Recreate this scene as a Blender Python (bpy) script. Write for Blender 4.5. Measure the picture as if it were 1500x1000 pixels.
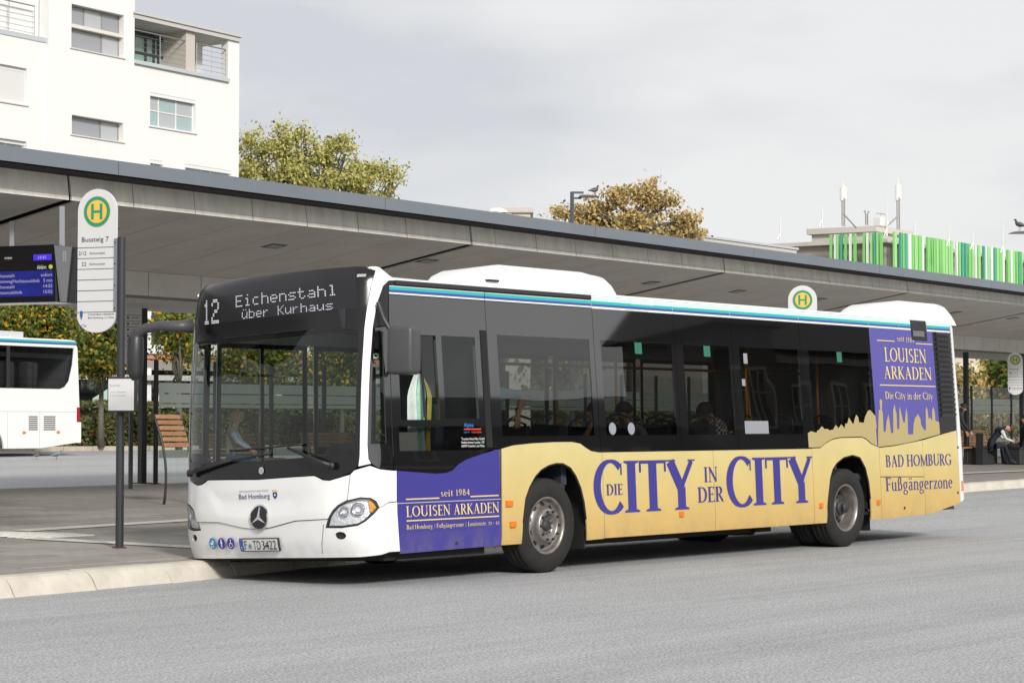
import bpy, math, random
import numpy as np
from mathutils import Vector, Matrix
from mathutils.geometry import delaunay_2d_cdt
for _o in list(bpy.data.objects): bpy.data.objects.remove(_o)
random.seed(7); RNG = np.random.default_rng(7)
SC = bpy.context.scene
COL = SC.collection
# ------------------------------------------------------------------ camera
FPX, YAW, PIT = 3125.26, .689857, .038384
CAM = np.array([-14.2059, -13.5238, 1.5146])
FW = np.array([math.cos(YAW)*math.cos(PIT), math.sin(YAW)*math.cos(PIT), math.sin(PIT)])
RT = np.array([math.sin(YAW), -math.cos(YAW), 0.]); UP = np.cross(RT, FW)
cd = bpy.data.cameras.new('camera'); cam = bpy.data.objects.new('camera', cd); COL.objects.link(cam)
cd.sensor_width = 36; cd.lens = FPX/1500*36; cd.clip_end = 3000; cd.clip_start = .1
M = Matrix((tuple(RT), tuple(UP), tuple(-FW))).transposed().to_4x4(); M.translation = Vector(CAM)
cam.matrix_world = M; SC.camera = cam
# ------------------------------------------------------------------ light
SUN = Vector((-.38, -.80, .50)).normalized()
w = bpy.data.worlds.new('World'); SC.world = w; w.use_nodes = True
nt = w.node_tree; nt.nodes.clear()
out = nt.nodes.new('ShaderNodeOutputWorld'); bg = nt.nodes.new('ShaderNodeBackground')
sky = nt.nodes.new('ShaderNodeTexSky'); sky.sky_type = 'NISHITA'; sky.sun_disc = False
sky.sun_elevation = math.asin(SUN.z); sky.sun_rotation = math.atan2(SUN.x, SUN.y)
skm = nt.nodes.new('ShaderNodeVectorMath'); skm.operation = 'SCALE'; skm.inputs[3].default_value = .10
tc = nt.nodes.new('ShaderNodeTexCoord'); mp = nt.nodes.new('ShaderNodeMapping'); mp.inputs['Scale'].default_value = (2.0, 2.0, 6.5)
nz = nt.nodes.new('ShaderNodeTexNoise'); nz.inputs['Scale'].default_value = 1.9; nz.inputs['Detail'].default_value = 6; nz.inputs['Roughness'].default_value = .5
cr = nt.nodes.new('ShaderNodeValToRGB')
cr.color_ramp.elements[0].position = .34; cr.color_ramp.elements[0].color = (.535, .545, .575, 1)
cr.color_ramp.elements[1].position = .58; cr.color_ramp.elements[1].color = (.70, .697, .695, 1)
mxs = nt.nodes.new('ShaderNodeMixRGB'); mxs.inputs[0].default_value = .94
L = nt.links.new
L(tc.outputs['Generated'], mp.inputs[0]); L(mp.outputs[0], nz.inputs['Vector']); L(nz.outputs[0], cr.inputs[0])
L(sky.outputs[0], skm.inputs[0]); L(skm.outputs[0], mxs.inputs[1]); L(cr.outputs[0], mxs.inputs[2])
L(mxs.outputs[0], bg.inputs[0]); bg.inputs[1].default_value = 1.12; L(bg.outputs[0], out.inputs[0])
sd = bpy.data.lights.new('sun', 'SUN'); sd.energy = 3.0; sd.angle = math.radians(11); sd.color = (1, .96, .9)
so = bpy.data.objects.new('sun', sd); COL.objects.link(so); so.rotation_euler = SUN.to_track_quat('Z', 'Y').to_euler()
vs = SC.view_settings; vs.view_transform = 'Standard'; vs.look = 'None'; vs.exposure = 0.14; vs.gamma = 1; vs.use_curve_mapping = False
SC.render.engine = 'CYCLES'
try:
    SC.cycles.max_bounces = 10; SC.cycles.transparent_max_bounces = 24
except Exception: pass
# ------------------------------------------------------------------ geometry of the picture -> places in the world
def ray(px, py): return FW + RT*(px-750)/FPX - UP*(py-500)/FPX
def hit(px, py, p0, n):
    d = ray(px, py); n = np.array(n, float); return CAM + d*(((np.array(p0, float)-CAM)@n)/(d@n))
SL = .02
def G(x, y): return SL*max(0., y-2.)           # the ground climbs gently away from the road
def gnd(px, py, off=.17): return hit(px, py, (0, 2, off), (0, -SL, 1))
def at_depth(px, py, dep): return CAM + ray(px, py)*dep
# ------------------------------------------------------------------ materials
MATS = {}
def mat(name, col, rough=.6, metal=0, noise=0, nscale=8, bump=0, bscale=60, coat=0, spec=.5, emit=0, stretch=None, detail=5, coord='Object'):
    if name in MATS: return MATS[name]
    m = bpy.data.materials.new(name); m.use_nodes = True; t = m.node_tree; b = t.nodes['Principled BSDF']
    b.inputs['Base Color'].default_value = (*col, 1); b.inputs['Roughness'].default_value = rough
    b.inputs['Metallic'].default_value = metal; b.inputs['Coat Weight'].default_value = coat; b.inputs['Coat Roughness'].default_value = .03
    b.inputs['Specular IOR Level'].default_value = spec
    if emit: b.inputs['Emission Color'].default_value = (*col, 1); b.inputs['Emission Strength'].default_value = emit
    if noise or bump:
        c = t.nodes.new('ShaderNodeTexCoord'); mpn = t.nodes.new('ShaderNodeMapping')
        if stretch: mpn.inputs['Scale'].default_value = stretch
        t.links.new(c.outputs[coord], mpn.inputs[0])
    if noise:
        n = t.nodes.new('ShaderNodeTexNoise'); n.inputs['Scale'].default_value = nscale; n.inputs['Detail'].default_value = detail; n.inputs['Roughness'].default_value = .62
        r = t.nodes.new('ShaderNodeValToRGB'); r.color_ramp.elements[0].position = .32; r.color_ramp.elements[1].position = .7
        r.color_ramp.elements[0].color = (*[max(0, x*(1-noise)) for x in col], 1); r.color_ramp.elements[1].color = (*[min(1, x*(1+noise)) for x in col], 1)
        t.links.new(mpn.outputs[0], n.inputs['Vector']); t.links.new(n.outputs[0], r.inputs[0]); t.links.new(r.outputs[0], b.inputs['Base Color'])
        q = t.nodes.new('ShaderNodeMapRange'); q.inputs[3].default_value = max(.02, rough*(1-noise*.5)); q.inputs[4].default_value = min(1, rough*(1+noise*.5))
        t.links.new(n.outputs[0], q.inputs[0]); t.links.new(q.outputs[0], b.inputs['Roughness'])
    if bump:
        n2 = t.nodes.new('ShaderNodeTexNoise'); n2.inputs['Scale'].default_value = bscale; n2.inputs['Detail'].default_value = 4
        bp = t.nodes.new('ShaderNodeBump'); bp.inputs['Strength'].default_value = bump; bp.inputs['Distance'].default_value = .02
        t.links.new(mpn.outputs[0], n2.inputs['Vector']); t.links.new(n2.outputs[0], bp.inputs['Height']); t.links.new(bp.outputs[0], b.inputs['Normal'])
    MATS[name] = m; return m
def glass(name, tint, ior=1.5, rough=0.0, wav=0, refl=1.0):
    if name in MATS: return MATS[name]
    m = bpy.data.materials.new(name); m.use_nodes = True; t = m.node_tree; t.nodes.clear()
    o = t.nodes.new('ShaderNodeOutputMaterial'); mx = t.nodes.new('ShaderNodeMixShader'); tr = t.nodes.new('ShaderNodeBsdfTransparent')
    g = t.nodes.new('ShaderNodeBsdfGlossy'); f = t.nodes.new('ShaderNodeFresnel')
    tr.inputs[0].default_value = (*tint, 1); g.inputs['Roughness'].default_value = rough; g.inputs[0].default_value = (refl, refl, refl, 1); f.inputs[0].default_value = ior
    ge = t.nodes.new('ShaderNodeNewGeometry'); mi = t.nodes.new('ShaderNodeMapRange'); mi.inputs[3].default_value = ior; mi.inputs[4].default_value = 1/ior   # the same reflection from either face of the sheet
    t.links.new(ge.outputs['Backfacing'], mi.inputs[0]); t.links.new(mi.outputs[0], f.inputs[0])
    t.links.new(f.outputs[0], mx.inputs[0]); t.links.new(tr.outputs[0], mx.inputs[1]); t.links.new(g.outputs[0], mx.inputs[2]); t.links.new(mx.outputs[0], o.inputs[0])
    if wav:
        c = t.nodes.new('ShaderNodeTexCoord'); n = t.nodes.new('ShaderNodeTexNoise'); n.inputs['Scale'].default_value = 1.1; n.inputs['Detail'].default_value = 1.0
        b = t.nodes.new('ShaderNodeBump'); b.inputs['Strength'].default_value = wav; b.inputs['Distance'].default_value = .02
        t.links.new(c.outputs['Object'], n.inputs['Vector']); t.links.new(n.outputs[0], b.inputs['Height']); t.links.new(b.outputs[0], g.inputs['Normal'])
    MATS[name] = m; return m
def leafmat(name, col, tr_=.25):
    if name in MATS: return MATS[name]
    m = bpy.data.materials.new(name); m.use_nodes = True; t = m.node_tree; t.nodes.clear(); o = t.nodes.new('ShaderNodeOutputMaterial'); d = t.nodes.new('ShaderNodeBsdfDiffuse'); q = t.nodes.new('ShaderNodeBsdfTranslucent'); x = t.nodes.new('ShaderNodeMixShader')
    x.inputs[0].default_value = tr_; d.inputs[0].default_value = (*col, 1); q.inputs[0].default_value = (*col, 1); t.links.new(d.outputs[0], x.inputs[1]); t.links.new(q.outputs[0], x.inputs[2]); t.links.new(x.outputs[0], o.inputs[0]); MATS[name] = m; return m
# ------------------------------------------------------------------ objects
def mk(name, V, F, m=None, parent=None, smooth=False, mats=None, fm=None):
    me = bpy.data.meshes.new(name); me.from_pydata([tuple(map(float, v)) for v in V], [], [tuple(map(int, f)) for f in F])
    for q in (mats or ([m] if m else [])): me.materials.append(q)
    if fm is not None: me.polygons.foreach_set('material_index', np.array(fm, dtype=np.int32))
    if smooth: me.polygons.foreach_set('use_smooth', [True]*len(me.polygons))
    me.validate(); me.update()
    o = bpy.data.objects.new(name, me); COL.objects.link(o)
    if parent is not None: o.parent = parent
    return o
def tag(o, label=None, cat=None, group=None, kind=None):
    if label: o['label'] = label
    if cat: o['category'] = cat
    if group: o['group'] = group
    if kind: o['kind'] = kind
    return o
def empty(name, loc=(0, 0, 0), rz=0, label=None, cat=None, group=None):
    o = bpy.data.objects.new(name, None); COL.objects.link(o); o.location = Vector([float(q) for q in loc]); o.rotation_euler = (0, 0, rz); o.empty_display_size = .2
    return tag(o, label, cat, group)
def copy_tree(o, parent=None, loc=None, rz=None, label=None):
    c = o.copy(); COL.objects.link(c)
    if parent is not None: c.parent = parent
    if loc is not None: c.location = Vector([float(q) for q in loc])
    if rz is not None: c.rotation_euler = (0, 0, rz)
    if label: c['label'] = label
    for ch in list(o.children):
        copy_tree(ch, c)
    return c
def add_dirt(m, z0=.30, z1=.75, col=(.22, .18, .14), amt=.55):
    """road film thrown up on the lower body: patchy, with its own shape"""
    t = m.node_tree; b = t.nodes['Principled BSDF']; N = t.nodes.new; Lk = t.links.new; src = b.inputs['Base Color'].links[0].from_socket if b.inputs['Base Color'].links else None
    c = N('ShaderNodeTexCoord'); sp = N('ShaderNodeSeparateXYZ'); Lk(c.outputs['Object'], sp.inputs[0]); r = N('ShaderNodeMapRange'); r.inputs[1].default_value = z1; r.inputs[2].default_value = z0; Lk(sp.outputs[2], r.inputs[0])
    n = N('ShaderNodeTexNoise'); n.inputs['Scale'].default_value = 5; n.inputs['Detail'].default_value = 8; n.inputs['Roughness'].default_value = .7; mp_ = N('ShaderNodeMapping'); mp_.inputs['Scale'].default_value = (1, 1, .6); Lk(c.outputs['Object'], mp_.inputs[0]); Lk(mp_.outputs[0], n.inputs['Vector'])
    q = N('ShaderNodeMapRange'); q.inputs[1].default_value = .42; q.inputs[2].default_value = .75; Lk(n.outputs[0], q.inputs[0]); p = N('ShaderNodeMath'); p.operation = 'POWER'; p.inputs[1].default_value = 2.; Lk(r.outputs[0], p.inputs[0])
    u = N('ShaderNodeMath'); u.operation = 'MULTIPLY'; Lk(p.outputs[0], u.inputs[0]); Lk(q.outputs[0], u.inputs[1]); v = N('ShaderNodeMath'); v.operation = 'MULTIPLY'; v.inputs[1].default_value = amt; Lk(u.outputs[0], v.inputs[0])
    x = N('ShaderNodeMixRGB'); Lk(v.outputs[0], x.inputs[0]); x.inputs[2].default_value = (*col, 1)
    if src: Lk(src, x.inputs[1])
    else: x.inputs[1].default_value = b.inputs['Base Color'].default_value
    Lk(x.outputs[0], b.inputs['Base Color'])
class MB:
    def __init__(s): s.V = []; s.F = []; s.I = []
    def add(s, V, F, mi=0):
        k = len(s.V); s.V += [tuple(v) for v in V]; s.F += [tuple(i+k for i in f) for f in F]; s.I += [mi]*len(F); return s
    def box(s, x0, x1, y0, y1, z0, z1, mi=0, R=None, c=0):
        """box, with c > 0 its vertical and top edges chamfered"""
        if c:
            c = min(c, (x1-x0)*.45, (y1-y0)*.45, (z1-z0)*.45)
            def ring(d, z): return [(x0+c+d, y0+d, z), (x1-c-d, y0+d, z), (x1-d, y0+c+d, z), (x1-d, y1-c-d, z), (x1-c-d, y1-d, z), (x0+c+d, y1-d, z), (x0+d, y1-c-d, z), (x0+d, y0+c+d, z)]
            V = ring(c*.8, z0)+ring(0, z0+c)+ring(0, z1-c)+ring(c*.8, z1)
            F = [tuple(range(7, -1, -1)), tuple(range(24, 32))]
            for r in range(3):
                for i in range(8): F.append((r*8+i, r*8+(i+1) % 8, r*8+8+(i+1) % 8, r*8+8+i))
        else:
            V = [(x, y, z) for z in (z0, z1) for y in (y0, y1) for x in (x0, x1)]
            F = [(0, 2, 3, 1), (4, 5, 7, 6), (0, 1, 5, 4), (1, 3, 7, 5), (3, 2, 6, 7), (2, 0, 4, 6)]
        if R is not None: V = [tuple(R @ Vector(v)) for v in V]
        return s.add(V, F, mi)
    def obox(s, p, u, v, w_, mi=0):
        """box from corner p and three edge vectors"""
        p, u, v, w_ = [np.array(q, float) for q in (p, u, v, w_)]
        V = [p, p+u, p+v, p+u+v, p+w_, p+u+w_, p+v+w_, p+u+v+w_]
        if np.dot(np.cross(u, v), w_) < 0: F = [(1, 3, 2, 0), (6, 7, 5, 4), (4, 5, 1, 0), (5, 7, 3, 1), (7, 6, 2, 3), (6, 4, 0, 2)]
        else: F = [(0, 2, 3, 1), (4, 5, 7, 6), (0, 1, 5, 4), (1, 3, 7, 5), (3, 2, 6, 7), (2, 0, 4, 6)]
        return s.add(V, F, mi)
    def tube(s, pts, r, n=8, mi=0, caps=True):
        pts = [np.array(p, float) for p in pts]; rr = r if hasattr(r, '__len__') else [r]*len(pts)
        V = []; k = len(pts); a = None
        for i, p in enumerate(pts):
            t = pts[min(i+1, k-1)]-pts[max(i-1, 0)]; t = t/(np.linalg.norm(t)+1e-9)
            if a is None: a = np.cross(t, (0, 0, 1) if abs(t[2]) < .9 else (1, 0, 0))
            a = a-t*(a@t); a /= np.linalg.norm(a)+1e-9; b = np.cross(t, a)
            for j in range(n):
                q = 2*math.pi*j/n; V.append(p+(a*math.cos(q)+b*math.sin(q))*rr[i])
        F = [(i*n+j, i*n+(j+1) % n, (i+1)*n+(j+1) % n, (i+1)*n+j) for i in range(k-1) for j in range(n)]
        if caps: F += [tuple(range(n-1, -1, -1)), tuple((k-1)*n+j for j in range(n))]
        return s.add(V, F, mi)
    def lathe(s, prof, n=32, c=(0, 0, 0), mi=0, sy=1):
        """profile (radius, y) turned about the y axis"""
        V = []
        for r, y in prof:
            for j in range(n):
                q = 2*math.pi*j/n; V.append((c[0]+r*math.cos(q), c[1]+y*sy, c[2]+r*math.sin(q)))
        k = len(prof); F = [(i*n+j, i*n+(j+1) % n, (i+1)*n+(j+1) % n, (i+1)*n+j) for i in range(k-1) for j in range(n)]
        return s.add(V, F, mi)
    def build(s, name, m, parent=None, smooth=False):
        ms = m if isinstance(m, (list, tuple)) else [m]
        return mk(name, s.V, s.F, None, parent, smooth, ms, s.I)
def inpoly(P, poly):
    x = P[:, 0]; y = P[:, 1]; ins = np.zeros(len(P), bool); n = len(poly)
    for i in range(n):
        x0, y0 = poly[i]; x1, y1 = poly[(i+1) % n]
        if y0 == y1: continue
        c = ((y0 > y) != (y1 > y)) & (x < (x1-x0)*(y-y0)/(y1-y0)+x0); ins ^= c
    return ins
def densify(poly, step):
    o = []
    for i in range(len(poly)):
        a = np.array(poly[i], float); b = np.array(poly[(i+1) % len(poly)], float); d = b-a
        n = max(1, int(math.ceil(max(abs(d[0])/step[0], abs(d[1])/step[1]))))
        for k in range(n): o.append(tuple(a+d*k/n))
    return o
def triang(outs, holes=(), step=(9, 9), grid=True):
    """triangles of the union of the outlines minus the holes"""
    V = []; E = []
    for poly in list(outs)+list(holes):
        q = densify(poly, step); k = len(V); V += q; E += [(k+i, k+(i+1) % len(q)) for i in range(len(q))]
    if grid:
        A = np.array(V); lo = A.min(0); hi = A.max(0); nx = int((hi[0]-lo[0])/step[0]); ny = int((hi[1]-lo[1])/step[1])
        if nx*ny < 6000:
            gx = np.linspace(lo[0], hi[0], nx+2)[1:-1]; gy = np.linspace(lo[1], hi[1], ny+2)[1:-1]
            gp = np.array([(a, b) for a in gx for b in gy]) if len(gx) and len(gy) else np.zeros((0, 2))
            if len(gp):
                ok = np.zeros(len(gp), bool)
                for p in outs: ok |= inpoly(gp, p)
                for p in holes: ok &= ~inpoly(gp, p)
                gp = gp[ok]
                if len(gp): gp = gp[np.sqrt(((gp[:, None, :]-A[None, :, :])**2).sum(2)).min(1) > .33*min(step)]
                V += [tuple(p) for p in gp]
    vo, eo, fo, *_ = delaunay_2d_cdt([Vector(v) for v in V], E, [], 0, 1e-5)
    vo = np.array([tuple(v) for v in vo]); T = np.array([f for f in fo if len(f) == 3])
    c = vo[T].mean(1); ok = np.zeros(len(T), bool)
    for p in outs: ok |= inpoly(c, p)
    for p in holes: ok &= ~inpoly(c, p)
    T = T[ok]
    a = vo[T[:, 1]]-vo[T[:, 0]]; b = vo[T[:, 2]]-vo[T[:, 0]]; cr2 = a[:, 0]*b[:, 1]-a[:, 1]*b[:, 0]; mxl = np.maximum(np.maximum((a**2).sum(1), (b**2).sum(1)), ((b-a)**2).sum(1))**.5; kp = np.abs(cr2) > mxl*8e-5; T = T[kp]; fl = cr2[kp] < 0
    T[fl] = T[fl][:, ::-1]
    used = np.unique(T); mp_ = -np.ones(len(vo), int); mp_[used] = np.arange(len(used))
    return vo[used], mp_[T]
def sheet(name, outs, mapf, m, parent=None, holes=(), th=.012, off=0, step=(9, 9), smooth=True, flip=False, grid=True):
    """a plate with real thickness: outline in 2D, mapf(a, b, off) puts it in space; the rim goes th inward"""
    V2, T = triang(outs, holes, step, grid)
    V = [mapf(a, b, off) for a, b in V2]; n = len(V); F = [tuple(t) for t in T]
    if th:
        cnt = {}
        for t in T:
            for i in range(3):
                e = (t[i], t[(i+1) % 3]); cnt[e] = 1
        bd = [e for e in cnt if (e[1], e[0]) not in cnt]; idx = {}
        for a, b in bd:
            for q in (a, b):
                if q not in idx: idx[q] = len(V); V.append(V[q]); V.append(mapf(*V2[q], off-th))
        F += [(idx[b], idx[a], idx[a]+1, idx[b]+1) for a, b in bd]
    if flip: F = [f[::-1] for f in F]
    o = mk(name, V, F, m, parent, False)
    if smooth:
        o.data.polygons.foreach_set('use_smooth', [i < len(T) for i in range(len(o.data.polygons))])
    return o
def flatmap(p0, u, v, n):
    p0, u, v, n = [np.array(q, float) for q in (p0, u, v, n)]
    return lambda a, b, o: p0+u*a+v*b+n*o
# ------------------------------------------------------------------ lettering: a small roman alphabet drawn with a broad pen, and the built-in sans
TK, TN = .15, .045
def _arc(cx, cy, rx, ry, a0, a1, n=14):
    return [(cx+rx*math.cos(math.radians(a0+(a1-a0)*i/n)), cy+ry*math.sin(math.radians(a0+(a1-a0)*i/n))) for i in range(n+1)]
def pen(pts, tk=None, tn=None, w=None):
    tk = tk or TK; tn = tn or TN
    P = np.array(pts, float); k = len(P); Lh = []; Rh = []
    for i in range(k):
        t = P[min(i+1, k-1)]-P[max(i-1, 0)]; t /= np.linalg.norm(t)+1e-9; nn = np.array((-t[1], t[0]))
        ww = w if w else tn+(tk-tn)*abs(t[1])**1.5
        Lh.append(P[i]+nn*ww/2); Rh.append(P[i]-nn*ww/2)
    return [tuple(q) for q in Lh]+[tuple(q) for q in Rh[::-1]]
def stem(x, y0, y1, s0=1, s1=1, w=None, sw=.13):
    w = w or TK
    o = [pen([(x, y0), (x, y1)], w=w)]
    if s0: o.append([(x-w/2-sw*.7, y0), (x+w/2+sw*.7, y0), (x+w/2+sw*.7, y0+.03), (x+w/2, y0+.06), (x-w/2, y0+.06), (x-w/2-sw*.7, y0+.03)])
    if s1 == 1: o.append([(x-w/2-sw*.7, y1-.03), (x-w/2, y1-.06), (x+w/2, y1-.06), (x+w/2+sw*.7, y1-.03), (x+w/2+sw*.7, y1), (x-w/2-sw*.7, y1)])
    if s1 == 2: o.append([(x-w/2-sw*.8, y1-.07), (x+w/2, y1-.07), (x+w/2, y1+.01)])
    return o
def bar(x0, x1, y, t=.05): return [(x0, y-t/2), (x1, y-t/2), (x1, y+t/2), (x0, y+t/2)]
def drop(x, y, d=1, h=.13): return [(x-.02, y), (x+.03, y), (x+.03, y+d*h), (x-.02, y+d*h)]
def glyph(c):
    X = .64
    g = {
     'C': (.86, [pen(_arc(.5, .5, .42, .48, 48, 318, 24)), [(.80, .72), (.84, .72), (.84, .96), (.80, .90)]]),
     'I': (.40, stem(.2, 0, 1)),
     'T': (.78, stem(.39, 0, 1, 1, 0)+[bar(.03, .75, .97, .06), drop(.05, .97, -1, .2), drop(.73, .97, -1, .2)]),
     'Y': (.80, stem(.42, 0, .45, 1, 0)+[pen([(.42, .42), (.12, .97)], w=TK), pen([(.40, .42), (.72, .97)], w=TK*.5), bar(.0, .27, .985, .03), bar(.62, .82, .985, .03)]),
     'D': (.82, stem(.16, 0, 1)+[pen([(.2, .03), (.36, .03)]+_arc(.36, .5, .36, .47, -85, 85, 14)+[(.2, .97)])]),
     'E': (.62, stem(.16, 0, 1)+[bar(.16, .56, .97), bar(.16, .48, .52), bar(.16, .58, .03), drop(.54, .96, -1), drop(.56, .03), drop(.46, .44, 1, .16)]),
     'N': (.86, stem(.13, 0, 1, 1, 0, .06)+stem(.72, 0, 1, 0, 1, .06)+[pen([(.10, .97), (.73, .03)], w=.15), bar(0, .16, .985, .03)]),
     'L': (.60, stem(.16, 0, 1)+[bar(.16, .56, .03), drop(.56, .03, 1, .17)]),
     'O': (.90, [pen(_arc(.45, .5, .37, .46, 90, 450, 28)[:-1]+[(.45, .96)])]),
     'U': (.84, stem(.16, .3, 1, 0, 1)+stem(.70, .3, 1, 0, 1, .06)+[pen([(.16, .34)]+_arc(.43, .32, .27, .29, 180, 360, 14)+[(.70, .34)])]),
     'S': (.58, [pen(_arc(.29, .74, .19, .22, 35, 230, 12)+_arc(.29, .26, .21, .23, 70, -145, 12), tk=.12, tn=.08)]),
     'A': (.82, [pen([(.14, .02), (.40, .98)], w=.06), pen([(.40, .98), (.68, .02)], w=.15), bar(.2, .58, .35, .045), bar(.02, .27, .015, .03), bar(.54, .82, .015, .03)]),
     'R': (.74, stem(.16, 0, 1)+[pen([(.2, .97)]+_arc(.34, .74, .2, .23, 90, -90, 12)+[(.2, .51)]), pen([(.34, .5), (.66, .02)], w=.13), bar(.58, .76, .015, .03)]),
     'K': (.76, stem(.16, 0, 1)+[pen([(.2, .48), (.6, .97)], w=.06), pen([(.28, .55), (.66, .02)], w=.14), bar(.5, .72, .985, .03), bar(.56, .78, .015, .03)]),
     'B': (.68, stem(.16, 0, 1)+[pen([(.2, .97)]+_arc(.32, .75, .18, .22, 90, -90, 12)+[(.2, .53)]), pen([(.2, .53)]+_arc(.34, .28, .22, .25, 90, -90, 12)+[(.2, .03)])]),
     'H': (.86, stem(.16, 0, 1)+stem(.70, 0, 1)+[bar(.16, .7, .5)]),
     'M': (1.02, stem(.13, 0, 1, 1, 0, .06)+stem(.88, 0, 1, 1, 0)+[pen([(.12, .97), (.5, .05)], w=.13), pen([(.5, .05), (.86, .97)], w=.06), bar(0, .17, .985, .03), bar(.85, 1.0, .985, .03)]),
     'G': (.88, [pen(_arc(.48, .5, .40, .47, 48, 320, 24))]+stem(.76, .1, .45, 0, 1)+[[(.76, .72), (.80, .72), (.80, .96), (.76, .90)]]),
     'F': (.58, stem(.16, 0, 1)+[bar(.16, .56, .97), bar(.16, .46, .50), drop(.54, .96, -1), drop(.45, .42, 1, .16)]),
     'i': (.30, stem(.15, 0, X, 1, 2, .11)+[_arc(.15, .85, .07, .07, 0, 330, 11)]),
     'n': (.62, stem(.14, 0, X, 1, 2, .11)+stem(.48, 0, .45, 1, 0, .11)+[pen([(.16, .5)]+_arc(.33, .45, .15, .17, 130, 0, 8), tk=.11)]),
     'u': (.62, stem(.14, .18, X, 0, 2, .11)+stem(.48, 0, X, 1, 2, .11)+[pen(_arc(.3, .2, .16, .18, 180, 330, 8), tk=.11)]),
     'r': (.46, stem(.14, 0, X, 1, 2, .11)+[pen([(.16, .48)]+_arc(.33, .47, .13, .14, 140, 40, 7), tk=.12, tn=.07)]),
     'm': (.92, stem(.14, 0, X, 1, 2, .11)+stem(.46, 0, .45, 1, 0, .11)+stem(.78, 0, .45, 1, 0, .11)+[pen([(.16, .5)]+_arc(.32, .45, .14, .17, 130, 0, 8), tk=.11), pen([(.48, .5)]+_arc(.64, .45, .14, .17, 130, 0, 8), tk=.11)]),
     'e': (.52, [pen([(.10, .36), (.42, .36)]+_arc(.26, .33, .18, .30, 12, 310, 20), tk=.11)]),
     'o': (.56, [pen(_arc(.28, .32, .20, .30, 90, 450, 22)[:-1]+[(.28, .62)], tk=.11)]),
     'd': (.60, stem(.45, 0, 1, 0, 2, .11)+[pen(_arc(.27, .32, .19, .30, 40, 320, 18), tk=.11), bar(.45, .58, .03, .04)]),
     'b': (.60, stem(.15, 0, 1, 0, 2, .11)+[pen(_arc(.31, .32, .19, .30, 140, -140, 18), tk=.11)]),
     'a': (.54, stem(.38, 0, .45, 0, 0, .11)+[pen([(.12, .50)]+_arc(.25, .46, .13, .16, 140, 0, 8), tk=.11), pen(_arc(.24, .17, .15, .17, 60, 320, 14), tk=.11), bar(.38, .52, .03, .04)]),
     'g': (.56, [pen(_arc(.25, .38, .16, .24, 90, 450, 20)[:-1]+[(.25, .62)], tk=.11), pen(_arc(.26, -.16, .2, .15, 90, 450, 20)[:-1]+[(.26, -.01)], tk=.08), pen([(.16, .16), (.12, .06), (.26, -.01)], w=.06), bar(.36, .54, .6, .04)]),
     'z': (.50, [bar(.06, .44, X-.03, .05), bar(.06, .46, .03, .05), pen([(.10, .03), (.40, X-.03)], w=.11), drop(.07, X-.03, -1, .12), drop(.44, .03, 1, .12)]),
     's': (.42, [pen(_arc(.21, .47, .12, .14, 35, 230, 10)+_arc(.21, .17, .13, .14, 70, -145, 10), tk=.10, tn=.06)]),
     't': (.36, stem(.17, .12, .82, 0, 0, .11)+[bar(.03, .33, X-.02, .05), pen(_arc(.26, .14, .1, .12, 190, 300, 6), tk=.1)]),
     'y': (.58, [pen([(.10, X), (.30, .02)], w=.11), pen([(.50, X), (.24, -.12), (.10, -.26)], w=.05), bar(0, .2, X-.015, .03), bar(.4, .58, X-.015, .03)]),
     '1': (.36, stem(.18, 0, .7, 1, 2, .10)), '7': (.5, [bar(.06, .46, .67, .07), pen([(.42, .67), (.18, 0)], w=.1)]),
     '2': (.5, [pen(_arc(.24, .5, .17, .2, 150, -30, 10)+[(.08, .04)], tk=.1, tn=.08), bar(.06, .46, .04, .08)]),
     '8': (.5, [pen(_arc(.25, .54, .13, .15, 0, 350, 14), tk=.09, tn=.06), pen(_arc(.25, .2, .16, .19, 0, 350, 14), tk=.09, tn=.06)]),
     '9': (.5, [pen(_arc(.25, .5, .16, .19, 0, 350, 14), tk=.09, tn=.06), pen([(.42, .5), (.36, .2), (.14, .02)], w=.07)]),
     '4': (.52, [pen([(.36, 0), (.36, .7)], w=.09), pen([(.36, .7), (.06, .2)], w=.05), bar(.04, .48, .2, .06)]),
     '-': (.5, [bar(.05, .45, .3, .05)]), '.': (.24, [_arc(.12, .06, .06, .06, 0, 330, 10)]), '|': (.3, [bar(.13, .17, .4, 1.0)]), ' ': (.28, []),
    }
    if c == '\u00e4':
        w_, p = glyph('a'); return w_, p+[_arc(.15, .85, .06, .06, 0, 330, 10), _arc(.36, .85, .06, .06, 0, 330, 10)]
    if c == '\u00df':
        return .62, stem(.16, 0, .8, 1, 0, .11)+[pen([(.16, .75)]+_arc(.30, .78, .14, .18, 170, -60, 12)+_arc(.32, .28, .18, .26, 80, -140, 12), tk=.11, tn=.06)]
    return g[c]
def serif(txt, gap=.06):
    x = 0; P = []
    for c in txt:
        w_, pl = glyph(c)
        for p in pl: P.append([(a+x, b) for a, b in p])
        x += w_+gap
    return x-gap, P
def sans(txt, res=2):
    """outline of the built-in font as triangles, cap height about 1, left at 0"""
    cu = bpy.data.curves.new('t', 'FONT'); cu.body = txt; cu.size = 1.4; cu.resolution_u = res
    o = bpy.data.objects.new('t', cu); COL.objects.link(o); bpy.context.view_layer.update()
    me = bpy.data.meshes.new_from_object(o.evaluated_get(bpy.context.evaluated_depsgraph_get()))
    V = np.array([v.co[:2] for v in me.vertices]) if len(me.vertices) else np.zeros((1, 2)); F = [tuple(p.vertices) for p in me.polygons]
    bpy.data.objects.remove(o); bpy.data.curves.remove(cu); bpy.data.meshes.remove(me)
    V[:, 0] -= V[:, 0].min(); return V[:, 0].max(), V, F
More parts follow.
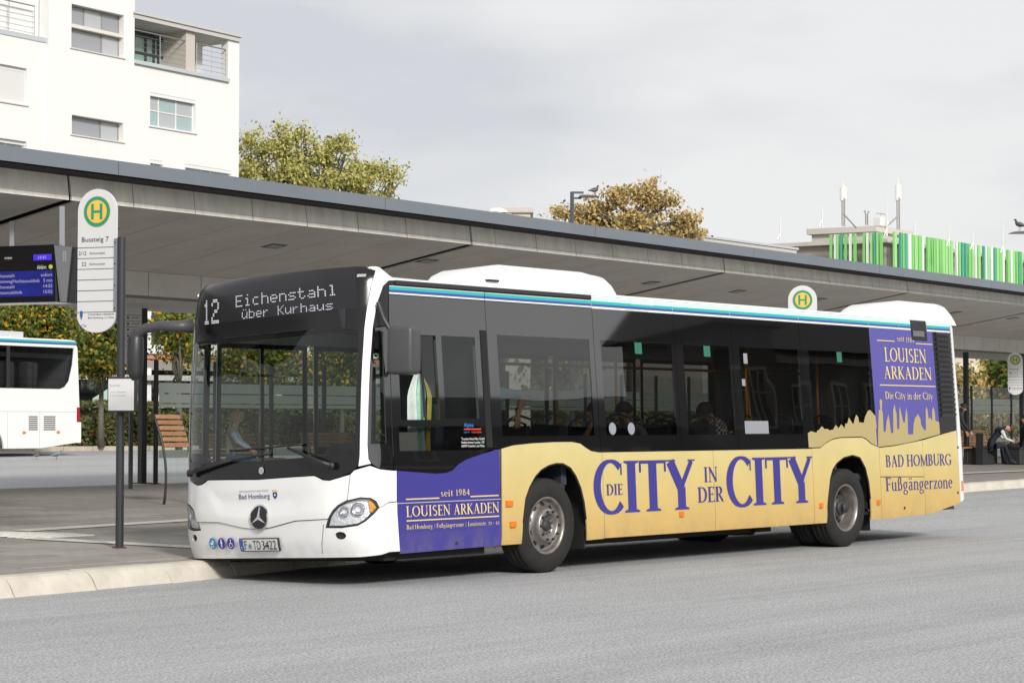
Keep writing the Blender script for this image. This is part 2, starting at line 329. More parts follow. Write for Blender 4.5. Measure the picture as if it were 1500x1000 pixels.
def put_sans(name, txt, mapf, x0, x1, y0, y1, m, parent, off=.003):
    """txt between x0 and x1 (or x1=None: natural width), baseline y0, cap top y1"""
    w_, V, F = sans(txt); sy = (y1-y0); sx = (x1-x0)/w_ if x1 is not None else sy
    return mk(name, [mapf(x0+a*sx, y0+b*sy, off) for a, b in V], F, m, parent)
def put_serif(name, txt, mapf, x0, x1, y0, y1, m, parent, off=.003, gap=.06):
    w_, P = serif(txt, gap); sx = (x1-x0)/w_; sy = y1-y0
    P = [[(x0+a*sx, y0+b*sy) for a, b in p] for p in P]
    return sheet(name, P, mapf, m, parent, th=0, off=off, step=(9, 9), smooth=False, grid=False)
# =================================================================== THE CITY BUS
PHI = .045                                    # the body kneels towards the kerb
def tilt(P):
    y = P[1]; z = P[2]-.3
    return np.array([P[0], y*math.cos(PHI)+z*math.sin(PHI), .3-y*math.sin(PHI)+z*math.cos(PHI)])
ND, NN, HW = .42, 3.0, 1.275                  # nose depth, its squareness, half width
_t = np.sin(np.linspace(0, math.pi/2, 400)); _t[-1] = 1.
_nx = ND*(1-(1-_t**NN)**(1/NN)); _ny = HW-HW*_t
_al = np.concatenate([[0], np.cumsum(np.hypot(np.diff(_nx), np.diff(_ny)))]); NLEN = _al[-1]
S0 = ND-NLEN                                  # s at the middle of the front; on the side s equals x
XR, RR = 11.62, .30                           # rear corner starts, its radius
def prof(v, x=5.):
    ins = max(0., v-1.2)*.034
    if v < .42: ins += (.42-v)*.10
    k = min(1., max(0., 1-(x-.30)/.36)); k = k*k*(3-2*k); z1 = 2.84+.075*k; r_ = .065+.03*k   # the front fairing stands above the roof
    if v > z1:
        a = min((v-z1)/r_, 1.45); return z1+r_*math.sin(a), ins+r_*(1-math.cos(a))+max(0, v-z1-r_*1.45)
    return v, ins
def x0f(v): return float(np.interp(v, (.28, .42, .7, 1.05, 1.4, 2.0, 2.6, 2.9, 3.06, 3.2), (.02, -.03, -.06, -.03, -.015, .01, .06, .12, .20, .40)))
def Sraw(s, v):
    side = 1
    if s < S0: s = 2*S0-s; side = -1
    xq = float(np.interp(s-S0, _al, _nx)) if s <= ND else s
    z, ins = prof(v, xq); W = HW-ins
    if s <= ND:
        q = s-S0; x = np.interp(q, _al, _nx); y = np.interp(q, _al, _ny)
    elif s <= XR: x, y = s, 0.
    else:
        a = min((s-XR)/RR, math.pi/2); x = XR+RR*math.sin(a); y = RR*(1-math.cos(a))+max(0, s-XR-RR*math.pi/2)
    k = min(1., max(0., 1-x/1.1)); k = k*k*(3-2*k)
    x = x+x0f(v)*k
    y = HW+(y-HW)*(W/HW)
    if side < 0: y = 2*HW-y
    return np.array([x, y, z])
def S(s, v, off=0.):
    p = Sraw(s, v)
    if off:
        e = 2e-3; n = np.cross(Sraw(s+e, v)-Sraw(s-e, v), Sraw(s, v+e)-Sraw(s, v-e)); n /= np.linalg.norm(n); p = p+n*off
    return p                                  # body space; the parts carry the tilt
TILT = Matrix.Translation((0, 0, .3)) @ Matrix.Rotation(-PHI, 4, 'X') @ Matrix.Translation((0, 0, -.3))
def Sw(s, v): return tilt(Sraw(s, v))
_cache = {}
def tr(px, py, s=None):
    """where the sight line through a picture point meets the shell"""
    if s is None: s = (.3 if px > 540 else -.9) if px < 590 else 5.
    p = np.array([s, 1.2]); C_ = CAM
    for it in range(40):
        def pj(a):
            d = Sw(*a)-C_; w_ = d@FW; return np.array([750+FPX*(d@RT)/w_, 500-FPX*(d@UP)/w_])
        q = pj(p); e = q-np.array([px, py])
        if abs(e).max() < .02: break
        h = 1e-4; J = np.stack([(pj(p+(h, 0))-q)/h, (pj(p+(0, h))-q)/h], 1)
        try: st = np.linalg.solve(J, e)
        except np.linalg.LinAlgError: break
        st = np.clip(st, -.6, .6); p = p-st
        p[1] = min(max(p[1], .1), 3.1)
    return float(p[0]), float(p[1])
def trs(pts, s=None): return [tr(x, y, s) for x, y in pts]
bus = empty('city_bus', (0, 0, 0), 0, 'white city bus in gold and violet advertising livery stopped at the kerb, line 12', 'bus')
def bt(o):
    o.matrix_local = TILT; return o
WHITE = mat('bus_white', (.80, .80, .79), .28, noise=.02, nscale=1.2, coat=.5)
BLACK = mat('bus_black_gloss', (.008, .008, .009), .03, spec=1.0); BLACK.node_tree.nodes['Principled BSDF'].inputs['IOR'].default_value = 1.78
BLACKF = mat('bus_black_front', (.008, .008, .009), .20, spec=.45)
BLACKM = mat('bus_black_plastic', (.018, .018, .02), .45, bump=.1, bscale=200)
DARKG = mat('bus_dark_grey', (.03, .03, .033), .5)
VIOLET = mat('film_violet', (.046, .040, .25), .35, coat=.3, noise=.03, nscale=2)
VIOL2 = mat('film_violet_mesh', (.095, .085, .33), .4, noise=.03, nscale=2)
GOLDP = mat('film_gold_print', (.42, .335, .15), .45)
GOLDL = mat('film_gold_letter', (.72, .56, .24), .45)
SEAM = mat('seam_dark', (.015, .014, .013), .8)
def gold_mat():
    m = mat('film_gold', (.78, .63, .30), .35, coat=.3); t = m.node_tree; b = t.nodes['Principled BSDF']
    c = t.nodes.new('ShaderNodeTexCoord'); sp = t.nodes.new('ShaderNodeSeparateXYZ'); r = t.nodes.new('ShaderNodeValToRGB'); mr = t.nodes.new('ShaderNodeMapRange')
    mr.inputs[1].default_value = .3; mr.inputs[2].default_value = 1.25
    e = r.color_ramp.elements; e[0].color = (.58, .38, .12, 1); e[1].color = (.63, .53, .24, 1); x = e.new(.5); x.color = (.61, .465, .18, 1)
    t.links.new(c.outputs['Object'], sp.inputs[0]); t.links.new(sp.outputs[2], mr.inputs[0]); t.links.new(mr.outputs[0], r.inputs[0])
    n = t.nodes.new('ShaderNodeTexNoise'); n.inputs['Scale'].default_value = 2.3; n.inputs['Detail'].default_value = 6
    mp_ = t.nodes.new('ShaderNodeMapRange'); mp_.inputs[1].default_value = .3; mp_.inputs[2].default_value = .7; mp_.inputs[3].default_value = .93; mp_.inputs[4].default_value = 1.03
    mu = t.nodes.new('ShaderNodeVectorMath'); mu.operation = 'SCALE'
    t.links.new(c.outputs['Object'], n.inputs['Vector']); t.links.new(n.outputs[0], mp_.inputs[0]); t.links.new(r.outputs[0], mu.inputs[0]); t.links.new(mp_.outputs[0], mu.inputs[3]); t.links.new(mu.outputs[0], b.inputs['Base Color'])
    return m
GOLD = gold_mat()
for m_ in (GOLD, VIOLET, WHITE): add_dirt(m_, amt=.55 if m_ is not WHITE else .3)
G_SIDE = glass('glass_tinted_side', (.30, .31, .31), 1.78, wav=.09)
G_WIND = glass('glass_windscreen', (.56, .62, .59), 1.44, wav=.02)
G_CLEAR = glass('glass_clear', (.80, .86, .84), 1.45)
ST = (.16, .10)
def P(name, outs, m, off=0, th=.014, holes=(), step=ST, parent=bus, **k):
    o = sheet(name, outs, S, m, None, holes, th, off, step, **k)
    o.parent = parent
    if parent is bus: bt(o)
    return o
def R(s0, s1, v0, v1): return [(s0, v0), (s1, v0), (s1, v1), (s0, v1)]
g_ = .004
# --- dark structure behind the seams
def inner(sa, sb, va, vb, name='frame_shell', m=None):
    return P(name, [R(sa, sb, va, vb)], m or SEAM, off=-.075, th=0, step=(.3, .2))
inner(2.03, 11.6, 2.72, 2.86)
# --- lower skirt panels, near side
def arch(pts): return trs(pts)
aF = trs([(764, 796), (766, 765), (770, 730), (776, 713), (784, 698), (793, 688), (804, 681.5), (815, 678.5), (825, 678.8), (836, 685), (844, 697), (851, 714), (856, 735), (859, 760), (860, 791)])
aR = trs([(1211.5, 764), (1212, 745), (1213, 731), (1216.5, 700), (1220, 687), (1226, 678), (1236, 670), (1249, 666.5), (1260, 670), (1268, 685), (1273, 706), (1275.5, 730), (1276, 760)])
0 and print('archF', np.round(aF, 2).tolist()); print('archR', np.round(aR, 2).tolist())
VB = .315                                     # bottom edge of the skirt
aF[0] = (aF[0][0], VB); aF[-1] = (aF[-1][0], VB-.01); aR[0] = (aR[0][0], VB); aR[-1] = (aR[-1][0], VB)
BELTF = trs([(735, 657), (752, 652), (780, 649), (812, 647.3), (838, 647), (850, 649.5), (858, 655.5), (866, 660.5), (878, 662.6)])
BELTF[-1] = (BELTF[-1][0], 1.212)
BB = trs([(588, 689), (640, 693.5), (655, 692), (664, 688), (672, 679.5), (685, 672), (705, 665), (731, 657.5)])
skirtB = [(.552, .30), (2.028, .315)]+BB[::-1]; skirtB[-1] = (.552, BB[0][1])
P('side_panel', [skirtB], VIOLET)['label'] = 'violet advertising panel below the driver window'
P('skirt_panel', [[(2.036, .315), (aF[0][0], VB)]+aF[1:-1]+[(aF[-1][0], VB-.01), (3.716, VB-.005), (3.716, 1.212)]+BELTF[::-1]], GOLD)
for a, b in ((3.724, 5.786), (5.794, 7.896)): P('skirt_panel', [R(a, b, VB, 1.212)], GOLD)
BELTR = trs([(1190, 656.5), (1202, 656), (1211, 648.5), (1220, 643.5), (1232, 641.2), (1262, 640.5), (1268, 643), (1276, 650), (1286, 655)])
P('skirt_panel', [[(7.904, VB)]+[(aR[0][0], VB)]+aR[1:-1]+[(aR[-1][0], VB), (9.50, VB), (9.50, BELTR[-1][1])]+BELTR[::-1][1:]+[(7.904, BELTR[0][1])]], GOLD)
VRB = trs([(1290, 655.5), (1310, 653), (1330, 649.5), (1350, 645), (1372, 638), (1389, 633.5), (1405, 629)])
sM, _ = tr(1354, 700)
def vb_(s): return float(np.interp(s, [a for a, b in VRB], [b for a, b in VRB]))
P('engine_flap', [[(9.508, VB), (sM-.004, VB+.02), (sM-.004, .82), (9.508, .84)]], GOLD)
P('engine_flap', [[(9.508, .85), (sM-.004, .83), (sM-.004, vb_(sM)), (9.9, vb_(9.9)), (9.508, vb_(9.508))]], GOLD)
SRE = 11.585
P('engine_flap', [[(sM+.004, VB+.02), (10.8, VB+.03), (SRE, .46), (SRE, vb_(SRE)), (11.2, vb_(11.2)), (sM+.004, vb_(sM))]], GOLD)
# --- rear corner, near side, and the roof edge
RC = XR+RR*1.57
P('rear_corner', [[(SRE+.006, .47), (11.8, .52), (RC, .60), (RC, 2.98), (11.4, 3.0), (11.30, 2.872), (11.62, 2.868), (11.645, 2.80), (11.64, 2.3), (11.615, 1.5), (SRE+.006, 1.2)]], WHITE, off=.004, step=(.08, .1))
P('side_marker_lamp', [R(11.63, 11.69, .62, .75)], mat('amber_lens', (.75, .20, .02), .2, coat=.6), off=.012)
# roof edge strip and stripes
WH = mat('stripe_white', (.82, .82, .80), .35); ST_ = mat('stripe_teal', (.03, .42, .40), .35); SB = mat('stripe_blue', (.05, .075, .32), .35); SG = mat('stripe_pale', (.55, .80, .72), .35)
secs = [(.507, 1.95), (1.956, 3.70), (3.706, 5.18), (5.186, 6.32), (6.326, 7.80), (7.806, 9.47), (9.476, 10.24), (10.246, 10.55), (10.99, 11.62)]
for i, (a, b) in enumerate(secs):
    P('cornice_panel', [R(a, b, 2.735, 2.868)], WH if i > 1 else BLACKM, th=.012)
    rows = [(2.742, 2.756, WH), (2.756, 2.783, SB), (2.783, 2.815, ST_)]+([(2.815, 2.858, SG)] if i > 1 else [(2.815, 2.820, WH)])
    for c, d, m_ in rows: P('stripe', [R(a+.001, b-.001, c, d)], m_, off=.002, th=0)
put_sans('lettering', 'www.rmv.de', S, tr(911, 442)[0], tr(944, 445)[0], 2.79, 2.835, WH, None, .006).parent = bus; bt(bus.children[-1])
P('gutter_rail', [R(.6, 3.70, 2.835, 2.872)], BLACKM, off=.012, th=.012)
# --- roof
def roof():
    V = []; F = []; ss = list(np.linspace(S0, ND, 14))+list(np.linspace(.6, XR, 24))+list(np.linspace(XR, RC, 8)); vv = (2.872, 2.90, 2.93, 2.96, 2.99, 3.02)
    n = len(vv)+5; fs = []
    for s in ss:
        xq = float(np.interp(s-S0, _al, _nx)) if s <= ND else s
        kk = min(1., max(0., 1-(xq-.30)/.36)); kk = kk*kk*(3-2*kk)
        for sg in (1,):
            col = [S(s, v+.125*kk, -.008*min(1, kk*4)) for v in vv]; e = col[-1]
            for k in range(1, 6):
                t = k/5; col.append(np.array([e[0]+.25*kk*t, e[1]+(HW-e[1])*t, e[2]-.012*kk+.05*(1-kk)*math.sin(t*math.pi/2)]))
            V += col
    m = len(ss); V += [np.array([p[0], 2*HW-p[1], p[2]]) for p in V]
    for b in (0, m*n):
        for i in range(m-1):
            for j in range(n-1):
                f = (b+i*n+j, b+(i+1)*n+j, b+(i+1)*n+j+1, b+i*n+j+1); F.append(f if b == 0 else f[::-1])
    o = mk('roof', V, F, WHITE, bus, True); o.data.materials.append(BLACKF)
    for p in o.data.polygons:
        if p.center[0] < .30+.10: p.material_index = 1
    return o
bt(roof())
def pod(name, x0, x1, y0, y1, z0, z1, m, cf=.5, cr=.3, r=.1, n=9):
    """a roof pod with sloping ends and rounded shoulders"""
    V = []; F = []; xs = [x0, x0+cf*.12, x0+cf*.35, x0+cf*.7, x0+cf, x1-cr, x1-cr*.6, x1-cr*.25, x1]
    hs = [.0, .42, .75, .95, 1, 1, .93, .65, 0]
    for x, h in zip(xs, hs):
        zt = z0+(z1-z0)*h; rr = min(r, max(.004, zt-z0))
        pr_ = [(y0, z0)]+[(y0+rr*(1-math.cos(a)), zt-rr*(1-math.sin(a))) for a in np.linspace(0, math.pi/2, 5)]
        pr_ += [(y0+y1-a, b) for a, b in pr_[::-1]]
        V += [(x, a, b) for a, b in pr_]
    k = 12
    for i in range(len(xs)-1):
        for j in range(k-1): F.append((i*k+j, (i+1)*k+j, (i+1)*k+j+1, i*k+j+1))
    F += [tuple(range(k)), tuple(range((len(xs)-1)*k, len(xs)*k))[::-1]]
    return bt(mk(name, V, F, m, bus, True))
pod('air_conditioner', 2.08, 4.22, .20, 1.05, 2.88, 3.15, WHITE, .40, .4, .10)
pod('air_conditioner', 3.0, 4.30, .14, 1.1, 2.88, 3.115, WHITE, .2, .35, .08)
pod('engine_cover', 10.0, 11.86, .07, .9, 2.84, 3.13, WHITE, .5, .42, .12)
bt(MB().box(2.16, 2.34, .175, .23, 2.955, 2.975).build('roof_vent', BLACKM, bus))
# --- glazing, near side
def clr(pts): return trs(pts)
GT = 2.733
def glazed(a, b, v0, hole, top=GT, low=None, m=None, pane=True, name='window'):
    lowp = low or [(a, v0), (b, v0)]
    out_ = [q for q in lowp]+[(b, top), (a, top)]
    hole = [[(min(max(q[0], a+.06), b-.06), q[1]) for q in h] for h in hole]
    P('window_surround', [out_], BLACK, holes=hole, th=.02)
    if pane:
        for h in hole: P('window_pane', [h], m or G_SIDE, off=-.002, th=0)
def hole(pts):
    q = trs(pts); s0 = sum(q[i][0] for i in (0, 3))/2; s1 = sum(q[i][0] for i in (1, 2))/2; v1 = (q[0][1]+q[1][1])/2; v0 = (q[2][1]+q[3][1])/2
    return R(s0, s1, v0, v1)
h2 = hole([(731, 491), (866, 498), (868, 640), (733, 640)]); h3 = hole([(882, 498), (987, 503), (1001, 637), (886, 637)])
h4 = hole([(999, 503), (1068, 508), (1078, 636), (1010, 636)]); h5 = hole([(1083, 508), (1168, 513), (1180, 634), (1091, 635)]); h6 = hole([(1184, 513), (1270, 519), (1283, 628), (1192, 632)])
v1_, v0_ = h3[2][1], h3[0][1]; 0 and print('windows', np.round([h2, h3, h4, h5, h6], 2).tolist())
low2 = [(1.956, 1.268)]+[q for q in BELTF]+[(3.699, 1.218)]; low2 = [(a, b+.006) for a, b in low2]
vst = tr(712, 484)[1]; vsb = tr(714, 658)[1]; sst = tr(712, 560)[0]
def rsq(h): return R(h[0][0], h[1][0], v0_, v1_)
glazed(1.956, 3.70, 1.2, [rsq(h2)], low=low2)
P('grille_slot', [R(sst-.05, sst+.04, vsb+.02, vst)], mat('slot_black', (.006, .006, .006), .7), off=.006)
glazed(3.706, 5.18, 1.218, [rsq(h3)]); glazed(5.186, 6.32, 1.218, [rsq(h4)]); glazed(6.326, 7.80, 1.218, [rsq(h5)])
# window above the rear axle and the printed film behind it
low6 = [(7.806, BELTR[0][1]+.006)]+[(a, b+.006) for a, b in BELTR]+[(9.47, BELTR[-1][1]+.006)]
glazed(7.806, 9.47, 1.2, [rsq(h6)], low=low6)
sk = [(1187, 634), (1188, 631), (1190, 632), (1196, 633.5), (1197, 630), (1199, 630), (1203, 624.5), (1205, 625), (1207, 628), (1212, 628), (1215, 630), (1220, 629), (1224, 622), (1228, 627), (1232, 621), (1237, 627), (1238, 620), (1241, 620), (1243, 611), (1248, 619), (1250, 621), (1252, 612), (1254, 607), (1257, 611), (1258, 618), (1265, 619), (1267, 610), (1271, 601.5), (1274, 600), (1282, 609), (1284, 627), (1286, 627)]
skl = trs(sk); skl[0] = (7.83, skl[0][1]); skl[-1] = (9.46, skl[-1][1])
P('skyline_print', [[(7.83, BELTR[0][1]+.012)]+[(a, b+.012) for a, b in BELTR if a > 7.9]+[(9.46, BELTR[-1][1]+.012)]+skl[::-1]], GOLDP, off=.003, th=0, step=(.3, .3))['label'] = 'gold skyline silhouette printed on the window'
sE0, sE1 = 10.56, 10.98; sV = tr(1371, 560)[0]
# violet film field between the last window and the louvres
P('advert_field', [[(9.476, vb_(9.476)+.008), (10.2, vb_(10.2)+.008), (sV, vb_(sV)+.008), (sV, GT), (9.476, GT)]], VIOL2, th=.02)['label'] = 'violet advert field with gold lettering at the rear'
city = [(1287.5, 655), (1286, 628), (1287, 600), (1289, 600), (1288, 587), (1290, 584), (1292, 587), (1291.5, 600), (1293, 606), (1294, 632), (1297, 632), (1298, 618), (1301, 606), (1303, 618), (1305, 634), (1308, 634), (1308, 600), (1310, 591), (1311.5, 600), (1313, 606), (1314, 628), (1317, 628), (1317, 600), (1318, 595), (1320, 606), (1323, 618), (1325, 619), (1327, 596), (1329, 608), (1330, 636), (1337, 636), (1338, 620), (1340, 612), (1343, 608), (1344, 605), (1345, 608), (1348, 613), (1349, 622), (1353, 629), (1356, 630), (1355.5, 600), (1357, 595), (1359, 604), (1360, 614), (1362, 611), (1365, 616), (1365, 600), (1367, 595.5), (1369, 604), (1370, 616), (1376, 618), (1378, 644)]
cl = trs(city); cl = [(max(9.48, a), b) for a, b in cl]; cl[0] = (9.48, vb_(9.48)+.012)
slast = min(cl[-1][0], sV-.004); cl[-1] = (slast, vb_(slast)+.012); cl = [(min(a, sV-.004), b) for a, b in cl]
P('skyline_print', [cl+[(10.4, vb_(10.4)+.012), (9.9, vb_(9.9)+.012)]], GOLDP, off=.003, th=0, step=(.4, .4))['label'] = 'gold city skyline printed on the violet field'
P('engine_grille_frame', [[(sV+.004, vb_(sV)+.008), (11.2, vb_(11.2)+.008), (SRE-.01, vb_(SRE)+.008), (11.6, 1.6), (11.62, 2.733), (sV+.004, 2.733)]], BLACKM, th=.02)
nl = 17; a0, a1 = sV+.07, tr(1396, 560)[0]-.02
vt = tr(1380, 487)[1]; vbm = tr(1390, 612)[1]
for i in range(nl):
    z0 = vbm+(vt-vbm)*i/nl; z1 = z0+(vt-vbm)/nl
    m_ = MB(); A = [S(a0, z0+.01, .004), S(a1, z0+.01, .004), S(a1, z0+.055, .035), S(a0, z0+.055, .035), S(a0, z0+.065, .006), S(a1, z0+.065, .006)]
    m_.add(A, [(0, 1, 2, 3), (3, 2, 5, 4), (1, 5, 2), (0, 3, 4)]); bt(m_.build('louvre_blade', mat('louvre_black', (.03, .03, .032), .35), bus))
gm = [tr(1338, 470), tr(1364, 473), tr(1367, 499), tr(1340, 496)]
P('side_sign', [R(sE0, sE1-.01, gm[3][1]-.02, 2.868)], BLACKM, off=.006, th=.02)
P('side_sign_screen', [R(sE0+.03, sE1-.09, gm[3][1]+.03, 2.73)], mat('sign_screen', (.14, .14, .15), .5, noise=.3, nscale=90), off=.012, th=.004)
# lettering on the rear field
def quad(x0, x1, yb, yt, py_mid=None):
    a = tr(x0, yb[0]); b = tr(x1, yb[1]); c = tr(x0, yt[0]); d = tr(x1, yt[1]); return (a[0]+c[0])/2, (b[0]+d[0])/2, (a[1]+b[1])/2, (c[1]+d[1])/2
def letters(txt, q, m, off=.005, gap=.06, holder=None):
    o = put_serif('lettering', txt, S, q[0], q[1], q[2], q[3], m, None, off, gap); o.parent = holder or bus
    if not holder: bt(o)
    return o
letters('LOUISEN', quad(1295, 1356, (528.6, 532.5), (508, 512.5)), GOLDL)
letters('ARKADEN', quad(1294, 1364, (553.5, 557.5), (535.5, 539)), GOLDL)
letters('Die City in der City', quad(1296, 1366, (582, 587), (571, 577)), GOLDL, gap=.04)
letters('seit', quad(1313, 1324, (499, 500.5), (491, 493)), GOLDL); letters('1984', quad(1326.5, 1338.5, (501, 502), (491, 492)), GOLDL)
def rule(x0, y0, x1, y1, m, t=.012, off=.005):
    a = tr(x0, y0); b = tr(x1, y1); v = (a[1]+b[1])/2; P('rule_line', [R(a[0], b[0], v-t/2, v+t/2)], m, off=off, th=0)
rule(1284, 497.5, 1310, 500.5, GOLDL); rule(1341, 502.5, 1365.5, 505, GOLDL); rule(1288, 562.5, 1370, 567, GOLDL, .014)
letters('BAD HOMBURG', quad(1297, 1393, (683.3, 681), (666, 664.5)), VIOLET)
letters('Fu\u00dfg\u00e4ngerzone', quad(1297, 1395, (718, 715), (698, 696.5)), VIOLET, gap=.03)
# the big slogan
TK, TN = .215, .06
qc = quad(917, 1018, (750, 745), (675, 672))
letters('C', quad(870.5, 912, (753.5, 751.5), (674, 673)), VIOLET); letters('ITY', (tr(914, 710)[0], tr(1017, 700)[0], qc[2], qc[3]), VIOLET, gap=-.02)
TK, TN = .17, .05
letters('DIE', quad(888, 912, (725, 724), (709, 708)), VIOLET, off=.006)
letters('IN', quad(1030.5, 1050.5, (706, 705), (684, 683)), VIOLET); letters('DER', quad(1022, 1059.5, (736, 733.5), (713.5, 711.5)), VIOLET)
TK, TN = .215, .06
qc = quad(1104, 1189, (739.5, 735.5), (670, 668))
letters('C', quad(1065, 1101, (743, 741), (669, 668)), VIOLET); letters('ITY', (tr(1102.5, 710)[0], tr(1190, 700)[0], qc[2], qc[3]), VIOLET, gap=-.02)
TK, TN = .15, .045
# the violet panel below the driver
letters('LOUISEN ARKADEN', quad(594.5, 730.5, (757, 750), (741, 735)), GOLDL)
for t_, a, b in (('Bad Homburg', 595, 633), ('|', 635.5, 637.5), ('Fu\u00dfg\u00e4ngerzone', 639, 679), ('|', 680.8, 682.8), ('Louisenstr. 72 - 82', 685, 731)):
    f0 = (a-595)/136; f1 = (b-595)/136; letters(t_, quad(a, b, (775-7.5*f0, 775-7.5*f1), (768.5-7*f0, 768.5-7*f1)), GOLDL, gap=.04)
letters('seit', quad(645, 663, (727, 726), (717, 716)), GOLDL); letters('1984', quad(667, 687.5, (725.5, 724.5), (713, 712)), GOLDL)
rule(594, 731, 643, 729, GOLDL); rule(688.5, 727, 730, 725, GOLDL); rule(595, 763, 730.5, 755, GOLDL)
P('panel_seam', [R(.552, 2.028, tr(640, 734.5)[1]-.004, tr(640, 734.5)[1]+.004)], mat('seam_grey', (.45, .44, .42), .4), off=.006, th=.004)
# marker lamps along the side
AMB = MATS['amber_lens']
for x, y, w2 in ((745, 737, .05), (750.5, 767.5, .045), (997.5, 752.5, .035), (1202, 740, .035), (1286, 735, .035)):
    a = tr(x, y); o = P('side_marker_lamp', [R(a[0]-w2, a[0]+w2, a[1]-.028, a[1]+.028)], AMB, off=.02, th=.02)
for x, y in ((1403, 655), (1403, 721), (1325, 743.5), (669, 795)):
    a = tr(x, y); P('flap_lock', [[(a[0]+.018*math.cos(t), a[1]+.018*math.sin(t)) for t in np.linspace(0, 6.28, 11)[:-1]]], DARKG, off=.006)
# --- driver's section of the side glazing
DB = trs([(576, 688), (587, 689), (640, 693), (655, 691.5), (664, 687.5), (672, 679), (685, 671.5), (705, 664.5), (731, 657)]); DB[0] = (.512, DB[1][1]+.004); DB[-1] = (1.95, DB[-1][1])
def hp(pts): return trs(pts)
hOp = hole([(586, 489), (638, 491.5), (645, 614), (584, 615)]); hP2 = hole([(647, 491.5), (695, 494), (702, 612), (652, 613)]); hLo = hole([(585, 626), (703, 622), (706, 655), (585, 664)])
P('driver_window_frame', [DB+[(1.95, GT), (.512, GT)]], BLACK, holes=[hOp, hP2, hLo], th=.03)
DG = glass('glass_driver', (.62, .72, .68), 1.6)
sh = tr(621, 550)[0]; P('sliding_pane', [R(sh, hOp[1][0], hOp[0][1], hOp[2][1])], DG, off=-.02, th=0)
P('driver_window_pane', [hP2], DG, off=-.004, th=0); P('driver_window_pane', [hLo], G_SIDE, off=-.004, th=0)
P('window_bar', [R(sh-.012, sh+.012, hOp[0][1]+.02, hOp[2][1])], BLACKM, off=-.012, th=.012)
BLUE2 = mat('letter_blue', (.03, .25, .75), .5); RED2 = mat('letter_red', (.7, .06, .04), .5)
def sl(txt, q, m, off=.005): o = put_sans('lettering', txt, S, q[0], q[1], q[2], q[3], m, None, off); o.parent = bus; bt(o)
sl('Alpina', quad(679, 693, (625.5, 624.5), (619.5, 618.5)), BLUE2); rule(679, 629, 704, 627.5, RED2)
sl('a part of', quad(679, 687, (634, 633.5), (631, 630.5)), BLUE2); sl('transdev', quad(690, 705, (634.5, 633.5), (630.5, 629.5)), RED2)
for i, t_ in enumerate(('Transdev Rhein-Main GmbH', 'Heddernheimer Landstr. 157', '60439 Frankfurt am Main')):
    sl(t_, quad(675.5, 709, (644.5+i*5.2, 643.5+i*5.2), (641+i*5.2, 640+i*5.2)), WH)
P('notice_paper', [hole([(585, 633), (612, 632), (617, 664), (586, 664.5)])], mat('paper', (.62, .61, .56), .8, noise=.08, nscale=30), off=-.03, th=.002)
# stickers on the windows
for x, y in ((897, 627.5), (924.5, 627.5)):
    a = tr(x, y); P('round_sticker', [[(a[0]+.062*math.cos(t), a[1]+.066*math.sin(t)) for t in np.linspace(0, 6.28, 21)[:-1]]], mat('sticker_grey', (.27, .28, .31), .6), off=.003, th=.001)
P('sticker', [hole([(1091, 616), (1125, 616.5), (1126, 635), (1091, 635)])], MATS['sticker_grey'], off=.003, th=.001)
for q in ([(1088.5, 517), (1094, 518), (1095, 533), (1089, 532)], [(1086.5, 555), (1091, 555), (1092, 565), (1087, 565)]): P('sticker', [hole(q)], MATS['sticker_grey'], off=.003, th=.001)
for q in ([(929, 501), (939.5, 502), (940, 518.5), (930, 518)], [(1030, 506), (1039.5, 507), (1040.5, 522.5), (1031, 522)], [(1225, 515), (1232.5, 516), (1233, 531), (1226, 530)]):
    P('emergency_sticker', [hole(q)], mat('sticker_green', (.02, .15, .09), .5), off=.003, th=.001)
# --- corner glass between the front pillar and the side
CE = [(571, 406), (561, 419), (553, 442), (546.5, 479), (542.5, 535), (540, 601), (539, 650), (540.5, 672), (546.5, 680), (556, 685.5), (574, 688)]
ce = trs(CE); seam_top = (.50, 2.86); seam_bot = (.50, ce[-1][1])
ce[0] = (.49, 2.862)
up_ = ce[:4]+[(.502, ce[3][1]+.03), (.502, 2.862)]
P('corner_fairing', [up_[::-1]], BLACKM, step=(.06, .1))
hC = trs([(548, 520), (567, 522), (571, 650), (546, 648)]); hC = [(hC[0][0], hC[0][1]), (hC[3][0], hC[3][1]), (hC[2][0]-.03, hC[2][1]), (hC[1][0]-.03, hC[1][1])]
hC = [tr(549, 485), tr(545, 560), tr(543, 650), (.42, tr(543, 650)[1]), (.42, tr(549, 485)[1])]
lo_ = [(ce[3][0], ce[3][1]-.012)]+ce[4:-1]+[(.502, ce[-1][1]), (.502, ce[3][1]+.018)]
P('corner_window_frame', [lo_], BLACK, holes=[hC], step=(.06, .1)); P('corner_window_pane', [hC], glass('glass_corner', (.62, .70, .68), 1.5), off=-.004, th=0, step=(.06, .1))
# --- front
def mir(pts): return [(2*S0-a, b) for a, b in pts]
def sym(half):                                # half: from the middle outwards -> closed bottom-to-top outline handled by the caller
    return [(2*S0-a, b) for a, b in half[::-1]]+half
RE = [(.115, 1.13), (.13, 1.22), (.143, 1.52), (.16, 1.84), (.195, 2.41), (.215, 2.56), (.25, 2.80), (.285, 2.955)]
LOW = [(-1.066, 1.045), (-.64, 1.055), (-.33, 1.06), (-.23, 1.02), (-.16, 1.012), (-.05, 1.04), (.05, 1.075)]
half = LOW[1:]+RE
mask = [LOW[0]]+half+[(.27, 3.0), (.1, 3.03), (S0, 3.04), (2*S0-.1, 3.03), (2*S0-.27, 3.0)]+mir(half)[::-1]
wt = [(.085, 1.24), (.10, 1.5), (.115, 1.84), (.145, 2.30), (.14, 2.40), (.0, 2.425)]
wh = [(S0, 1.215)]+wt+[(S0, 2.43)]+mir(wt)[::-1]
FS = (.09, .10)
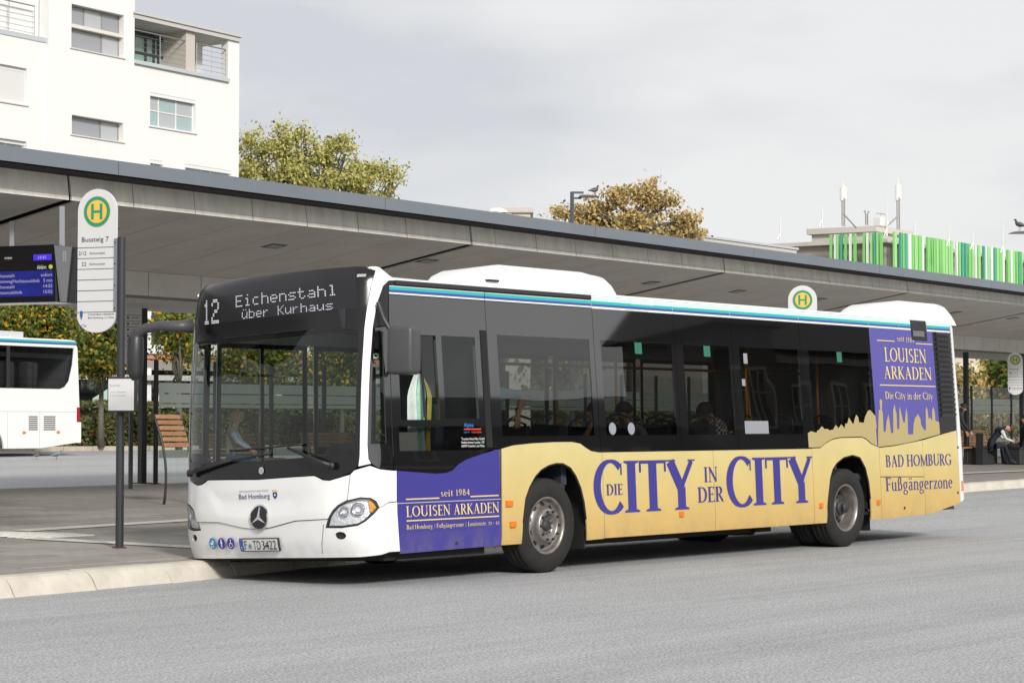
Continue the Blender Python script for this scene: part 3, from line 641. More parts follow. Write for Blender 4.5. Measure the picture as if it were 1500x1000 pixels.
P('windscreen_surround', [mask], BLACKF, holes=[wh], step=FS, th=.02)
P('windscreen', [wh], G_WIND, off=-.003, th=0, step=FS)
# destination display
dq = trs([(290, 479), (524, 452), (521, 396), (290, 428)], -1.)
d0, d1, d2, d3 = dq
def dmap(a, b):
    s = (d0[0]*(1-a)+d1[0]*a)*(1-b)+(d3[0]*(1-a)+d2[0]*a)*b; v = (d0[1]*(1-a)+d1[1]*a)*(1-b)+(d3[1]*(1-a)+d2[1]*a)*b; return s, v
DSP = P('destination_display', [[dmap(0, 0), dmap(1, 0), dmap(1, 1), dmap(0, 1)]], mat('display_black', (.012, .012, .014), .22), off=.003, th=.005, step=FS)
F57 = {'E': '11111 10000 10000 11110 10000 10000 11111', 'i': '00100 00000 01100 00100 00100 00100 01110', 'c': '00000 00000 01110 10000 10000 10000 01110', 'h': '10000 10000 11110 10001 10001 10001 10001',
 'e': '00000 00000 01110 10001 11111 10000 01110', 'n': '00000 00000 11110 10001 10001 10001 10001', 's': '00000 00000 01111 10000 01110 00001 11110', 't': '01000 01000 11110 01000 01000 01001 00110',
 'a': '00000 00000 01110 00001 01111 10001 01111', 'l': '01100 00100 00100 00100 00100 00100 01110', '\u00fc': '01010 00000 10001 10001 10001 10011 01101', 'b': '10000 10000 11110 10001 10001 10001 11110',
 'r': '00000 00000 10110 11000 10000 10000 10000', 'K': '10001 10010 10100 11000 10100 10010 10001', 'u': '00000 00000 10001 10001 10001 10011 01101', '1': '00100 01100 00100 00100 00100 00100 01110', '2': '01110 10001 00001 00110 01000 10000 11111', ' ': '00000 '*7}
def led(txt, corners, rep=(1, 1), dot=.62):
    c = trs(corners, -1.)                     # bottom left, bottom right, top right, top left
    rows = 7*rep[1]; cols = (len(txt)*6-1)*rep[0]; V = []; F = []
    for k, ch in enumerate(txt):
        g = F57[ch].split()
        for r in range(7):
            for q in range(5):
                if g[r][q] == '1':
                    for ry in range(rep[1]):
                        for rx in range(rep[0]):
                            X = ((k*6+q)*rep[0]+rx); Y = (6-r)*rep[1]+(rep[1]-1-ry)
                            for (a, b) in ((X, Y), (X+dot*1.35, Y), (X+dot*1.35, Y+dot), (X, Y+dot)):
                                a /= cols; b /= rows; s = (c[0][0]*(1-a)+c[1][0]*a)*(1-b)+(c[3][0]*(1-a)+c[2][0]*a)*b; v = (c[0][1]*(1-a)+c[1][1]*a)*(1-b)+(c[3][1]*(1-a)+c[2][1]*a)*b
                                V.append(S(s, v, .006))
                            F.append((len(V)-4, len(V)-3, len(V)-2, len(V)-1))
    return mk('lettering', V, F, mat('led_white', (.62, .64, .70), .5, emit=.40), DSP)
led('12', [(299, 475.5), (321.5, 473), (321.5, 437), (299, 440)], (2, 2), .6)
led('Eichenstahl', [(346, 450), (495, 432), (494, 416), (346, 432.5)], (1, 1), .52)
led('\u00fcber Kurhaus', [(355, 467), (489, 453), (488, 440), (355, 453)], (1, 1), .52)
P('marker_light', [R(2*S0-.20, 2*S0-.12, 2.895, 2.92)], mat('lens_clear', (.4, .4, .4), .15), off=.006, step=FS); P('marker_light', [R(.10, .19, 2.895, 2.92)], MATS['lens_clear'], off=.006, step=FS)
# white pillars
CEs = ce[:]                                   # corner glass edge
pil = [(.118, 1.125)]+RE[1:]+[(.20, 2.99), (.26, 3.01), (.40, 3.01), (.62, 2.95), (.66, 2.876), (.505, 2.868)]+[(a-.006, b) for a, b in CEs[:8]]+[(CEs[8][0]-.02, CEs[8][1]+.01)]
pil = [(a+.004 if i < 9 else a, b) for i, (a, b) in enumerate(pil)]
P('front_pillar', [pil], WHITE, step=(.05, .06), off=.004); P('front_pillar', [mir(pil)[::-1]], WHITE, step=(.05, .06), off=.004)
P('corner_window_pane', [mir(hC)[::-1]], MATS['glass_corner'], off=-.004, th=0, step=(.06, .1))
P('corner_window_frame', [mir(lo_)[::-1]], BLACK, holes=[mir(hC)], step=(.06, .1)); P('corner_fairing', [mir(up_[::-1])[::-1]], BLACKM, step=(.06, .1))
# white lower front
HL = trs([(477.6, 772), (481, 759), (487.5, 748), (495, 740), (508, 733.5), (528, 729), (543.6, 730), (550, 734.6), (554.6, 742), (548, 750), (535, 762), (524, 768), (499.6, 771.6)], 0.)
vsm = trs([(300, 765), (327, 767), (358, 773), (380, 774), (418, 771), (454, 761), (480.5, 757)], -1.2)
smh = [(S0, tr(382, 774, -1.)[1])]+[(-.88, tr(418, 771, -.9)[1]), (-.55, tr(454, 761, -.5)[1]), HL[1]]
s513 = tr(513, 694, 0)[0]; cs = [(s513-.004, 1.05), (tr(508.5, 732, 0)[0]-.004, HL[4][1]+.01)]
SB_ = smh[1:]
flap_h = SB_+[(a-.004, b+.004) for a, b in HL[2:4]]+[cs[1], cs[0], (-.05, 1.028), (-.16, 1.0), (-.24, 1.008), (-.34, 1.05), (-.64, 1.045)]
def frontbulge(s, v, off):
    q = abs(s-S0); sv = float(np.interp(q, (0, .5, .75, 1.0), (.70, .76, .98, 1.1)))
    b = .018/(1+math.exp((v-sv)*60)) * min(1, max(0, (1.0-q)/.12))
    # crease curving over the emblem
    c = float(np.interp(q, (0, .55, .8), (.875, .885, .95))); b += .012/(1+math.exp(-(v-c)*55))*min(1, max(0, (.8-q)/.1))
    return S(s, v, off+b)
def PF(name, outs, m, off=0, th=.014, step=(.06, .05), holes=(), **k):
    o = sheet(name, outs, frontbulge, m, None, holes, th, off, step, **k); o.parent = bus; return bt(o)
PF('front_flap', [[smh[0]]+flap_h+[(S0, 1.035)]+mir(flap_h)[::-1]], WHITE)
cp = [(s513+.004, 1.055), (.085, 1.09), (CEs[8][0]-.03, CEs[8][1]-.012), (CEs[9][0], CEs[9][1]-.01), (.50, CEs[-1][1]-.008), (.545, CEs[-1][1]-.008), (.545, .79), (.44, .785), (HL[8][0]+.012, HL[8][1]-.004), (HL[7][0]+.012, HL[7][1]+.006), (HL[6][0], HL[6][1]+.008), (HL[5][0], HL[5][1]+.008), (cs[1][0]+.008, HL[4][1]+.008)]
P('corner_panel', [cp[::-1]], WHITE, step=(.06, .08)); P('corner_panel', [mir(cp)], WHITE, step=(.06, .08))
bh = [(-.9, .295), (.1, .292), (.30, .305), (.40, .325), (.545, .325), (.545, .782), (.44, .777), (HL[8][0]+.01, HL[8][1]-.012), (HL[9][0]+.006, HL[9][1]-.01), (HL[10][0], HL[10][1]-.01), (HL[11][0], HL[11][1]-.01), (HL[12][0], HL[12][1]-.01), (HL[0][0]-.006, HL[0][1]-.006), (HL[1][0]-.008, smh[3][1]-.008), (smh[2][0], smh[2][1]-.008), (smh[1][0], smh[1][1]-.008)]
fogc = tr(499, 784, 0)
fog = [(fogc[0]+.058*math.cos(t), fogc[1]+.036*math.sin(t)) for t in np.linspace(0, 2*math.pi, 19)[:-1]]
P('bumper', [[(S0, .295)]+bh+[(S0, smh[0][1]-.008)]+mir(bh)[::-1]], WHITE, step=(.06, .06), off=.006, th=.02, holes=[fog, mir(fog)])
P('bumper_seam', [[(tr(475, 775, 0)[0], .60), (tr(470, 800, -.2)[0], .33), (tr(470, 800, -.2)[0]+.006, .33), (tr(475, 775, 0)[0]+.006, .60)]], SEAM, off=.007, th=0)
CHR = mat('chrome', (.70, .70, .72), .12, metal=1); MESHB = mat('mesh_black', (.02, .02, .02), .6, bump=.6, bscale=300)
for F_ in (fog, mir(fog)): P('fog_lamp', [F_], MESHB, off=-.02, th=0, step=(.03, .03))
inner(S0-.05-1.6, .5, .30, 1.15, m=SEAM)
def hlight(mr):
    f = (lambda p: mir(p)[::-1]) if mr else (lambda p: p)
    cx = sum(a for a, b in HL)/13; cy = sum(b for a, b in HL)/13
    big = [(cx+(a-cx)*1.0, cy+(b-cy)*1.0) for a, b in HL]; sm = [(cx+(a-cx)*.94, cy+(b-cy)*.92) for a, b in HL]
    o = P('headlight', [f(big)], DARKG, off=.004, th=.01, step=(.04, .04), holes=[f(sm)])
    amb = [p for p in sm if p[0] > sm[5][0]+.07]
    sa = sm[6][0]-.01
    P('indicator', [f([(sa, sm[6][1]-.004)]+sm[6:10]+[(sa+.02, sm[9][1]+.004)])], mat('amber_bright', (.85, .33, .04), .25, noise=.5, nscale=60), off=-.012, th=.003, parent=o, step=(.03, .03))
    P('reflector_bowl', [f(sm)], mat('reflector', (.80, .81, .83), .2, metal=.15, bump=.9, bscale=28), off=-.03, th=0, parent=o, step=(.04, .04))
    for (ax, ay, r_) in ((cx+.05, cy+.022, .064), (cx-.08, cy+.005, .050)):
        for r0, r1, mm, of in ((1, .86, CHR, -.006), (.8, .42, mat('reflector_dark', (.55, .55, .58), .2, metal=.6), -.012), (.38, 0, mat('bulb_glass', (.75, .76, .8), .08), -.004)):
            n_ = 22; V = []; c2 = (2*S0-ax, ay) if mr else (ax, ay)
            for rr in (r_*r0, r_*r1 if r1 else 1e-4):
                for k in range(n_): V.append(S(c2[0]+rr*math.cos(2*math.pi*k/n_), c2[1]+rr*math.sin(2*math.pi*k/n_), of if rr == r_*r0 else of-.012))
            mk('reflector', V, [(k, (k+1) % n_, n_+(k+1) % n_, n_+k) for k in range(n_)], mm, o, True)
    P('lamp_lens', [f(sm)], glass('lens_glass', (.93, .94, .95), 1.4), off=.004, th=0, parent=o, step=(.04, .04))
hlight(0); hlight(1)
# emblem, badge, plate, stickers
def disc(name, s, v, rs, rv, m, off, n=26, holes=(), th=.003, f=None):
    o = sheet(name, [[(s+rs*math.cos(t), v+rv*math.sin(t)) for t in np.linspace(0, 2*math.pi, n+1)[:-1]]], f or frontbulge, m, None, holes, th, off, (.05, .05)); o.parent = bus; return bt(o)
ec = tr(382, 757, -1.)
er = .122
disc('emblem', ec[0], ec[1], er, er, CHR, .016, 32, th=.016); disc('emblem_field', ec[0], ec[1], er*.88, er*.88, BLACKM, .019, 32, th=.004)
for k in range(3):
    a = math.pi/2+k*2*math.pi/3; ca, sa = math.cos(a), math.sin(a)
    o = sheet('emblem_star', [[(ec[0]+ca*er*.9, ec[1]+sa*er*.9), (ec[0]-sa*er*.13, ec[1]+ca*er*.13), (ec[0]-ca*er*.06, ec[1]-sa*er*.06), (ec[0]+sa*er*.13, ec[1]-ca*er*.13)]], frontbulge, CHR, None, (), .004, .024, (.1, .1)); o.parent = bus; bt(o)
pc = tr(383, 796, -1.)
def pf(a, b, o_): return frontbulge(a, b, o_)
PW, PH = .265, .058
PF('number_plate', [R(pc[0]-PW, pc[0]+PW, pc[1]-PH, pc[1]+PH)], BLACKM, off=.02, th=.02)
PF('number_plate', [R(pc[0]-PW+.01, pc[0]+PW-.01, pc[1]-PH+.009, pc[1]+PH-.009)], mat('plate_white', (.62, .62, .61), .4), off=.023, th=.003)
PF('plate_band', [R(pc[0]-PW+.012, pc[0]-PW+.058, pc[1]-PH+.011, pc[1]+PH-.011)], mat('plate_blue', (.02, .10, .40), .4), off=.0245, th=.001)
def fl(txt, x0, x1, y0, y1, m, off): o = put_sans('lettering', txt, pf, x0, x1, y0, y1, m, None, off); o.parent = bus; bt(o)
INK = mat('ink_black', (.01, .01, .01), .5)
fl('F', pc[0]-.195, pc[0]-.155, pc[1]-.038, pc[1]+.038, INK, .026); fl('TD', pc[0]-.075, pc[0]+.03, pc[1]-.038, pc[1]+.038, INK, .026); fl('3422', pc[0]+.05, pc[0]+.24, pc[1]-.038, pc[1]+.038, INK, .026)
disc('plate_seal', pc[0]-.115, pc[1]-.012, .018, .018, mat('seal_blue', (.15, .2, .45), .5), .026, 12, th=0)
fl('D', pc[0]-.242, pc[0]-.225, pc[1]-.035, pc[1]-.01, WH, .026)
NAVY = mat('ink_navy', (.02, .05, .22), .5)
bq = trs([(351, 731), (396, 729.5), (395, 722), (352, 723)], -1.1)
fl('Bad Homburg', bq[0][0], bq[1][0], (bq[0][1]+bq[1][1])/2, (bq[2][1]+bq[3][1])/2, NAVY, .004)
bq = trs([(352, 720.5), (395, 719), (395, 717.5), (352, 719)], -1.1); fl('DER MAGISTRAT DER STADT', bq[0][0], bq[1][0], bq[0][1]-.004, bq[2][1]+.004, mat('ink_grey', (.25, .25, .27), .5), .004)
cc = tr(404, 724, -1.); PF('crest', [[(cc[0]-.028, cc[1]+.02), (cc[0]-.028, cc[1]-.015), (cc[0], cc[1]-.045), (cc[0]+.028, cc[1]-.015), (cc[0]+.028, cc[1]+.02)]], NAVY, off=.004, th=0)
PF('crest', [[(cc[0]-.03, cc[1]+.026), (cc[0]+.03, cc[1]+.026), (cc[0]+.034, cc[1]+.05), (cc[0]+.012, cc[1]+.036), (cc[0], cc[1]+.055), (cc[0]-.012, cc[1]+.036), (cc[0]-.034, cc[1]+.05)]], GOLDL, off=.004, th=0)
disc('crest_star', cc[0], cc[1]-.004, .012, .014, WH, .005, 4, th=0)
for i, (x, y) in enumerate(((314.5, 794.5), (327.5, 794.5), (341, 794.5))):
    a = tr(x, y, -1.3); disc('access_sticker', a[0], a[1], .052, .052, mat('pram_blue', (.02, .22, .50), .4) if i == 0 else mat('sign_navy', (.04, .03, .28), .4), .010, 22, th=0)
    def q(pts): o = sheet('pictogram', [[(a[0]+u*.052, a[1]+v*.052) for u, v in pts]], frontbulge, WH, None, (), 0, .012, (.1, .1)); o.parent = bus; bt(o)
    def ring(u, v, r0): q([(u+r0*math.cos(t), v+r0*math.sin(t)) for t in np.linspace(0, 6.28, 13)[:-1]])
    if i == 0:
        q([(-.6, .1), (.35, .1), (.3, -.2), (-.0, -.35), (-.35, -.3), (-.55, -.1)]); q([(-.1, .15), (.35, .15), (.3, .45), (.1, .55), (-.1, .5)]); ring(-.3, -.58, .14); ring(.2, -.58, .14); q([(.35, .1), (.65, .35), (.6, .42), (.3, .2)])
    elif i == 1:
        ring(0, .62, .17); q([(-.2, .4), (.2, .4), (.3, -.05), (.2, -.1), (.14, .2), (.14, -.75), (.03, -.75), (0, -.2), (-.03, -.75), (-.14, -.75), (-.14, .2), (-.2, -.1), (-.3, -.05)])
    else:
        ring(.05, .6, .14); q([(-.05, .45), (.12, .45), (.12, .0), (.45, .0), (.6, -.55), (.48, -.6), (.36, -.12), (-.02, -.12)]); q(_arc(0, -.3, .42, .42, 110, 320, 14)+_arc(0, -.3, .3, .3, 320, 110, 14))
a = tr(384, 689, -1.); disc('rain_sensor', a[0], a[1], .034, .034, CHR, .012, 16, f=S); disc('rain_sensor', a[0], a[1], .024, .024, mat('lens_grey', (.35, .35, .36), .2), .015, 16, f=S)
# wipers
def wiper(mr):
    f = (lambda s: 2*S0-s) if mr else (lambda s: s)
    if not mr: piv, el, bl0, bl1 = tr(489, 682, 0), tr(427, 656, -.6), tr(340, 660, -1.3), tr(446, 651, -.5)
    else: piv, el, bl0, bl1 = tr(285, 693, -2.2), tr(345, 674, -1.6), tr(300, 682, -2.), tr(400, 664, -1.)
    m_ = MB(); m_.tube([S(*piv, .03), S(piv[0], piv[1], .07)], .035, 12)
    m_.tube([S(*piv, .06), S(*(np.array(piv)*.75+np.array(el)*.25), .075), S(*el, .055)], [.028, .022, .012], 8)
    w_ = bt(m_.build('wiper', BLACKM, bus, True))
    pts = [S(bl0[0]+(bl1[0]-bl0[0])*t, bl0[1]+(bl1[1]-bl0[1])*t, .03) for t in np.linspace(0, 1, 9)]
    MB().tube(pts, .011, 6).build('wiper_blade', BLACKM, w_, True)
wiper(0); wiper(1)
# far side: panels, windows and doors
FE = 2*S0-.552
P('side_panel', [R(2*S0-11.6, 2*S0-3.3, .31, 1.21)], WHITE, step=(.5, .3)); P('cornice_panel', [R(2*S0-11.6, 2*S0-.66, 2.45, 2.868)], WHITE, step=(.5, .2))
P('rear_corner', [R(2*S0-RC, 2*S0-11.62, .5, 2.95)], WHITE, step=(.08, .3))
fw = [(.60, 1.9, .36), (2.0, 3.2, 1.3), (3.3, 4.7, 1.21), (4.8, 6.0, .36), (6.1, 7.8, 1.21), (7.9, 9.5, 1.21)]
P('side_panel', [R(2*S0-3.3, 2*S0-1.95, .31, 1.3)], WHITE, step=(.5, .3))
for a, b, v0 in fw:
    o_ = R(2*S0-b, 2*S0-a, v0, 2.45); i_ = R(2*S0-b+.06, 2*S0-a-.06, v0+.08, 2.40)
    P('door_leaf' if v0 < 1 else 'window_surround', [o_], BLACK, holes=[i_], step=(.5, .3)); P('window_pane', [i_], glass('glass_far', (.70, .74, .73), 1.5), off=-.004, th=0, step=(.5, .3))
P('window_surround', [R(2*S0-11.6, 2*S0-9.5, 1.21, 2.45)], BLACK, step=(.5, .3))
P('door_post', [R(2*S0-1.27, 2*S0-1.22, .36, 2.45)], BLACK, off=.003)
# rear wall
m_ = MB(); m_.box(11.60, 11.92, .30, 2.25, .5, 2.93, 0, c=.05); bt(m_.build('rear_wall', WHITE, bus))
# underbody, wheel wells, floor, ceiling
UB = mat('underbody', (.012, .012, .012), .85)
m_ = MB(); m_.box(.45, 1.9, .12, 2.43, .24, .36); m_.box(3.9, 7.7, .5, 2.3, .24, .38); m_.box(5.6, 7.0, 1.3, 2.2, .20, .3); m_.box(9.5, 10.5, .2, 2.35, .33, .5); m_.box(2.0, 3.5, .75, 1.8, .3, .42); m_.box(8.0, 9.5, .85, 1.7, .3, .42)
m_.tube([(7.3, .5, .26), (7.3, 2.2, .26)], .05); m_.box(.1, .5, .5, 2.1, .27, .33); bt(m_.build('underbody', UB, bus))
INT = mat('interior_grey', (.16, .16, .165), .6); FLO = mat('interior_floor', (.05, .05, .055), .6); CEI = mat('interior_ceiling', (.35, .35, .35), .6); SEATM = mat('seat_cloth', (.035, .04, .055), .9, noise=.5, nscale=50)
m_ = MB()
for a_, b_, c_, d_ in ((.35, 2.24, .05, 2.5), (2.24, 3.45, .76, 1.79), (3.45, 8.16, .05, 2.5), (8.16, 9.27, .86, 1.69), (9.27, 11.5, .05, 2.5)): m_.box(a_, b_, c_, d_, .38, .42)
bt(m_.build('floor', FLO, bus)); m_ = MB(); m_.box(.35, 11.5, .07, 2.48, 2.60, 2.64); bt(m_.build('ceiling', CEI, bus))
m_ = MB(); m_.box(9.55, 11.5, .06, 2.49, .42, 2.6); bt(m_.build('engine_bay', INT, bus))
def well(x0, x1, y0, y1, z1=1.16):
    m_ = MB(); m_.box(x0, x1, y0+.02 if y0 > 1 else y0, y1, .45, z1+.03); V, F = m_.V, m_.F
    # an open box: no bottom, no outer wall
    keep = [f for f in F if not all(abs(V[i][2]-.45) < 1e-6 for i in f) and not all(abs(V[i][1]-(y0 if y0 < 1 else y1)) < 1e-6 for i in f)]
    o = mk('wheel_well', V, keep, mat('wheel_well', (.02, .019, .018), .9, noise=.4, nscale=12), bus); return bt(o)
well(2.25, 3.44, .0, .75); well(8.17, 9.26, .0, .85); well(2.25, 3.44, 1.80, 2.55); well(8.17, 9.26, 1.7, 2.55)
# inner side lining between the seats and the skirt
m_ = MB(); m_.box(3.45, 8.17, .03, .06, .42, 1.26); m_.box(2.0, 2.25, .03, .06, .42, 1.26); m_.box(9.26, 9.55, .03, .06, .42, 1.26); bt(m_.build('lining', INT, bus))
# mudflaps
m_ = MB(); m_.box(3.43, 3.455, .06, .42, .22, .75); bt(m_.build('mudflap', UB, bus)); m_ = MB(); m_.box(9.31, 9.335, .08, .7, .18, .6); bt(m_.build('mudflap', UB, bus))
for p in (aF[1:-1], aR[1:-1]):                # rubber lip round the arches
    bt(MB().tube([S(a, b, -.01) for a, b in p], .014, 6).build('arch_lip', UB, bus, True))
# --- wheels (they stay upright on the road)
TYRE = mat('tyre_rubber', (.013, .0125, .012), .8, noise=.35, nscale=14, bump=.15, bscale=90); RIMM = mat('rim_alloy', (.33, .30, .28), .38, metal=.75, noise=.25, nscale=9); RIMD = mat('rim_dark', (.10, .095, .09), .5, metal=.5, noise=.3, nscale=12); BRASS = mat('rim_brown', (.055, .04, .034), .7)
def wheel(x, side, front):
    r = empty('wheel', (x, 0, 0)); r.parent = bus; sy = 1 if side == 0 else -1; y = .055 if side == 0 else 2.55-.055
    def T_(yo):
        m = MB(); m.lathe([(.288, .0+yo), (.30, -.01+yo), (.36, -.022+yo), (.42, -.018+yo), (.455, .0+yo), (.478, .022+yo), (.48, .05+yo), (.472, .052+yo), (.472, .062+yo), (.48, .064+yo), (.48, .11+yo), (.472, .112+yo), (.472, .124+yo), (.48, .126+yo), (.48, .19+yo), (.472, .192+yo), (.472, .2+yo), (.48, .202+yo), (.476, .24+yo), (.44, .27+yo), (.30, .26+yo), (.288, .25+yo)], 64, (0, y, .48), sy=sy); m.build('tyre', TYRE, r, True)
    T_(0)
    if not front: T_(.31)
    m = MB()
    if front: m.lathe([(.292, -.004), (.300, .006), (.288, -.008), (.272, .0), (.262, .03), (.252, .06), (.235, .068), (.20, .05), (.178, .0), (.172, -.03), (.160, -.04), (.128, -.042), (.118, -.03), (.108, .0), (.095, .015), (.06, .01), (.0, .01)], 56, (0, y, .48), sy=sy)
    else: m.lathe([(.292, -.004), (.300, .006), (.285, -.006), (.268, .0), (.262, .05), (.245, .11), (.238, .14), (.225, .165), (.18, .17), (.165, .155), (.12, .15), (.112, .10), (.09, .085), (.0, .085)], 56, (0, y, .48), sy=sy)
    rim = m.build('rim', RIMM, r, True)
    for f in rim.data.polygons: pass
    if not front: rim.data.materials.append(RIMD); [setattr(f, 'material_index', 1) for f in rim.data.polygons if (Vector(f.center).xz-Vector((0, .48))).length < .236]
    for k in range(10):
        a = 2*math.pi*k/10; c_ = (.145*math.cos(a), y-sy*.040, .48+.145*math.sin(a)) if front else (.142*math.cos(a), y+sy*.152, .48+.142*math.sin(a))
        MB().tube([c_, (c_[0], c_[1]-sy*.022, c_[2])], [.0155, .013], 6).build('wheel_nut', mat('nut_dark', (.06, .055, .05), .5, metal=.6) if front else RIMD, r)
        a = 2*math.pi*(k+.5)/10; rr = .218; cy_ = y+sy*(.0575 if front else .166); V = []
        for t in np.linspace(0, 2*math.pi, 13)[:-1]:
            ur, ut = (.022 if front else .026)*math.cos(t), .032*math.sin(t); V.append(((rr+ur)*math.cos(a)-ut*math.sin(a), cy_-sy*.004+(0 if not front else sy*.35*ur), .48+(rr+ur)*math.sin(a)+ut*math.cos(a)))
        mk('hand_hole', V, [tuple(range(12))], INK, r)
    m = MB(); m.lathe([(.06, .004), (.055, -.012), (.0, -.014)], 20, (0, y, .48), sy=sy)
    if not front: m.lathe([(.09, .08), (.086, .05), (.05, .045), (0, .045)], 20, (0, y, .48), sy=sy)
    if front:
        for k in range(10): a = 2*math.pi*k/10+.3; c_ = (.083*math.cos(a), y+sy*.004, .48+.083*math.sin(a)); m.tube([c_, (c_[0], c_[1]-sy*.012, c_[2])], .010, 6)
    m.build('hub', mat('hub_dark', (.05, .05, .055), .6, metal=.4), r, True)
    return r
wheel(2.805, 0, True); wheel(8.705, 0, False); wheel(2.805, 1, True); wheel(8.705, 1, False)
m_ = MB(); m_.tube([(2.805, .4, .45), (2.805, 2.2, .45)], .07); m_.tube([(8.705, .6, .48), (8.705, 2.0, .48)], .10); m_.build('axle', UB, bus)
# --- mirrors
def rbox(name, c, hx, hy, hz, r, m, parent, Rz=0, n=4):
    """a box with all its edges well rounded"""
    import bmesh
    bm = bmesh.new(); bmesh.ops.create_cube(bm, size=1); bmesh.ops.scale(bm, vec=(hx*2, hy*2, hz*2), verts=bm.verts)
    bmesh.ops.bevel(bm, geom=bm.edges[:], offset=r, segments=n, profile=.5, affect='EDGES')
    bmesh.ops.rotate(bm, cent=(0, 0, 0), matrix=Matrix.Rotation(Rz, 3, 'Z'), verts=bm.verts); bmesh.ops.translate(bm, vec=[float(q) for q in c], verts=bm.verts)
    me = bpy.data.meshes.new(name); bm.to_mesh(me); bm.free(); me.materials.append(m); me.polygons.foreach_set('use_smooth', [True]*len(me.polygons))
    o = bpy.data.objects.new(name, me); COL.objects.link(o); o.parent = parent; return o
MIR = mat('mirror_grey', (.06, .06, .063), .42, bump=.05, bscale=300)
def at_y(px, py, y): return hit(px, py, (0, y, 0), (0, 1, 0))
mc = at_y(592, 513, -.12)
mo = rbox('mirror', mc+np.array([0, 0, 0]), .125, .13, .225, .045, MIR, bus, .35)
mk('mirror_bracket', *(lambda b: (b.V, b.F))(MB().tube([mc+(-.05, .08, .12), (mc[0]-.1, .05, mc[2]+.3), (mc[0]-.1, .12, mc[2]+.45)], .022, 8).tube([mc+(-.05, .08, -.15), (mc[0]-.08, .05, mc[2]-.24)], .018, 8)), BLACKM, mo)
def at_x(px, py, x): return hit(px, py, (x, 0, 0), (1, 0, 0))
xm = -.30
arm = [at_x(281, 477, .02), at_x(262, 478, -.1), at_x(235, 477, -.2), at_x(213, 481, -.26), at_x(199, 490, xm), at_x(193.5, 510, xm), at_x(193, 535, xm)]
m2 = MB().tube(arm, [.075, .055, .05, .05, .052, .045, .035], 12).build('mirror', MIR, bus, True)
c2 = at_x(198.5, 520, xm-.02); c3 = MB()
hm = MB().tube([at_x(199.5, 487, xm), at_x(199, 496, xm), at_x(198, 520, xm), at_x(198, 545, xm), at_x(200, 555, xm)], [.05, .078, .085, .078, .05], 14); o = hm.build('mirror_housing', mat('mirror_dark', (.03, .03, .032), .4), m2, True)
# --- interior: seats, poles, driver's place
YEL = mat('grab_rail_yellow', (.60, .27, .015), .4)
SEAT0 = None
def seat(x, y):
    global SEAT0
    if SEAT0 is None:
        m_ = MB(); m_.box(-.22, .24, -.21, .21, .80, .90, 0, c=.03); m_.box(.20, .28, -.21, .21, .86, 1.52, 0, c=.03); m_.box(-.1, .1, -.04, .04, .42, .8)
        SEAT0 = o = m_.build('seat', SEATM, bus); o.matrix_local = TILT @ Matrix.Translation((x, y, 0))
        h = MB().tube([(.30, -.19, 1.35), (.31, -.19, 1.58), (.31, 0, 1.64), (.31, .19, 1.58), (.30, .19, 1.35)], .016, 8).build('grab_handle', mat('rail_grey', (.09, .09, .09), .4), o, True); return
    o = SEAT0.copy(); COL.objects.link(o); o.parent = bus; o.matrix_local = TILT @ Matrix.Translation((x, y, 0)); c = SEAT0.children[0].copy(); COL.objects.link(c); c.parent = o
for x in (3.0, 4.15, 4.95, 5.75, 6.6, 7.4, 8.4, 9.2):
    for y in (.33, .78): seat(x, y)
for x in (3.2, 4.1, 7.0, 8.4, 9.2):
    for y in (1.78, 2.22): seat(x, y)
for x, y, b in ((2.75, .95, .45), (4.25, 1.0, .42), (5.35, 1.0, .42), (6.55, .98, .42), (7.2, .45, .42), (8.1, 1.0, .42), (8.9, .5, .42)):
    bt(MB().tube([(x, y, b), (x, y, 1.9), (x+.02, y, 2.3), (x+.12, y, 2.6)], .017, 8).build('grab_pole', YEL, bus, True))
bt(MB().tube([(2.2, .98, 2.2), (6.0, 1.0, 2.2), (9.4, 1.0, 2.2)], .016, 8).build('grab_rail', YEL, bus, True)); bt(MB().tube([(6.55, .4, 1.42), (7.35, .35, 1.45)], .016, 8).build('grab_rail', YEL, bus, True))
DK = mat('dash_dark', (.035, .035, .038), .6); DKG = mat('dash_grey', (.10, .10, .105), .55)
m_ = MB(); m_.box(.12, .62, .25, 2.35, .95, 1.13, 0, c=.05); m_.box(.45, .75, .2, 1.25, .6, 1.24, 1, c=.05); m_.box(.55, .85, .3, 1.0, 1.18, 1.36, 0, c=.06); bt(m_.build('dashboard', [DK, DKG], bus))
m_ = MB(); m_.lathe([(.225, -.012), (.24, 0), (.225, .012), (.21, 0), (.225, -.012)], 28); m_.tube([(-.22, 0, 0), (.22, 0, 0)], .014); o = m_.build('steering_wheel', DK, bus, True); o.matrix_local = TILT @ Matrix.Translation((1.0, .68, 1.36)) @ Matrix.Rotation(math.radians(62), 4, 'X').inverted() @ Matrix.Rotation(math.pi/2, 4, 'Y'); o.matrix_local = TILT @ Matrix.Translation((1.0, .68, 1.36)) @ Matrix.Rotation(math.radians(-60), 4, 'Y') @ Matrix.Rotation(math.radians(90), 4, 'Z')
m_ = MB(); m_.box(-.24, .26, -.24, .24, .95, 1.07, 0, c=.04); m_.box(.2, .32, -.24, .24, 1.0, 1.75, 0, c=.05); m_.box(.2, .3, -.14, .14, 1.77, 1.95, 0, c=.04); m_.box(-.2, .2, -.2, .2, .42, .95); o = m_.build('driver_seat', SEATM, bus); o.matrix_local = TILT @ Matrix.Translation((1.42, .66, 0))
m_ = MB(); m_.box(1.86, 1.92, .1, 1.42, .42, 2.58); m_.box(1.0, 1.86, 1.17, 1.2, .42, 1.3); bt(m_.build('driver_partition', DK, bus))
m_ = MB(); m_.box(.14, .5, .25, 2.3, 2.42, 2.60, 0); bt(m_.build('display_case', DK, bus))
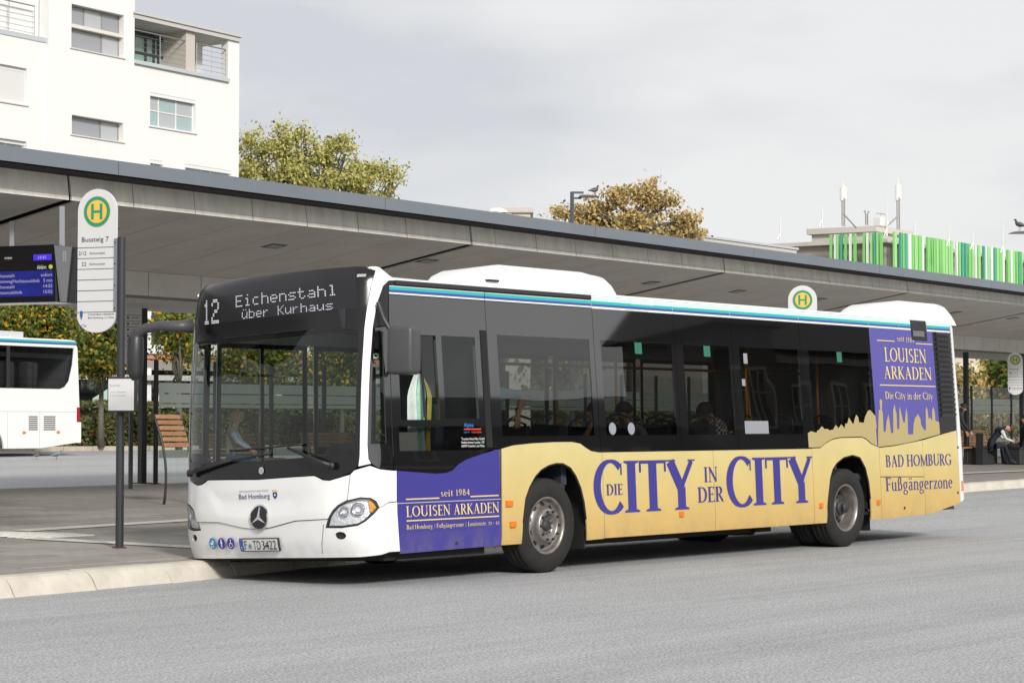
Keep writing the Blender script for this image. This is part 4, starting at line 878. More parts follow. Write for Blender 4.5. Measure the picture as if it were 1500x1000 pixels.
# =================================================================== GROUND
ASPH = mat('asphalt', (.30, .30, .295), .85)
def asphalt():
    m = MATS['asphalt']; t = m.node_tree; b = t.nodes['Principled BSDF']; N = t.nodes.new; Lk = t.links.new
    c = N('ShaderNodeTexCoord')
    def noise(sc, det, stretch=None, rot=0):
        mp_ = N('ShaderNodeMapping'); Lk(c.outputs['Object'], mp_.inputs[0])
        if stretch: mp_.inputs['Scale'].default_value = stretch
        mp_.inputs['Rotation'].default_value = (0, 0, rot)
        n = N('ShaderNodeTexNoise'); n.inputs['Scale'].default_value = sc; n.inputs['Detail'].default_value = det; n.inputs['Roughness'].default_value = .65; Lk(mp_.outputs[0], n.inputs['Vector']); return n.outputs[0]
    def rng(src, a, b_, lo, hi):
        r = N('ShaderNodeMapRange'); r.inputs[1].default_value = a; r.inputs[2].default_value = b_; r.inputs[3].default_value = lo; r.inputs[4].default_value = hi; Lk(src, r.inputs[0]); return r.outputs[0]
    def mul(a, b_):
        q = N('ShaderNodeMath'); q.operation = 'MULTIPLY'; Lk(a, q.inputs[0]); Lk(b_, q.inputs[1]); return q.outputs[0]
    grain = rng(noise(48, 5), .36, .64, .48, 1.50); mid = rng(noise(9, 5), .3, .7, .92, 1.08); big = rng(noise(.35, 5), .3, .7, .92, 1.07)
    streak = rng(noise(1.0, 6, (.10, 1.7, 1), -.05), .35, .65, .94, 1.04); fine = rng(noise(2.2, 6, (.12, 4, 1), .12), .3, .7, .93, 1.06)
    spots = rng(noise(4.3, 3), .70, .74, 1.0, .62)
    crk = N('ShaderNodeTexVoronoi'); crk.feature = 'DISTANCE_TO_EDGE'; crk.inputs['Scale'].default_value = .22; cm = N('ShaderNodeMapping'); Lk(c.outputs['Object'], cm.inputs[0]); cn = N('ShaderNodeTexNoise'); cn.inputs['Scale'].default_value = .9; cn.inputs['Detail'].default_value = 8; Lk(c.outputs['Object'], cn.inputs['Vector']); cv = N('ShaderNodeVectorMath'); cv.operation = 'MULTIPLY_ADD'; cv.inputs[1].default_value = (2.2, 2.2, 0); Lk(cn.outputs[1], cv.inputs[0]); Lk(cm.outputs[0], cv.inputs[2]); Lk(cv.outputs[0], crk.inputs['Vector'])
    crack = rng(crk.outputs[0], 0.0, .0025, .86, 1.0); tracks = rng(noise(.8, 3, (.03, 1.3, 1), -.10), .5, .62, 1.0, .90)
    f = mul(mul(crack, tracks), mul(mul(mul(grain, mid), mul(big, streak)), mul(fine, spots)))
    v = N('ShaderNodeVectorMath'); v.operation = 'SCALE'; v.inputs[0].default_value = (.378, .381, .386); Lk(f, v.inputs[3]); Lk(v.outputs[0], b.inputs['Base Color'])
    bp = N('ShaderNodeBump'); bp.inputs['Strength'].default_value = .5; bp.inputs['Distance'].default_value = .012; Lk(noise(85, 3), bp.inputs['Height']); Lk(bp.outputs[0], b.inputs['Normal'])
asphalt()
KB = [(-60, .9), (-12, 1.25), (-2.7, 1.72), (-.39, 1.95), (.73, 2.17), (1.97, 2.43), (3.2, 2.66), (6, 2.95), (12, 3.3), (16, 4.0), (20, 5.6), (23, 6.7), (26.1, 7.35), (28.4, 7.55), (34, 8.2), (60, 11), (120, 17)]
def kerb_y(x): return float(np.interp(x, [a for a, b in KB], [b for a, b in KB]))
def strip(name, xs, f0, f1, z0, m, ny=1, kind='structure', parent=None):
    V = []; F = []
    for x in xs:
        for j in range(ny+1):
            y = f0(x)+(f1(x)-f0(x))*j/ny; V.append((x, y, G(x, y)+z0))
    n = ny+1
    for i in range(len(xs)-1):
        for j in range(ny): F.append((i*n+j, (i+1)*n+j, (i+1)*n+j+1, i*n+j+1))
    return tag(mk(name, V, F, m, parent), kind=kind)
# one ground sheet to the horizon, then the road surface on it
V = []; F = []
ys = [-1500, -60, 2, 60, 1500]; xs_ = [-1500, 1500]
for y in ys:
    for x in xs_: V.append((x, y, (SL*(min(y, 60)-2) if y > 2 else 0)-.02))
for i in range(4): F.append((2*i, 2*i+1, 2*i+3, 2*i+2))
tag(mk('ground', V, F, mat('ground_far', (.16, .17, .12), .9, noise=.3, nscale=.3)), kind='structure')
xs = list(np.arange(-60, 121, 4.))
strip('road', xs, lambda x: -58, lambda x: 2.0, 0, ASPH); 
PE = lambda x: 15.2+.053*(x-1.67)             # far edge of the platform
strip('far_road', xs, lambda x: PE(x)-.5, lambda x: 36.0+.06*x, 0.004, ASPH, 2); strip('road_edge', sorted(xs+[k[0] for k in KB]), lambda x: 2.0, lambda x: kerb_y(x)+.2, 0.0, ASPH)
PAVE = mat('paving_asphalt', (.28, .262, .238), .85, noise=.2, nscale=5, bump=.4, bscale=80, stretch=(.5, 1.6, 1), detail=8)
xk = sorted(set(xs+[k[0] for k in KB]))
base = strip('platform', xk, lambda x: kerb_y(x)+.34, lambda x: PE(x), .165, PAVE, 4)
SLAB = [mat('slab_a', (.30, .28, .255), .85, noise=.14, nscale=9, bump=.4, bscale=70, detail=8), mat('slab_b', (.265, .248, .225), .85, noise=.16, nscale=9, bump=.4, bscale=70, detail=8), mat('slab_c', (.33, .31, .28), .85, noise=.14, nscale=9, bump=.4, bscale=70, detail=8)]
slabs = tag(empty('platform_paving', (0, 0, 0)), kind='structure')
ms = {}
cnt = 0
for j in range(40):
    for i in range(40):
        x = -3.4+i*.62+(.31 if j % 2 else 0); y = 2.1+j*.42
        if y < kerb_y(x)+.36 or y+.41 > 14.9: continue
        d = np.array([x, y, G(x, y)+.17])-CAM; w_ = d@FW; px = 750+FPX*(d@RT)/w_; py = 500-FPX*(d@UP)/w_
        if not (-40 < px < 300 and 745 < py < 870) or cnt >= 290: continue
        k = random.randrange(3)
        if k not in ms:
            b = MB().box(0, .612, 0, .412, -.04, 0, c=.006); me_ = b.build('paving_slab', SLAB[k], slabs); ms[k] = me_.data; o = me_
        else: o = bpy.data.objects.new('paving_slab', ms[k]); COL.objects.link(o); o.parent = slabs
        o.location = (x, y, G(x, y)+.172+random.uniform(0, .0025)); o.rotation_euler = (math.atan(SL), 0, 0); cnt += 1
# kerb stones
KST = mat('kerb_concrete', (.56, .515, .44), .8, noise=.13, nscale=4, bump=.35, bscale=60, detail=8)
kerb = tag(empty('kerb'), kind='structure')
ks = [(-.02, 0), (.0, .02), (.05, .105), (.10, .150), (.15, .17), (.36, .17), (.36, 0)]
L_ = .986; V = []; 
for x in (0, .008, L_-.008, L_):
    sh_ = .006 if x in (0, L_) else 0
    V += [(x, a+(sh_ if i < 6 else 0), b-(sh_ if i > 0 and i < 6 else 0)) for i, (a, b) in enumerate(ks)]
n = 7; F = [(i*n+j, (i+1)*n+j, (i+1)*n+(j+1) % n, i*n+(j+1) % n) for i in range(3) for j in range(n)]+[tuple(range(n)), tuple(range(3*n, 4*n))[::-1]]
V = [tuple(v) for v in V]; k0 = None
x = -6.53; first = None
while x < 62:
    y = kerb_y(x); x2 = x+1.0; sl_ = (kerb_y(x2)-y); a = math.atan(sl_); x2 = x+1.0*math.cos(a)
    if first is None: first = mk('kerb_stone', V, F, KST, kerb); o = first
    else: o = bpy.data.objects.new('kerb_stone', first.data); COL.objects.link(o); o.parent = kerb
    o.location = (x, y, G(x, y)+random.uniform(-.002, .002)); o.rotation_euler = (0, 0, a); x = x2
strip('kerb_bed', xk, lambda x: kerb_y(x)+.04, lambda x: kerb_y(x)+.36, .03, SEAM)
# guidance lines and studded field
LINE = mat('line_white', (.60, .58, .53), .8, noise=.2, nscale=14)
def ribbed(name, a, b, wd=.30, h=.181):
    a = np.array(a); b = np.array(b); d = (b-a)/np.linalg.norm(b-a); n_ = np.array((-d[1], d[0], 0)); up = np.array((0, 0, 1.)); m_ = MB()
    for k in range(5):
        o_ = a+n_*(k*wd/5); m_.obox((o_[0], o_[1], G(*o_[:2])+.165), (b-a), n_*wd/5*.8, up*(h-.165))
    return m_
gl = tag(empty('guidance_line'), kind='structure')
def flat(p): return np.array((p[0], p[1], 0.))
e1 = gnd(268, 764.5); s1 = gnd(43, 779); e2 = gnd(268, 799.5); s2 = gnd(60, 788)
def line_(a, b, wd):
    a = flat(a); b = flat(b); dd = b-a; n_ = np.array((-dd[1], dd[0], 0))/np.linalg.norm(dd); V = []
    for i in range(9):
        q = a+dd*i/8
        for t in (0, 1): r = q+n_*wd*t; V.append((r[0], r[1], G(r[0], r[1])+.182))
    return mk('line_slab', V, [(2*i, 2*i+2, 2*i+3, 2*i+1) for i in range(8)], LINE, gl)
line_(s1, np.array(s1)+(np.array(e1)-np.array(s1))*4.2, .30); line_(s2, np.array(s2)+(np.array(e2)-np.array(s2))*1.5, -.30)
V = []; F = []
c0 = gnd(-30, 783); c1 = gnd(115, 783)
for i in range(30):
    for j in range(12):
        p = flat(c0)+(flat(c1)-flat(c0))*i/29+np.array((.05*0, (j-6)*.14*(1-i/40), 0)); z = G(*p[:2])+.174; r = .042; k = len(V)
        V += [(p[0]+r*math.cos(t), p[1]+r*math.sin(t), z) for t in np.linspace(0, 6.28, 7)[:-1]]+[(p[0]+.6*r*math.cos(t), p[1]+.6*r*math.sin(t), z+.012) for t in np.linspace(0, 6.28, 7)[:-1]]
        F += [(k+q, k+(q+1) % 6, k+6+(q+1) % 6, k+6+q) for q in range(6)]+[tuple(k+6+q for q in range(6))]
tag(mk('tactile_studs', V, F, LINE, gl), kind='stuff')
# line of paler stones further along the platform on the right
a = flat(gnd(1424, 693.5)); b = flat(gnd(1520, 689.5)); line_(a-(b-a), b+(b-a)*2, .35)
# far kerb along the other road
FK = lambda x: float(np.interp(x, (-40, 100), (27.4, 37.4)))
pk = [gnd(60, 659, .0), gnd(250, 661, .0)]; print('far kerb', pk[0], pk[1], 'platform edge', gnd(100, 711, .17), gnd(207, 707.5, .17))
# =================================================================== CANOPY
CA = np.array([1.67, 7.59, 0.]); CU = np.array([1, .053, 0])/math.hypot(1, .053); CN = np.array([-CU[1], CU[0], 0])
def cp_(a, b, z): return CA+CU*a+CN*b+np.array([0, 0, z])
ZD = lambda a: -.0027*max(0, a)
FASC = mat('fascia_slate', (.18, .205, .235), .42, noise=.05, nscale=1.0, metal=.1); CONC = mat('concrete_band', (.78, .75, .68), .8, noise=.13, nscale=5, stretch=(1.4, 1.4, .25), detail=9, bump=.15, bscale=40)
SOFF = mat('soffit_panel', (.58, .565, .535), .7, noise=.08, nscale=1.5); DARKS = mat('gap_dark', (.015, .015, .015), .8); BANDC = mat('downstand_concrete', (.62, .60, .56), .8, noise=.08, nscale=2.5, detail=8)
canopy = empty('platform_canopy', (0, 0, 0), 0, 'long grey bus station canopy with slate fascia over the platform behind the bus', 'canopy')
def slab(name, pts_lo, m, th, parent=canopy, up=(0, 0, 1)):
    """quad plate: four corners, thickness along up"""
    P_ = [np.array(p, float) for p in pts_lo]; U_ = np.array(up, float)*th
    return mk(name, P_+[p+U_ for p in P_], [(3, 2, 1, 0), (4, 5, 6, 7), (0, 1, 5, 4), (1, 2, 6, 5), (2, 3, 7, 6), (3, 0, 4, 7)], m, parent)
J0, JD = 1.08, 1.112                           # first joint, spacing
joints = [J0+JD*k for k in range(-9, 54)]
gaps = [1.10, 9.33, 17.0, 24.6, 32.2, 39.8]
def near_gap(a): return min(abs(a-g) for g in gaps) < .5
js = []
for a in joints: js.append(min(gaps, key=lambda g: abs(g-a)) if near_gap(a) else a)
js = sorted(set(js))
SSL = .16
for i in range(len(js)-1):
    a0, a1 = js[i]+.008, js[i+1]-.008
    if js[i] in gaps: a0 += .03
    slab('band_panel', [cp_(a0, 0, 4.3), cp_(a1, 0, 4.3), cp_(a1, .04, 4.615+ZD(a1)), cp_(a0, .04, 4.615+ZD(a0))], CONC, .03, up=CN)
    A0, A1 = a0, a1
    if js[i] in gaps: A0 = a0+.10
    if js[i+1] in gaps: A1 = a1-.06
    o = slab('soffit_panel', [cp_(A0, .01, 4.3), cp_(A0, 3.2, 4.3-SSL*3.2), cp_(A1, 3.2, 4.3-SSL*3.2), cp_(A1, .01, 4.3)], SOFF, .02)
    slab('downstand_panel', [cp_(a0, 3.2, 3.43), cp_(a1, 3.2, 3.43), cp_(a1, 3.2, 3.785), cp_(a0, 3.2, 3.785)], BANDC, .02, up=CN)
    if i % 3 == 1:
        am = (a0+a1)/2; b0 = 1.15; c_ = cp_(am, b0, 4.3-SSL*b0-.004)
        w1 = CU*.17; w2 = (CN*.12-np.array([0, 0, SSL*.12])); 
        fr = slab('ceiling_light', [c_-w1-w2, c_-w1+w2, c_+w1+w2, c_+w1-w2], mat('lamp_frame', (.05, .05, .05), .5), .01)
        slab('diffuser', [c_-w1*.7-w2*.6-(0, 0, .004), c_-w1*.7+w2*.6-(0, 0, .004), c_+w1*.7+w2*.6-(0, 0, .004), c_+w1*.7-w2*.6-(0, 0, .004)], mat('lamp_glass', (.32, .31, .30), .3), .004, fr)
# fascia, in lengths of several panels
fa = [-10.5]+[1.45+7.3*k for k in range(0, 8)]
fx = [-10.4, -4., 1.5, 6.7, 12.1, 17.3, 22.4, 27.9, 33.2, 40, 47, 54, 60]
for i in range(len(fx)-1):
    a0, a1 = fx[i]+.006, fx[i+1]-.006
    slab('fascia_panel', [cp_(a0, -.45, 4.625+ZD(a0)), cp_(a1, -.45, 4.625+ZD(a1)), cp_(a1, -.45, 4.803+ZD(a1)), cp_(a0, -.45, 4.803+ZD(a0))], FASC, .03, up=CN)
m_ = MB()
a0, a1 = -10.4, 60
def quadm(m, pts): m.add([tuple(p) for p in pts], [(0, 1, 2, 3)])
quadm(m_, [cp_(a0, -.43, 4.632), cp_(a1, -.43, 4.632+ZD(a1)), cp_(a1, .08, 4.635+ZD(a1)), cp_(a0, .08, 4.635)])     # drip edge under the fascia
quadm(m_, [cp_(a0, .09, 4.63), cp_(a1, .09, 4.63+ZD(a1)), cp_(a1, .06, 4.31), cp_(a0, .06, 4.31)])
quadm(m_, [cp_(a0, .0, 4.36), cp_(a1, .0, 4.36), cp_(a1, 3.3, 4.36-SSL*3.3), cp_(a0, 3.3, 4.36-SSL*3.3)])
m_.build('canopy_core', DARKS, canopy)
m_ = MB()
quadm(m_, [cp_(a0, -.42, 4.79), cp_(a1, -.42, 4.79+ZD(a1)), cp_(a1, 3.3, 4.3), cp_(a0, 3.3, 4.3)]); quadm(m_, [cp_(a0, 3.3, 4.3), cp_(a1, 3.3, 4.3), cp_(a1, 9.0, 4.0), cp_(a0, 9.0, 4.0)])
m_.obox(cp_(a0, 3.23, 3.425), CU*(a1-a0), CN*.5, (0, 0, .06)); m_.build('roof_deck', mat('roof_grey', (.2, .2, .2), .8, noise=.1), canopy)
# rear wing
for i in range(0, len(js)-3, 3):
    slab('rear_soffit_panel', [cp_(js[i]+.01, 3.75, 3.44), cp_(js[i]+.01, 8.7, 3.60), cp_(js[i+3]-.01, 8.7, 3.60), cp_(js[i+3]-.01, 3.75, 3.44)], SOFF, .03)
    slab('rear_fascia_panel', [cp_(js[i]+.01, 8.7, 3.60), cp_(js[i+3]-.01, 8.7, 3.60), cp_(js[i+3]-.01, 8.7, 3.95), cp_(js[i]+.01, 8.7, 3.95)], FASC, .03, up=CN)
POSTM = mat('post_anthracite', (.045, .045, .05), .45, metal=.3, bump=.03, bscale=200)
# columns at the back of the platform
def colpt(px, py, off=.17): return gnd(px, py, off)
cpts = [colpt(208, 708), colpt(1416, 679.5), colpt(1498, 679.5)]
for i, p in enumerate(cpts):
    b = float((np.array(p)-CA)@CN); top = float(np.interp(b, (3.75, 8.7), (3.44, 3.60)))
    m_ = MB().box(-.06, .06, -.06, .06, 0, top-G(p[0], p[1])-.17, c=.008).box(-.12, .12, -.12, .12, 0, .02)
    o = m_.build('column', POSTM, canopy); o.location = (p[0], p[1], G(p[0], p[1])+.17)
# steel rail with hangers for the departure board, and the black joints in the soffit
# =================================================================== DEPARTURE BOARD
ALU = mat('housing_aluminium', (.30, .31, .33), .4, metal=.5)
bp0 = at_depth(80, 358, 26.3); baz = math.radians(108); BU = np.array([-math.cos(baz), -math.sin(baz), 0.]); BNn = np.array([-BU[1]*-1, BU[0]*-1, 0.])
BU = np.array([math.cos(baz), math.sin(baz), 0])*-1   # rightwards in the picture
BNn = np.cross(BU, (0, 0, 1.)); 
if BNn@(CAM-bp0) < 0: BNn = -BNn
board = empty('departure_board', bp0, 0, 'black hanging departure board with blue screen under the canopy', 'departure board')
def lw(p): return np.array(p)-bp0              # world -> board space (the empty is not turned)
tl_ = np.array([0, 0, 0.])
hb = (443-358)*26.3/FPX
lean = .16                                      # the face leans: top edge back, bottom edge forward... right edge runs outward below
BW = 1.9
def bfp(a, c, o=0): return BU*(a+.16*c/hb*-1*0)+np.array([0, 0, -c])+BNn*(o+.12*c/hb)
edge = (89-80)*26.3/FPX/.9
def bmap(a, c, o): # a leftwards from the right edge (metres), c downwards
    return BU*(-a+edge*(c/hb))+np.array([0, 0, -c])+BNn*(o+.10*c/hb)
m_ = MB(); w0 = .0
V = [bmap(0, 0, 0), bmap(BW, 0, 0), bmap(BW, hb, 0), bmap(0, hb, 0)]; Bk = [bmap(0, 0, 0)-BNn*.5+BU*.22*0, bmap(BW, 0, 0)-BNn*.5, bmap(BW, hb, 0)-BNn*.42, bmap(0, hb, 0)-BNn*.42]
m_.add(V+Bk, [(0, 3, 2, 1), (4, 5, 6, 7), (0, 1, 5, 4), (3, 7, 6, 2), (0, 4, 7, 3), (1, 2, 6, 5)]); m_.build('housing', mat('board_black', (.008, .008, .009), .15), board)
side = lambda px, py: hit(px, py, bp0, BNn)-bp0
m_ = MB(); q = [side(80.5, 359), side(108, 362), side(101, 442), side(89, 442)]; m_.add([tuple(v+BNn*.02) for v in q]+[tuple(v-BNn*.06) for v in q], [(0, 3, 2, 1), (0, 1, 5, 4), (1, 2, 6, 5), (2, 3, 7, 6), (4, 5, 6, 7)]); sp_ = m_.build('side_cover', ALU, board)
m_ = MB(); q = [side(108.5, 362), side(112, 362), side(104, 443), side(100.5, 443)]; m_.add([tuple(v+BNn*.04) for v in q]+[tuple(v-BNn*.3) for v in q], [(0, 3, 2, 1), (0, 1, 5, 4), (1, 2, 6, 5), (2, 3, 7, 6)]); m_.build('rear_edge', mat('board_black2', (.02, .02, .022), .4), board)
for k in range(6):
    for j in range(2):
        c_ = side(93.2+j*3.2, 369.5+k*2.6)+BNn*.021; MB().obox(c_, BU*.02, (0, 0, .008), BNn*.003).build('vent_slot', mat('vent_light', (.55, .56, .6), .4), sp_)
m_ = MB()
for x in (4, 78): 
    t_ = side(x, 300 if x > 10 else 322); b_ = side(x, 359); m_.tube([t_-BNn*.2, (b_[0]-BNn[0]*.2, b_[1]-BNn[1]*.2, b_[2])], .045 if x > 10 else .04, 4)
m_.build('hanger', ALU, board)
def bscr(name, a0, a1, c0, c1, m, o=.004): return mk(name, [bmap(a0, c1, o), bmap(a1, c1, o), bmap(a1, c0, o), bmap(a0, c0, o)], [(0, 3, 2, 1), (0, 1, 2, 3)][:1], m, board)
def pxa(px): return (80-px)*26.3/FPX/.93
def pxc(py): return (py-358)*26.3/FPX
SCR = mat('screen_blue', (.012, .018, .20), .3, emit=.10, noise=.25, nscale=6); SCR2 = mat('screen_blue_bright', (.06, .03, .60), .3, emit=.3); TXT = mat('screen_text', (.35, .33, .48), .4, emit=.3)
bscr('screen', pxa(77.5), BW-.05, pxc(396), pxc(434), SCR); bscr('clock_screen', pxa(75), pxa(46), pxc(372), pxc(381), SCR2)
bm = lambda a, c, o: bmap(-a, -c, o)
def btxt(t, x0, x1, yb, yt, m=TXT): put_sans('lettering', t, bm, -pxa(x0), -pxa(x1), -pxc(yb), -pxc(yt), m, board, .008)
LW = mat('board_white', (.7, .7, .7), .5)
btxt('Abfahrt', 52, 67, 394, 388, LW); btxt('14:41', 54, 66, 379, 374)
mk('line_badge', [bmap(pxa(73.8)+.030*math.cos(t), pxc(391)+.028*math.sin(t), .008) for t in np.linspace(0, 6.28, 13)[:-1]], [tuple(range(12))], mat('badge_yellow', (.55, .50, .08), .5), board)
for i, (a, b) in enumerate((('Eichenstahl', 'sofort'), ('Seedammweg/Hochtaunusklinik', '5 min'), ('Eichenstahl', '14:55'), ('Hochtaunusklinik', '15:02'))):
    x1 = (15, 56, 15, 28)[i]; x0 = x1-(30, 78, 30, 52)[i]; yb = 405+i*8.3
    btxt(a, x0, x1, yb, yb-5); btxt(b, 76-(18, 14, 14, 14)[i], 76, yb, yb-5)
btxt('rmv', 0, 12, 378, 373, LW)
# =================================================================== STOP SIGNS
SIGNW = mat('sign_white', (.66, .66, .66), .35); GRN = mat('sign_green', (.02, .28, .17), .4); YLW = mat('sign_yellow', (.80, .52, .08), .4); GREY = mat('sign_line_grey', (.08, .08, .09), .5)
def hsign(o, W_, H_, detail, steig, lines, th=.03):
    """rounded stop sign plate; its middle top at the origin, facing -y"""
    fm = flatmap((0, 0, 0), (1, 0, 0), (0, 0, 1), (0, -1, 0)); r = W_/2
    outl = [(r*math.cos(t), -r+r*math.sin(t)) for t in np.linspace(0, math.pi, 19)]+[(r*math.cos(t)*1.0, -H_+r*.75+r*.75*math.sin(t)) for t in np.linspace(math.pi, 2*math.pi, 15)]
    plate = sheet('sign_plate', [outl], fm, SIGNW, o, th=th, off=0, grid=False, smooth=False)
    def ring(nm, r0, m, off): return sheet(nm, [[(r0*math.cos(t), -r*1.02+r0*math.sin(t)) for t in np.linspace(0, 2*math.pi, 33)[:-1]]], fm, m, plate, th=0, off=off, grid=False, smooth=False)
    k = .70 if detail else .72
    ring('emblem_rim', r*k, YLW, .002); ring('emblem_ring', r*k*.97, GRN, .004); ring('emblem_field', r*k*.74, YLW, .006)
    h = r*k*.50; w_ = r*k*.32; t_ = r*k*.10; cy = -r*1.02
    sheet('letter_h', [[(-w_-t_, cy-h), (-w_+t_, cy-h), (-w_+t_, cy-t_*.8), (w_-t_, cy-t_*.8), (w_-t_, cy-h), (w_+t_, cy-h), (w_+t_, cy+h), (w_-t_, cy+h), (w_-t_, cy+t_*.8), (-w_+t_, cy+t_*.8), (-w_+t_, cy+h), (-w_-t_, cy+h)]], fm, GRN, plate, th=0, off=.008, grid=False, smooth=False)
    if steig: put_sans('lettering', steig, fm, -r*.78, r*.62, -r*2.36, -r*2.14, INK, plate)
    if detail:
        n_ = 7; y0 = -r*2.62; dy = (H_-r*2.62-r*.92)/6.0
        for i in range(n_):
            y = y0-dy*i; mk('rule_line', [fm(-r, y-.0035, .002), (fm(r, y-.0035, .002)), fm(r, y+.0035, .002), fm(-r, y+.0035, .002)], [(0, 1, 2, 3)], GREY, plate)
        for i, (a, b) in enumerate(lines):
            y = y0-dy*(i+.68); put_sans('lettering', a, fm, -r*.94 if len(a) > 2 else -r*.78, -r*.54, y, y+dy*.36, INK, plate); put_sans('lettering', b, fm, -r*.36, r*.42, y+.005, y+dy*.27, GREY, plate)
        y = y0-dy*6.3; put_sans('lettering', 'STADTBUS-VERKEHR', fm, -r*.42, r*.92, y, y+dy*.17, GREY, plate); put_sans('lettering', 'Bad Homburg v.d. H\u00f6he', fm, -r*.42, r*.92, y-dy*.30, y-dy*.12, GREY, plate)
        cb = mat('crest_blue', (.03, .12, .38), .5); sheet('crest', [[(-r*.86, y+.0), (-r*.78, y-.05), (-r*.70, y+.0), (-r*.70, y+.04), (-r*.78, y+.055), (-r*.86, y+.04)]], fm, cb, plate, th=0, off=.003, grid=False, smooth=False)
        put_sans('lettering', 'kurTax', fm, -r*.92, -r*.5, y-.12, y-.09, cb, plate)
    return plate
pb = gnd(175, 802.5, .17); PD = float((pb-CAM)@FW)
stop = empty('bus_stop_sign', pb, 0, 'round-topped white Bussteig 7 stop sign on a dark grey pole beside the kerb', 'stop sign', 'round-topped stop signs along the platform')
def pz(px, py): d = ray(px, py); t = np.hypot(*(pb-CAM)[:2])/np.hypot(*d[:2]); return (CAM+d*t)[2]-pb[2]
m_ = MB().tube([(0, 0, 0), (0, 0, pz(175, 348.5))], .043, 20).tube([(0, 0, pz(175, 348.5)), (0, 0, pz(175, 348))], .046, 20); m_.build('pole', POSTM, stop, False)
for f in bpy.data.objects[:0]: pass
m_ = MB().lathe([(.0, .0), (.075, 0), (.075, .01), (.05, .018), (.0, .018)], 20); o = m_.build('pole_foot', mat('rusty_foot', (.10, .035, .02), .8, noise=.4), stop); o.rotation_euler = (math.pi/2, 0, 0); o.location = (0, 0, .0)
saz = math.radians(108)
hold = bpy.data.objects.new('sign_panel', None); COL.objects.link(hold); hold.parent = stop
SW = 57*PD/FPX/.86; SH = 213*PD/FPX
Uv = -np.array([math.cos(saz), math.sin(saz), 0]); ccen = -Uv*(.066+SW/2)
bpy.data.objects.remove(hold)
pl = hsign(stop, SW, SH, True, 'Bussteig 7', [('2/12', 'Eichenstahl'), ('22', 'Eichenstahl')])
rz = math.atan2(Uv[1], Uv[0]); pl.rotation_euler = (0, 0, rz); pl.location = tuple(ccen+np.array([0, 0, pz(175, 275)]))
m_ = MB().box(-.024, .024, -.012, .012, pz(175, 455), pz(175, 349)); o = m_.build('mounting_rail', ALU, stop); o.rotation_euler = (0, 0, rz); o.location = tuple(-Uv*.062)
for y in (355, 386, 418, 451):
    b_ = MB().tube([(0, -.016, 0), (0, .0, 0)], .008, 6).build('bolt', INK, stop); b_.rotation_euler = (0, 0, rz); b_.location = (-Uv[0]*.075, -Uv[1]*.075, pz(175, y))
case = MB().box(-.16, .16, -.03, .03, -.185, .185, c=.008).build('timetable_case', POSTM, stop); case.rotation_euler = (0, 0, rz+.12); case.location = (.05*0-Uv[0]*-.06, -Uv[1]*-.06, pz(183, 578)); case.location = tuple(np.array([Uv[0]*.055, Uv[1]*.055, pz(183, 578)])+np.array([-.06, -.03, 0]))
fm = flatmap((0, -.031, 0), (1, 0, 0), (0, 0, 1), (0, -1, 0)); mk('timetable_sheet', [fm(-.145, -.165, .002), fm(.145, -.165, .002), fm(.145, .165, .002), fm(-.145, .165, .002)], [(0, 1, 2, 3)], mat('paper_white', (.68, .68, .68), .6), case)
LG = mat('print_light', (.35, .35, .36), .6)
put_sans('lettering', 'BUSSTEIG', fm, -.125, -.01, .085, .105, LG, case, .004); put_sans('lettering', 'Linie 2  Eichenstahl', fm, -.12, .05, .02, .036, LG, case, .004); put_sans('lettering', 'Linie 12  Eichenstahl', fm, -.12, .05, -.015, .001, LG, case, .004)
# two more of these signs farther along
def far_sign(px, ptop, pbot, wpx, dep, label, steig, lines=(), gy=None):
    c_ = at_depth(px, ptop, dep); g_z = G(c_[0], c_[1])+.17
    e = empty('bus_stop_sign', (c_[0], c_[1], g_z), 0, label, 'stop sign', 'round-topped stop signs along the platform')
    W_ = wpx*dep/FPX/.86; H_ = (pbot-ptop)*dep/FPX; pl = hsign(e, W_, H_, True, steig, lines); pl.rotation_euler = (0, 0, rz+.25); pl.location = (0, 0, c_[2]-g_z)
    u = np.array([math.cos(rz+.25), math.sin(rz+.25), 0]); o = MB().tube([(0, 0, 0), (0, 0, c_[2]-g_z-.5)], .04, 12).build('pole', POSTM, e); o.location = tuple(u*(W_/2+.06)); return e
far_sign(1175.5, 418, 575, 36, 33, 'round-topped stop sign showing just above the white roof of the bus', 'Bussteig 8')
far_sign(1487, 516, 578, 18.5, 56, 'farthest small stop sign beside the last column at the right edge', 'Bussteig 9', [('1', 'Ober-Erlenbach'), ('4', 'Dornholzhausen')])
